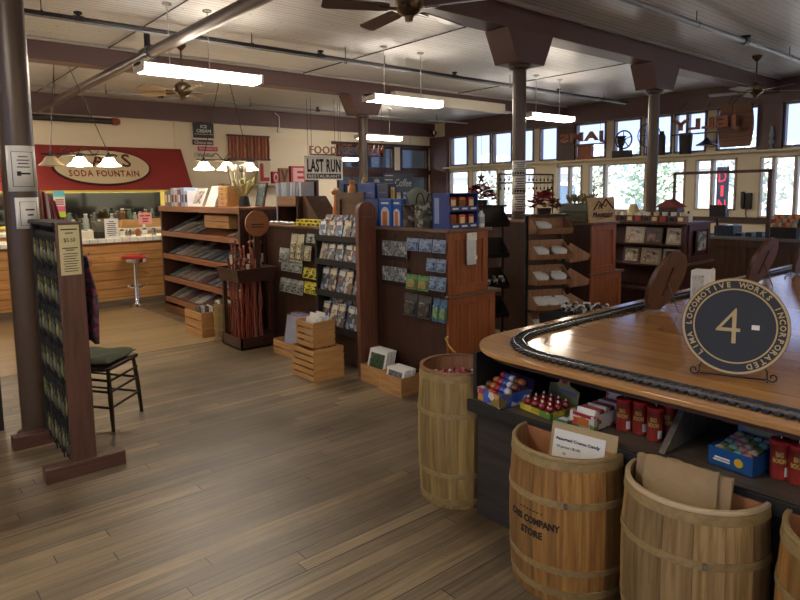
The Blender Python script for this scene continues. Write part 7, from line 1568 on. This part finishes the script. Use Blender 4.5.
paper_bag('brown paper bag at the left end of the pale half barrel', 0.10, 0.21, (2.10, 1.08, 0.427), d2r(-6), d2r(-80), 'brown paper bags')

# ---------------------------------------------------------------- goods on the shelf under the tabletop
SZ = 0.603
def open_tray(name, label, loc, rz, w, d, h, side, lining=None, hback=None, group=None):
    t = thing(name, label, 'box', loc, rz, group); c = 0.003
    MB().box(-d / 2, -d / 2 + c, -w / 2, w / 2, 0, h).box(d / 2 - c, d / 2, -w / 2, w / 2, 0, h).box(-d / 2, d / 2, -w / 2, -w / 2 + c, 0, h).box(-d / 2, d / 2, w / 2 - c, w / 2, 0, h).box(-d / 2, d / 2, -w / 2, w / 2, 0, c).build('carton', side, t, world=False)
    return t
def wl(t, x, y, z): c, s_ = math.cos(t.rotation_euler.z), math.sin(t.rotation_euler.z); return (t.location.x + c * x - s_ * y, t.location.y + s_ * x + c * y, t.location.z + z)
MULTI = blotch('printed_multi', ['2c4c9c', 'a8343c', 'c08c3c', 'c8c4c8', '3c5ca8', '7c6c3c'], 26, 0.3)
t1 = open_tray('candy_tray', 'blue and red printed candy box at the left end of the shelf', (2.275, 1.90, SZ), d2r(-12), 0.17, 0.19, 0.062, MULTI)
MB().box(0.092, 0.096, -0.085, 0.085, 0.06, 0.12, M=Matrix.Rotation(d2r(8), 4, 'Y')).build('back_flap', paint('violet_card', '3c2a5c', 0.4), t1, world=False)
q = random.Random(8)
SW = [paint('sweet_blue', '3450a0', 0.3), paint('sweet_orange', 'b0683c', 0.35), paint('sweet_white', 'b4b4bc', 0.3), paint('sweet_red', '9c2c34', 0.3), paint('sweet_brown', '6c4430', 0.5)]
for i in range(5):
    for j in range(4):
        o = MB().ball((0, 0, 0), 0.021, None, 10, 6, (1, 1, 0.8)).build('bagged_candy', SW[(i * 3 + j * 2) % 5], loc=(0, 0, 0)); o.location = wl(t1, -0.075 + 0.042 * j, -0.068 + 0.034 * i, 0.052 + 0.016 * j); tag(o, 'sweet packet %s in the %s row of the blue and red box' % (nth(i, 5, 'right', 'left'), ['front', 'second', 'third', 'back'][j]), 'candy', 'sweets in the blue and red box')
t2 = open_tray('candy_tray', 'yellow and green tray of round red lollipops', (2.315, 1.675, SZ), d2r(-8), 0.19, 0.17, 0.030, blotch('yellow_tray', ['b49c34', '9c8c2c', 'c8b444', '5c7c34'], 22, 0.35))
M = Matrix.Translation((0.088, 0, 0.02)) @ Matrix.Rotation(d2r(12), 4, 'Y'); MB().prism([M @ Vector(p) for p in ((0, -0.09, 0), (0, 0.09, 0), (0, 0.09, 0.075), (0, 0.04, 0.085), (0, 0.015, 0.15), (0, -0.005, 0.155), (0, -0.03, 0.085), (0, -0.09, 0.07))], (0.003, 0, 0)).build('header_flap', blotch('olive_header', ['6c6c44', '54543a', '7c7c58'], 16, 0.4), t2, world=False)
MB().ball(M @ Vector((-0.001, 0.004, 0.10)), 0.022, None, 10, 6, (0.12, 0.8, 1.2)).build('header_picture', SW[3], t2, world=False); MB().box(-0.0025, 0, -0.075, 0.03, 0.045, 0.062, M=M).build('header_print', paint('violet_print', '5c5c84', 0.5), t2, world=False)
RB_ = paint('cherry_red', '7c1f24', 0.15, coat=0.8)
for i in range(4):
    for j in range(3):
        t = thing('lollipop', 'round dark red lollipop %s in the %s row of the yellow tray' % (nth(i, 4), ['front', 'middle', 'back'][j]), 'candy', wl(t2, -0.058 + 0.05 * j, 0.070 - 0.045 * i, 0.004), 0, 'red lollipops in the yellow tray')
        MB().ball((0, 0, 0.034), 0.019, None, 14, 9).build('ball', RB_, t, world=False); MB().lathe([(0, 0), (0.017, 0), (0.015, 0.018)], 12).build('cup', paint('cup_pale', 'b0a890', 0.4), t, world=False); MB().lathe([(0.006, 0.051), (0.003, 0.062), (0, 0.062)], 8).build('tip', paint('tip_pale', 'c8b8b0', 0.4), t, world=False)
for i in range(3):
    o = thing('candy_packet', 'green mint packet %s of three beside the jelly bean box' % nth(i, 3), 'candy', (2.25 + 0.035 * i, 1.545 - 0.018 * i, SZ), d2r(20 * i), 'green mint packets'); MB().box(-0.03, 0.03, -0.035, 0.035, 0, 0.012).build('packet', paint('mint_green', '1f6c54', 0.3), o, world=False, bev=0.004); MB().box(-0.015, 0.02, -0.02, 0.02, 0.0121, 0.0135).build('printed_label', WHITE, o, world=False)
BEAN = blotch('jelly_bean_box', ['c4c0b8', 'c8c4bc', 'c4c0b8', 'b84434', 'c4c0b8', '6c8c4c', 'c8c4bc', 'c4c0b8'], 46, 0.3)
t3 = open_tray('jelly_bean_box', 'white speckled jelly bean box with a red flap on the shelf', (2.37, 1.45, SZ), d2r(-4), 0.125, 0.24, 0.062, BEAN)
MB().prism([Matrix.Translation((0.118, 0, 0.03)) @ Vector(p) for p in ((0, -0.055, 0), (0, 0.055, 0), (0, 0.045, 0.11), (0, -0.045, 0.11))], (0.003, 0, 0)).build('back_flap', BEAN, t3, world=False)
MB().box(-0.122, -0.120, -0.035, 0.02, 0.008, 0.040).build('orange_logo', paint('logo_orange', 'b8692c', 0.4), t3, world=False); MB().box(-0.122, -0.120, -0.045, 0.045, 0.046, 0.060).build('red_band', paint('sweet_red', '9c2c34', 0.3), t3, world=False)
for i in range(6):
    o = MB().box(-0.016, 0.016, -0.045, 0.045, 0, 0.055, M=Matrix.Rotation(d2r(24), 4, 'Y')).build('bean_pack', [WHITE, SW[3]][i % 2], loc=(0, 0, 0), bev=0.004); o.location = wl(t3, -0.095 + 0.036 * i, 0, 0.02); tag(o, 'small jelly bean packet, %s from the front of the speckled box' % ORD[i], 'candy', 'packets in the jelly bean box'); MB().box(-0.017, -0.016, -0.03, 0.03, 0.02, 0.045, M=Matrix.Rotation(d2r(24), 4, 'Y')).build('printed_label', SW[4], o)
# big boom cans
CANR = paint('can_red', 'b82c2c', 0.25, coat=0.4); CANB = wood('can_body_print', 'a83428', '6c2018', 'z', 0.3, scale=1.2, stretch=4)
cyl = []
def boom_can(x, y, label, rz=0.0):
    t = thing('candy_can', label, 'candy', (x, y, SZ), rz, 'red candy cans on the shelf'); r = 0.031; h = 0.126
    MB().lathe([(0, 0), (r, 0), (r, h)], 28).build('body', CANB, t, world=False); MB().lathe([(r, h - 0.006), (r + 0.002, h), (r + 0.002, h + 0.008), (r - 0.004, h + 0.011), (0, h + 0.009)], 28).build('lid', CANR, t, world=False)
    for k, (s_, zc) in enumerate((('BIG', 0.088), ('BOOM', 0.066))):
        cu = bpy.data.curves.new('t', 'FONT'); cu.body = s_; cu.extrude = 0.5; cu.align_x = 'CENTER'; cu.align_y = 'CENTER'; cu.offset = 0.04; cu.resolution_u = 2
        o = bpy.data.objects.new('t', cu); COL.objects.link(o); me = bpy.data.meshes.new_from_object(o); bpy.data.objects.remove(o); xs = [v.co.x for v in me.vertices]; ys = [v.co.y for v in me.vertices]; W_, H_ = max(xs) - min(xs), max(ys) - min(ys); mx, my = (max(xs) + min(xs)) / 2, (max(ys) + min(ys)) / 2; wid = [0.024, 0.042][k]
        for v in me.vertices: a = PI * 1.08 + (v.co.x - mx) / W_ * wid / r; q_ = r + 0.0008 + v.co.z * 0.001; v.co = Vector((q_ * math.cos(a), q_ * math.sin(a), zc + (v.co.y - my) / H_ * 0.018))
        me.materials.clear(); me.materials.append(paint('boom_yellow', 'b89c4c', 0.4)); o = bpy.data.objects.new('lettering', me); COL.objects.link(o); o.parent = t
    MB().lathe([(r + 0.0005, 0.012), (r + 0.0005, 0.045)], 10, a0=PI * 1.25, a1=PI * 1.45).build('printed_label', WHITE, t, world=False)
    if rz >= 0: MB().tube([(0.004, 0, h + 0.008), (0.01, 0.002, h + 0.062)], 0.0022, 6).build('stick', STEEL, t, world=False)
    return t
PIX = [((620, 433), 'leftmost of the cans left of the grey divider'), ((636, 436), 'second can from the left, left of the grey divider'), ((651, 443), 'front can nearest the grey divider, on its left')]
for (p, l) in PIX:
    w = on_z(p[0], p[1] - 2, SZ); boom_can(w.x + 0.03, w.y, 'red candy can, ' + l)
boom_can(2.42, 1.17, 'red candy can half hidden behind the front cans, nearest the divider'); boom_can(2.44, 1.255, 'red candy can half hidden behind the two left cans'); boom_can(2.44, 1.335, 'red candy can behind the leftmost can')
for (p, l) in (((776, 481), 'left one of the pair at the right edge'), ((794, 487), 'right one of the pair at the right edge')):
    w = on_z(p[0], p[1] - 2, SZ); boom_can(w.x + 0.03, w.y, 'red candy can, ' + l)
boom_can(2.46, 0.735, 'red candy can behind the pair at the right edge')
# blue candy box with the printed flap
BL2 = paint('candy_box_blue', '1c4c84', 0.3)
t4 = open_tray('candy_tray', 'blue box of pink and teal sweets with an upright printed flap', (2.375, 0.865, SZ), d2r(-6), 0.16, 0.19, 0.068, BL2)
M = Matrix.Translation((0.096, 0, 0.06)) @ Matrix.Rotation(d2r(10), 4, 'Y'); MB().box(0, 0.003, -0.075, 0.075, 0, 0.125, M=M).build('flap', paint('flap_blue', '24507c', 0.35), t4, world=False)
MB().box(-0.002, 0, -0.06, 0.06, 0.095, 0.104, M=M).box(-0.002, 0, -0.04, 0.045, 0.078, 0.086, M=M).build('flap_print', paint('pale_blue_print', '7c8cb4', 0.5), t4, world=False)
MB().prism([M @ Vector(p) for p in ((-0.002, -0.05, 0.02), (-0.002, 0.05, 0.03), (-0.002, 0.05, 0.036), (-0.002, -0.05, 0.055))], (0.001, 0, 0)).build('flap_swoosh', JARS[1], t4, world=False)
yc = [(-0.0965, -0.052 + 0.016 * math.cos(2 * PI * k / 20), 0.034 + 0.016 * math.sin(2 * PI * k / 20)) for k in range(20)]; MB().prism([(p[0], p[1] + 0.022, p[2]) for p in yc], (0.0015, 0, 0)).build('yellow_logo', paint('logo_yellow', 'c8a02c', 0.4), t4, world=False)
MB().box(-0.0965, -0.095, 0.0, 0.055, 0.030, 0.036).box(-0.0965, -0.095, 0.0, 0.06, 0.021, 0.026).build('front_print', WHITE, t4, world=False)
TE = [paint('taffy_pink', 'b87c84', 0.35), paint('taffy_teal', '6ca49c', 0.35), paint('taffy_green', '5c6c44', 0.35), paint('taffy_cream', 'b4a890', 0.35)]
for i in range(4):
    for j in range(5):
        o = MB().ball((0, 0, 0), 0.018, None, 10, 6, (1.2, 1, 0.7)).build('taffy', TE[(i + j * 3) % 4], loc=(0, 0, 0)); o.location = wl(t4, -0.07 + 0.035 * j, -0.05 + 0.034 * i, 0.058 + 0.004 * j); tag(o, 'wrapped taffy %s in the %s row of the blue box' % (nth(i, 4, 'right', 'left'), ['front', 'second', 'third', 'fourth', 'back'][j]), 'candy', 'taffies in the blue box')
# small brass hook at the table corner
o = MB().tube([(2.20, 2.15, 0.80), (2.17, 2.17, 0.84), (2.16, 2.18, 0.88), (2.17, 2.17, 0.885)], 0.006, 6).build('brass_hook', BRASS, loc=(2.2, 2.15, 0.8)); tag(o, 'small brass hook at the corner of the train table', 'hook')
o.parent = tb; o.location = Vector((2.2, 2.15, 0.8)) - Vector(tb.location)
for k in ('label', 'category'): del o[k]
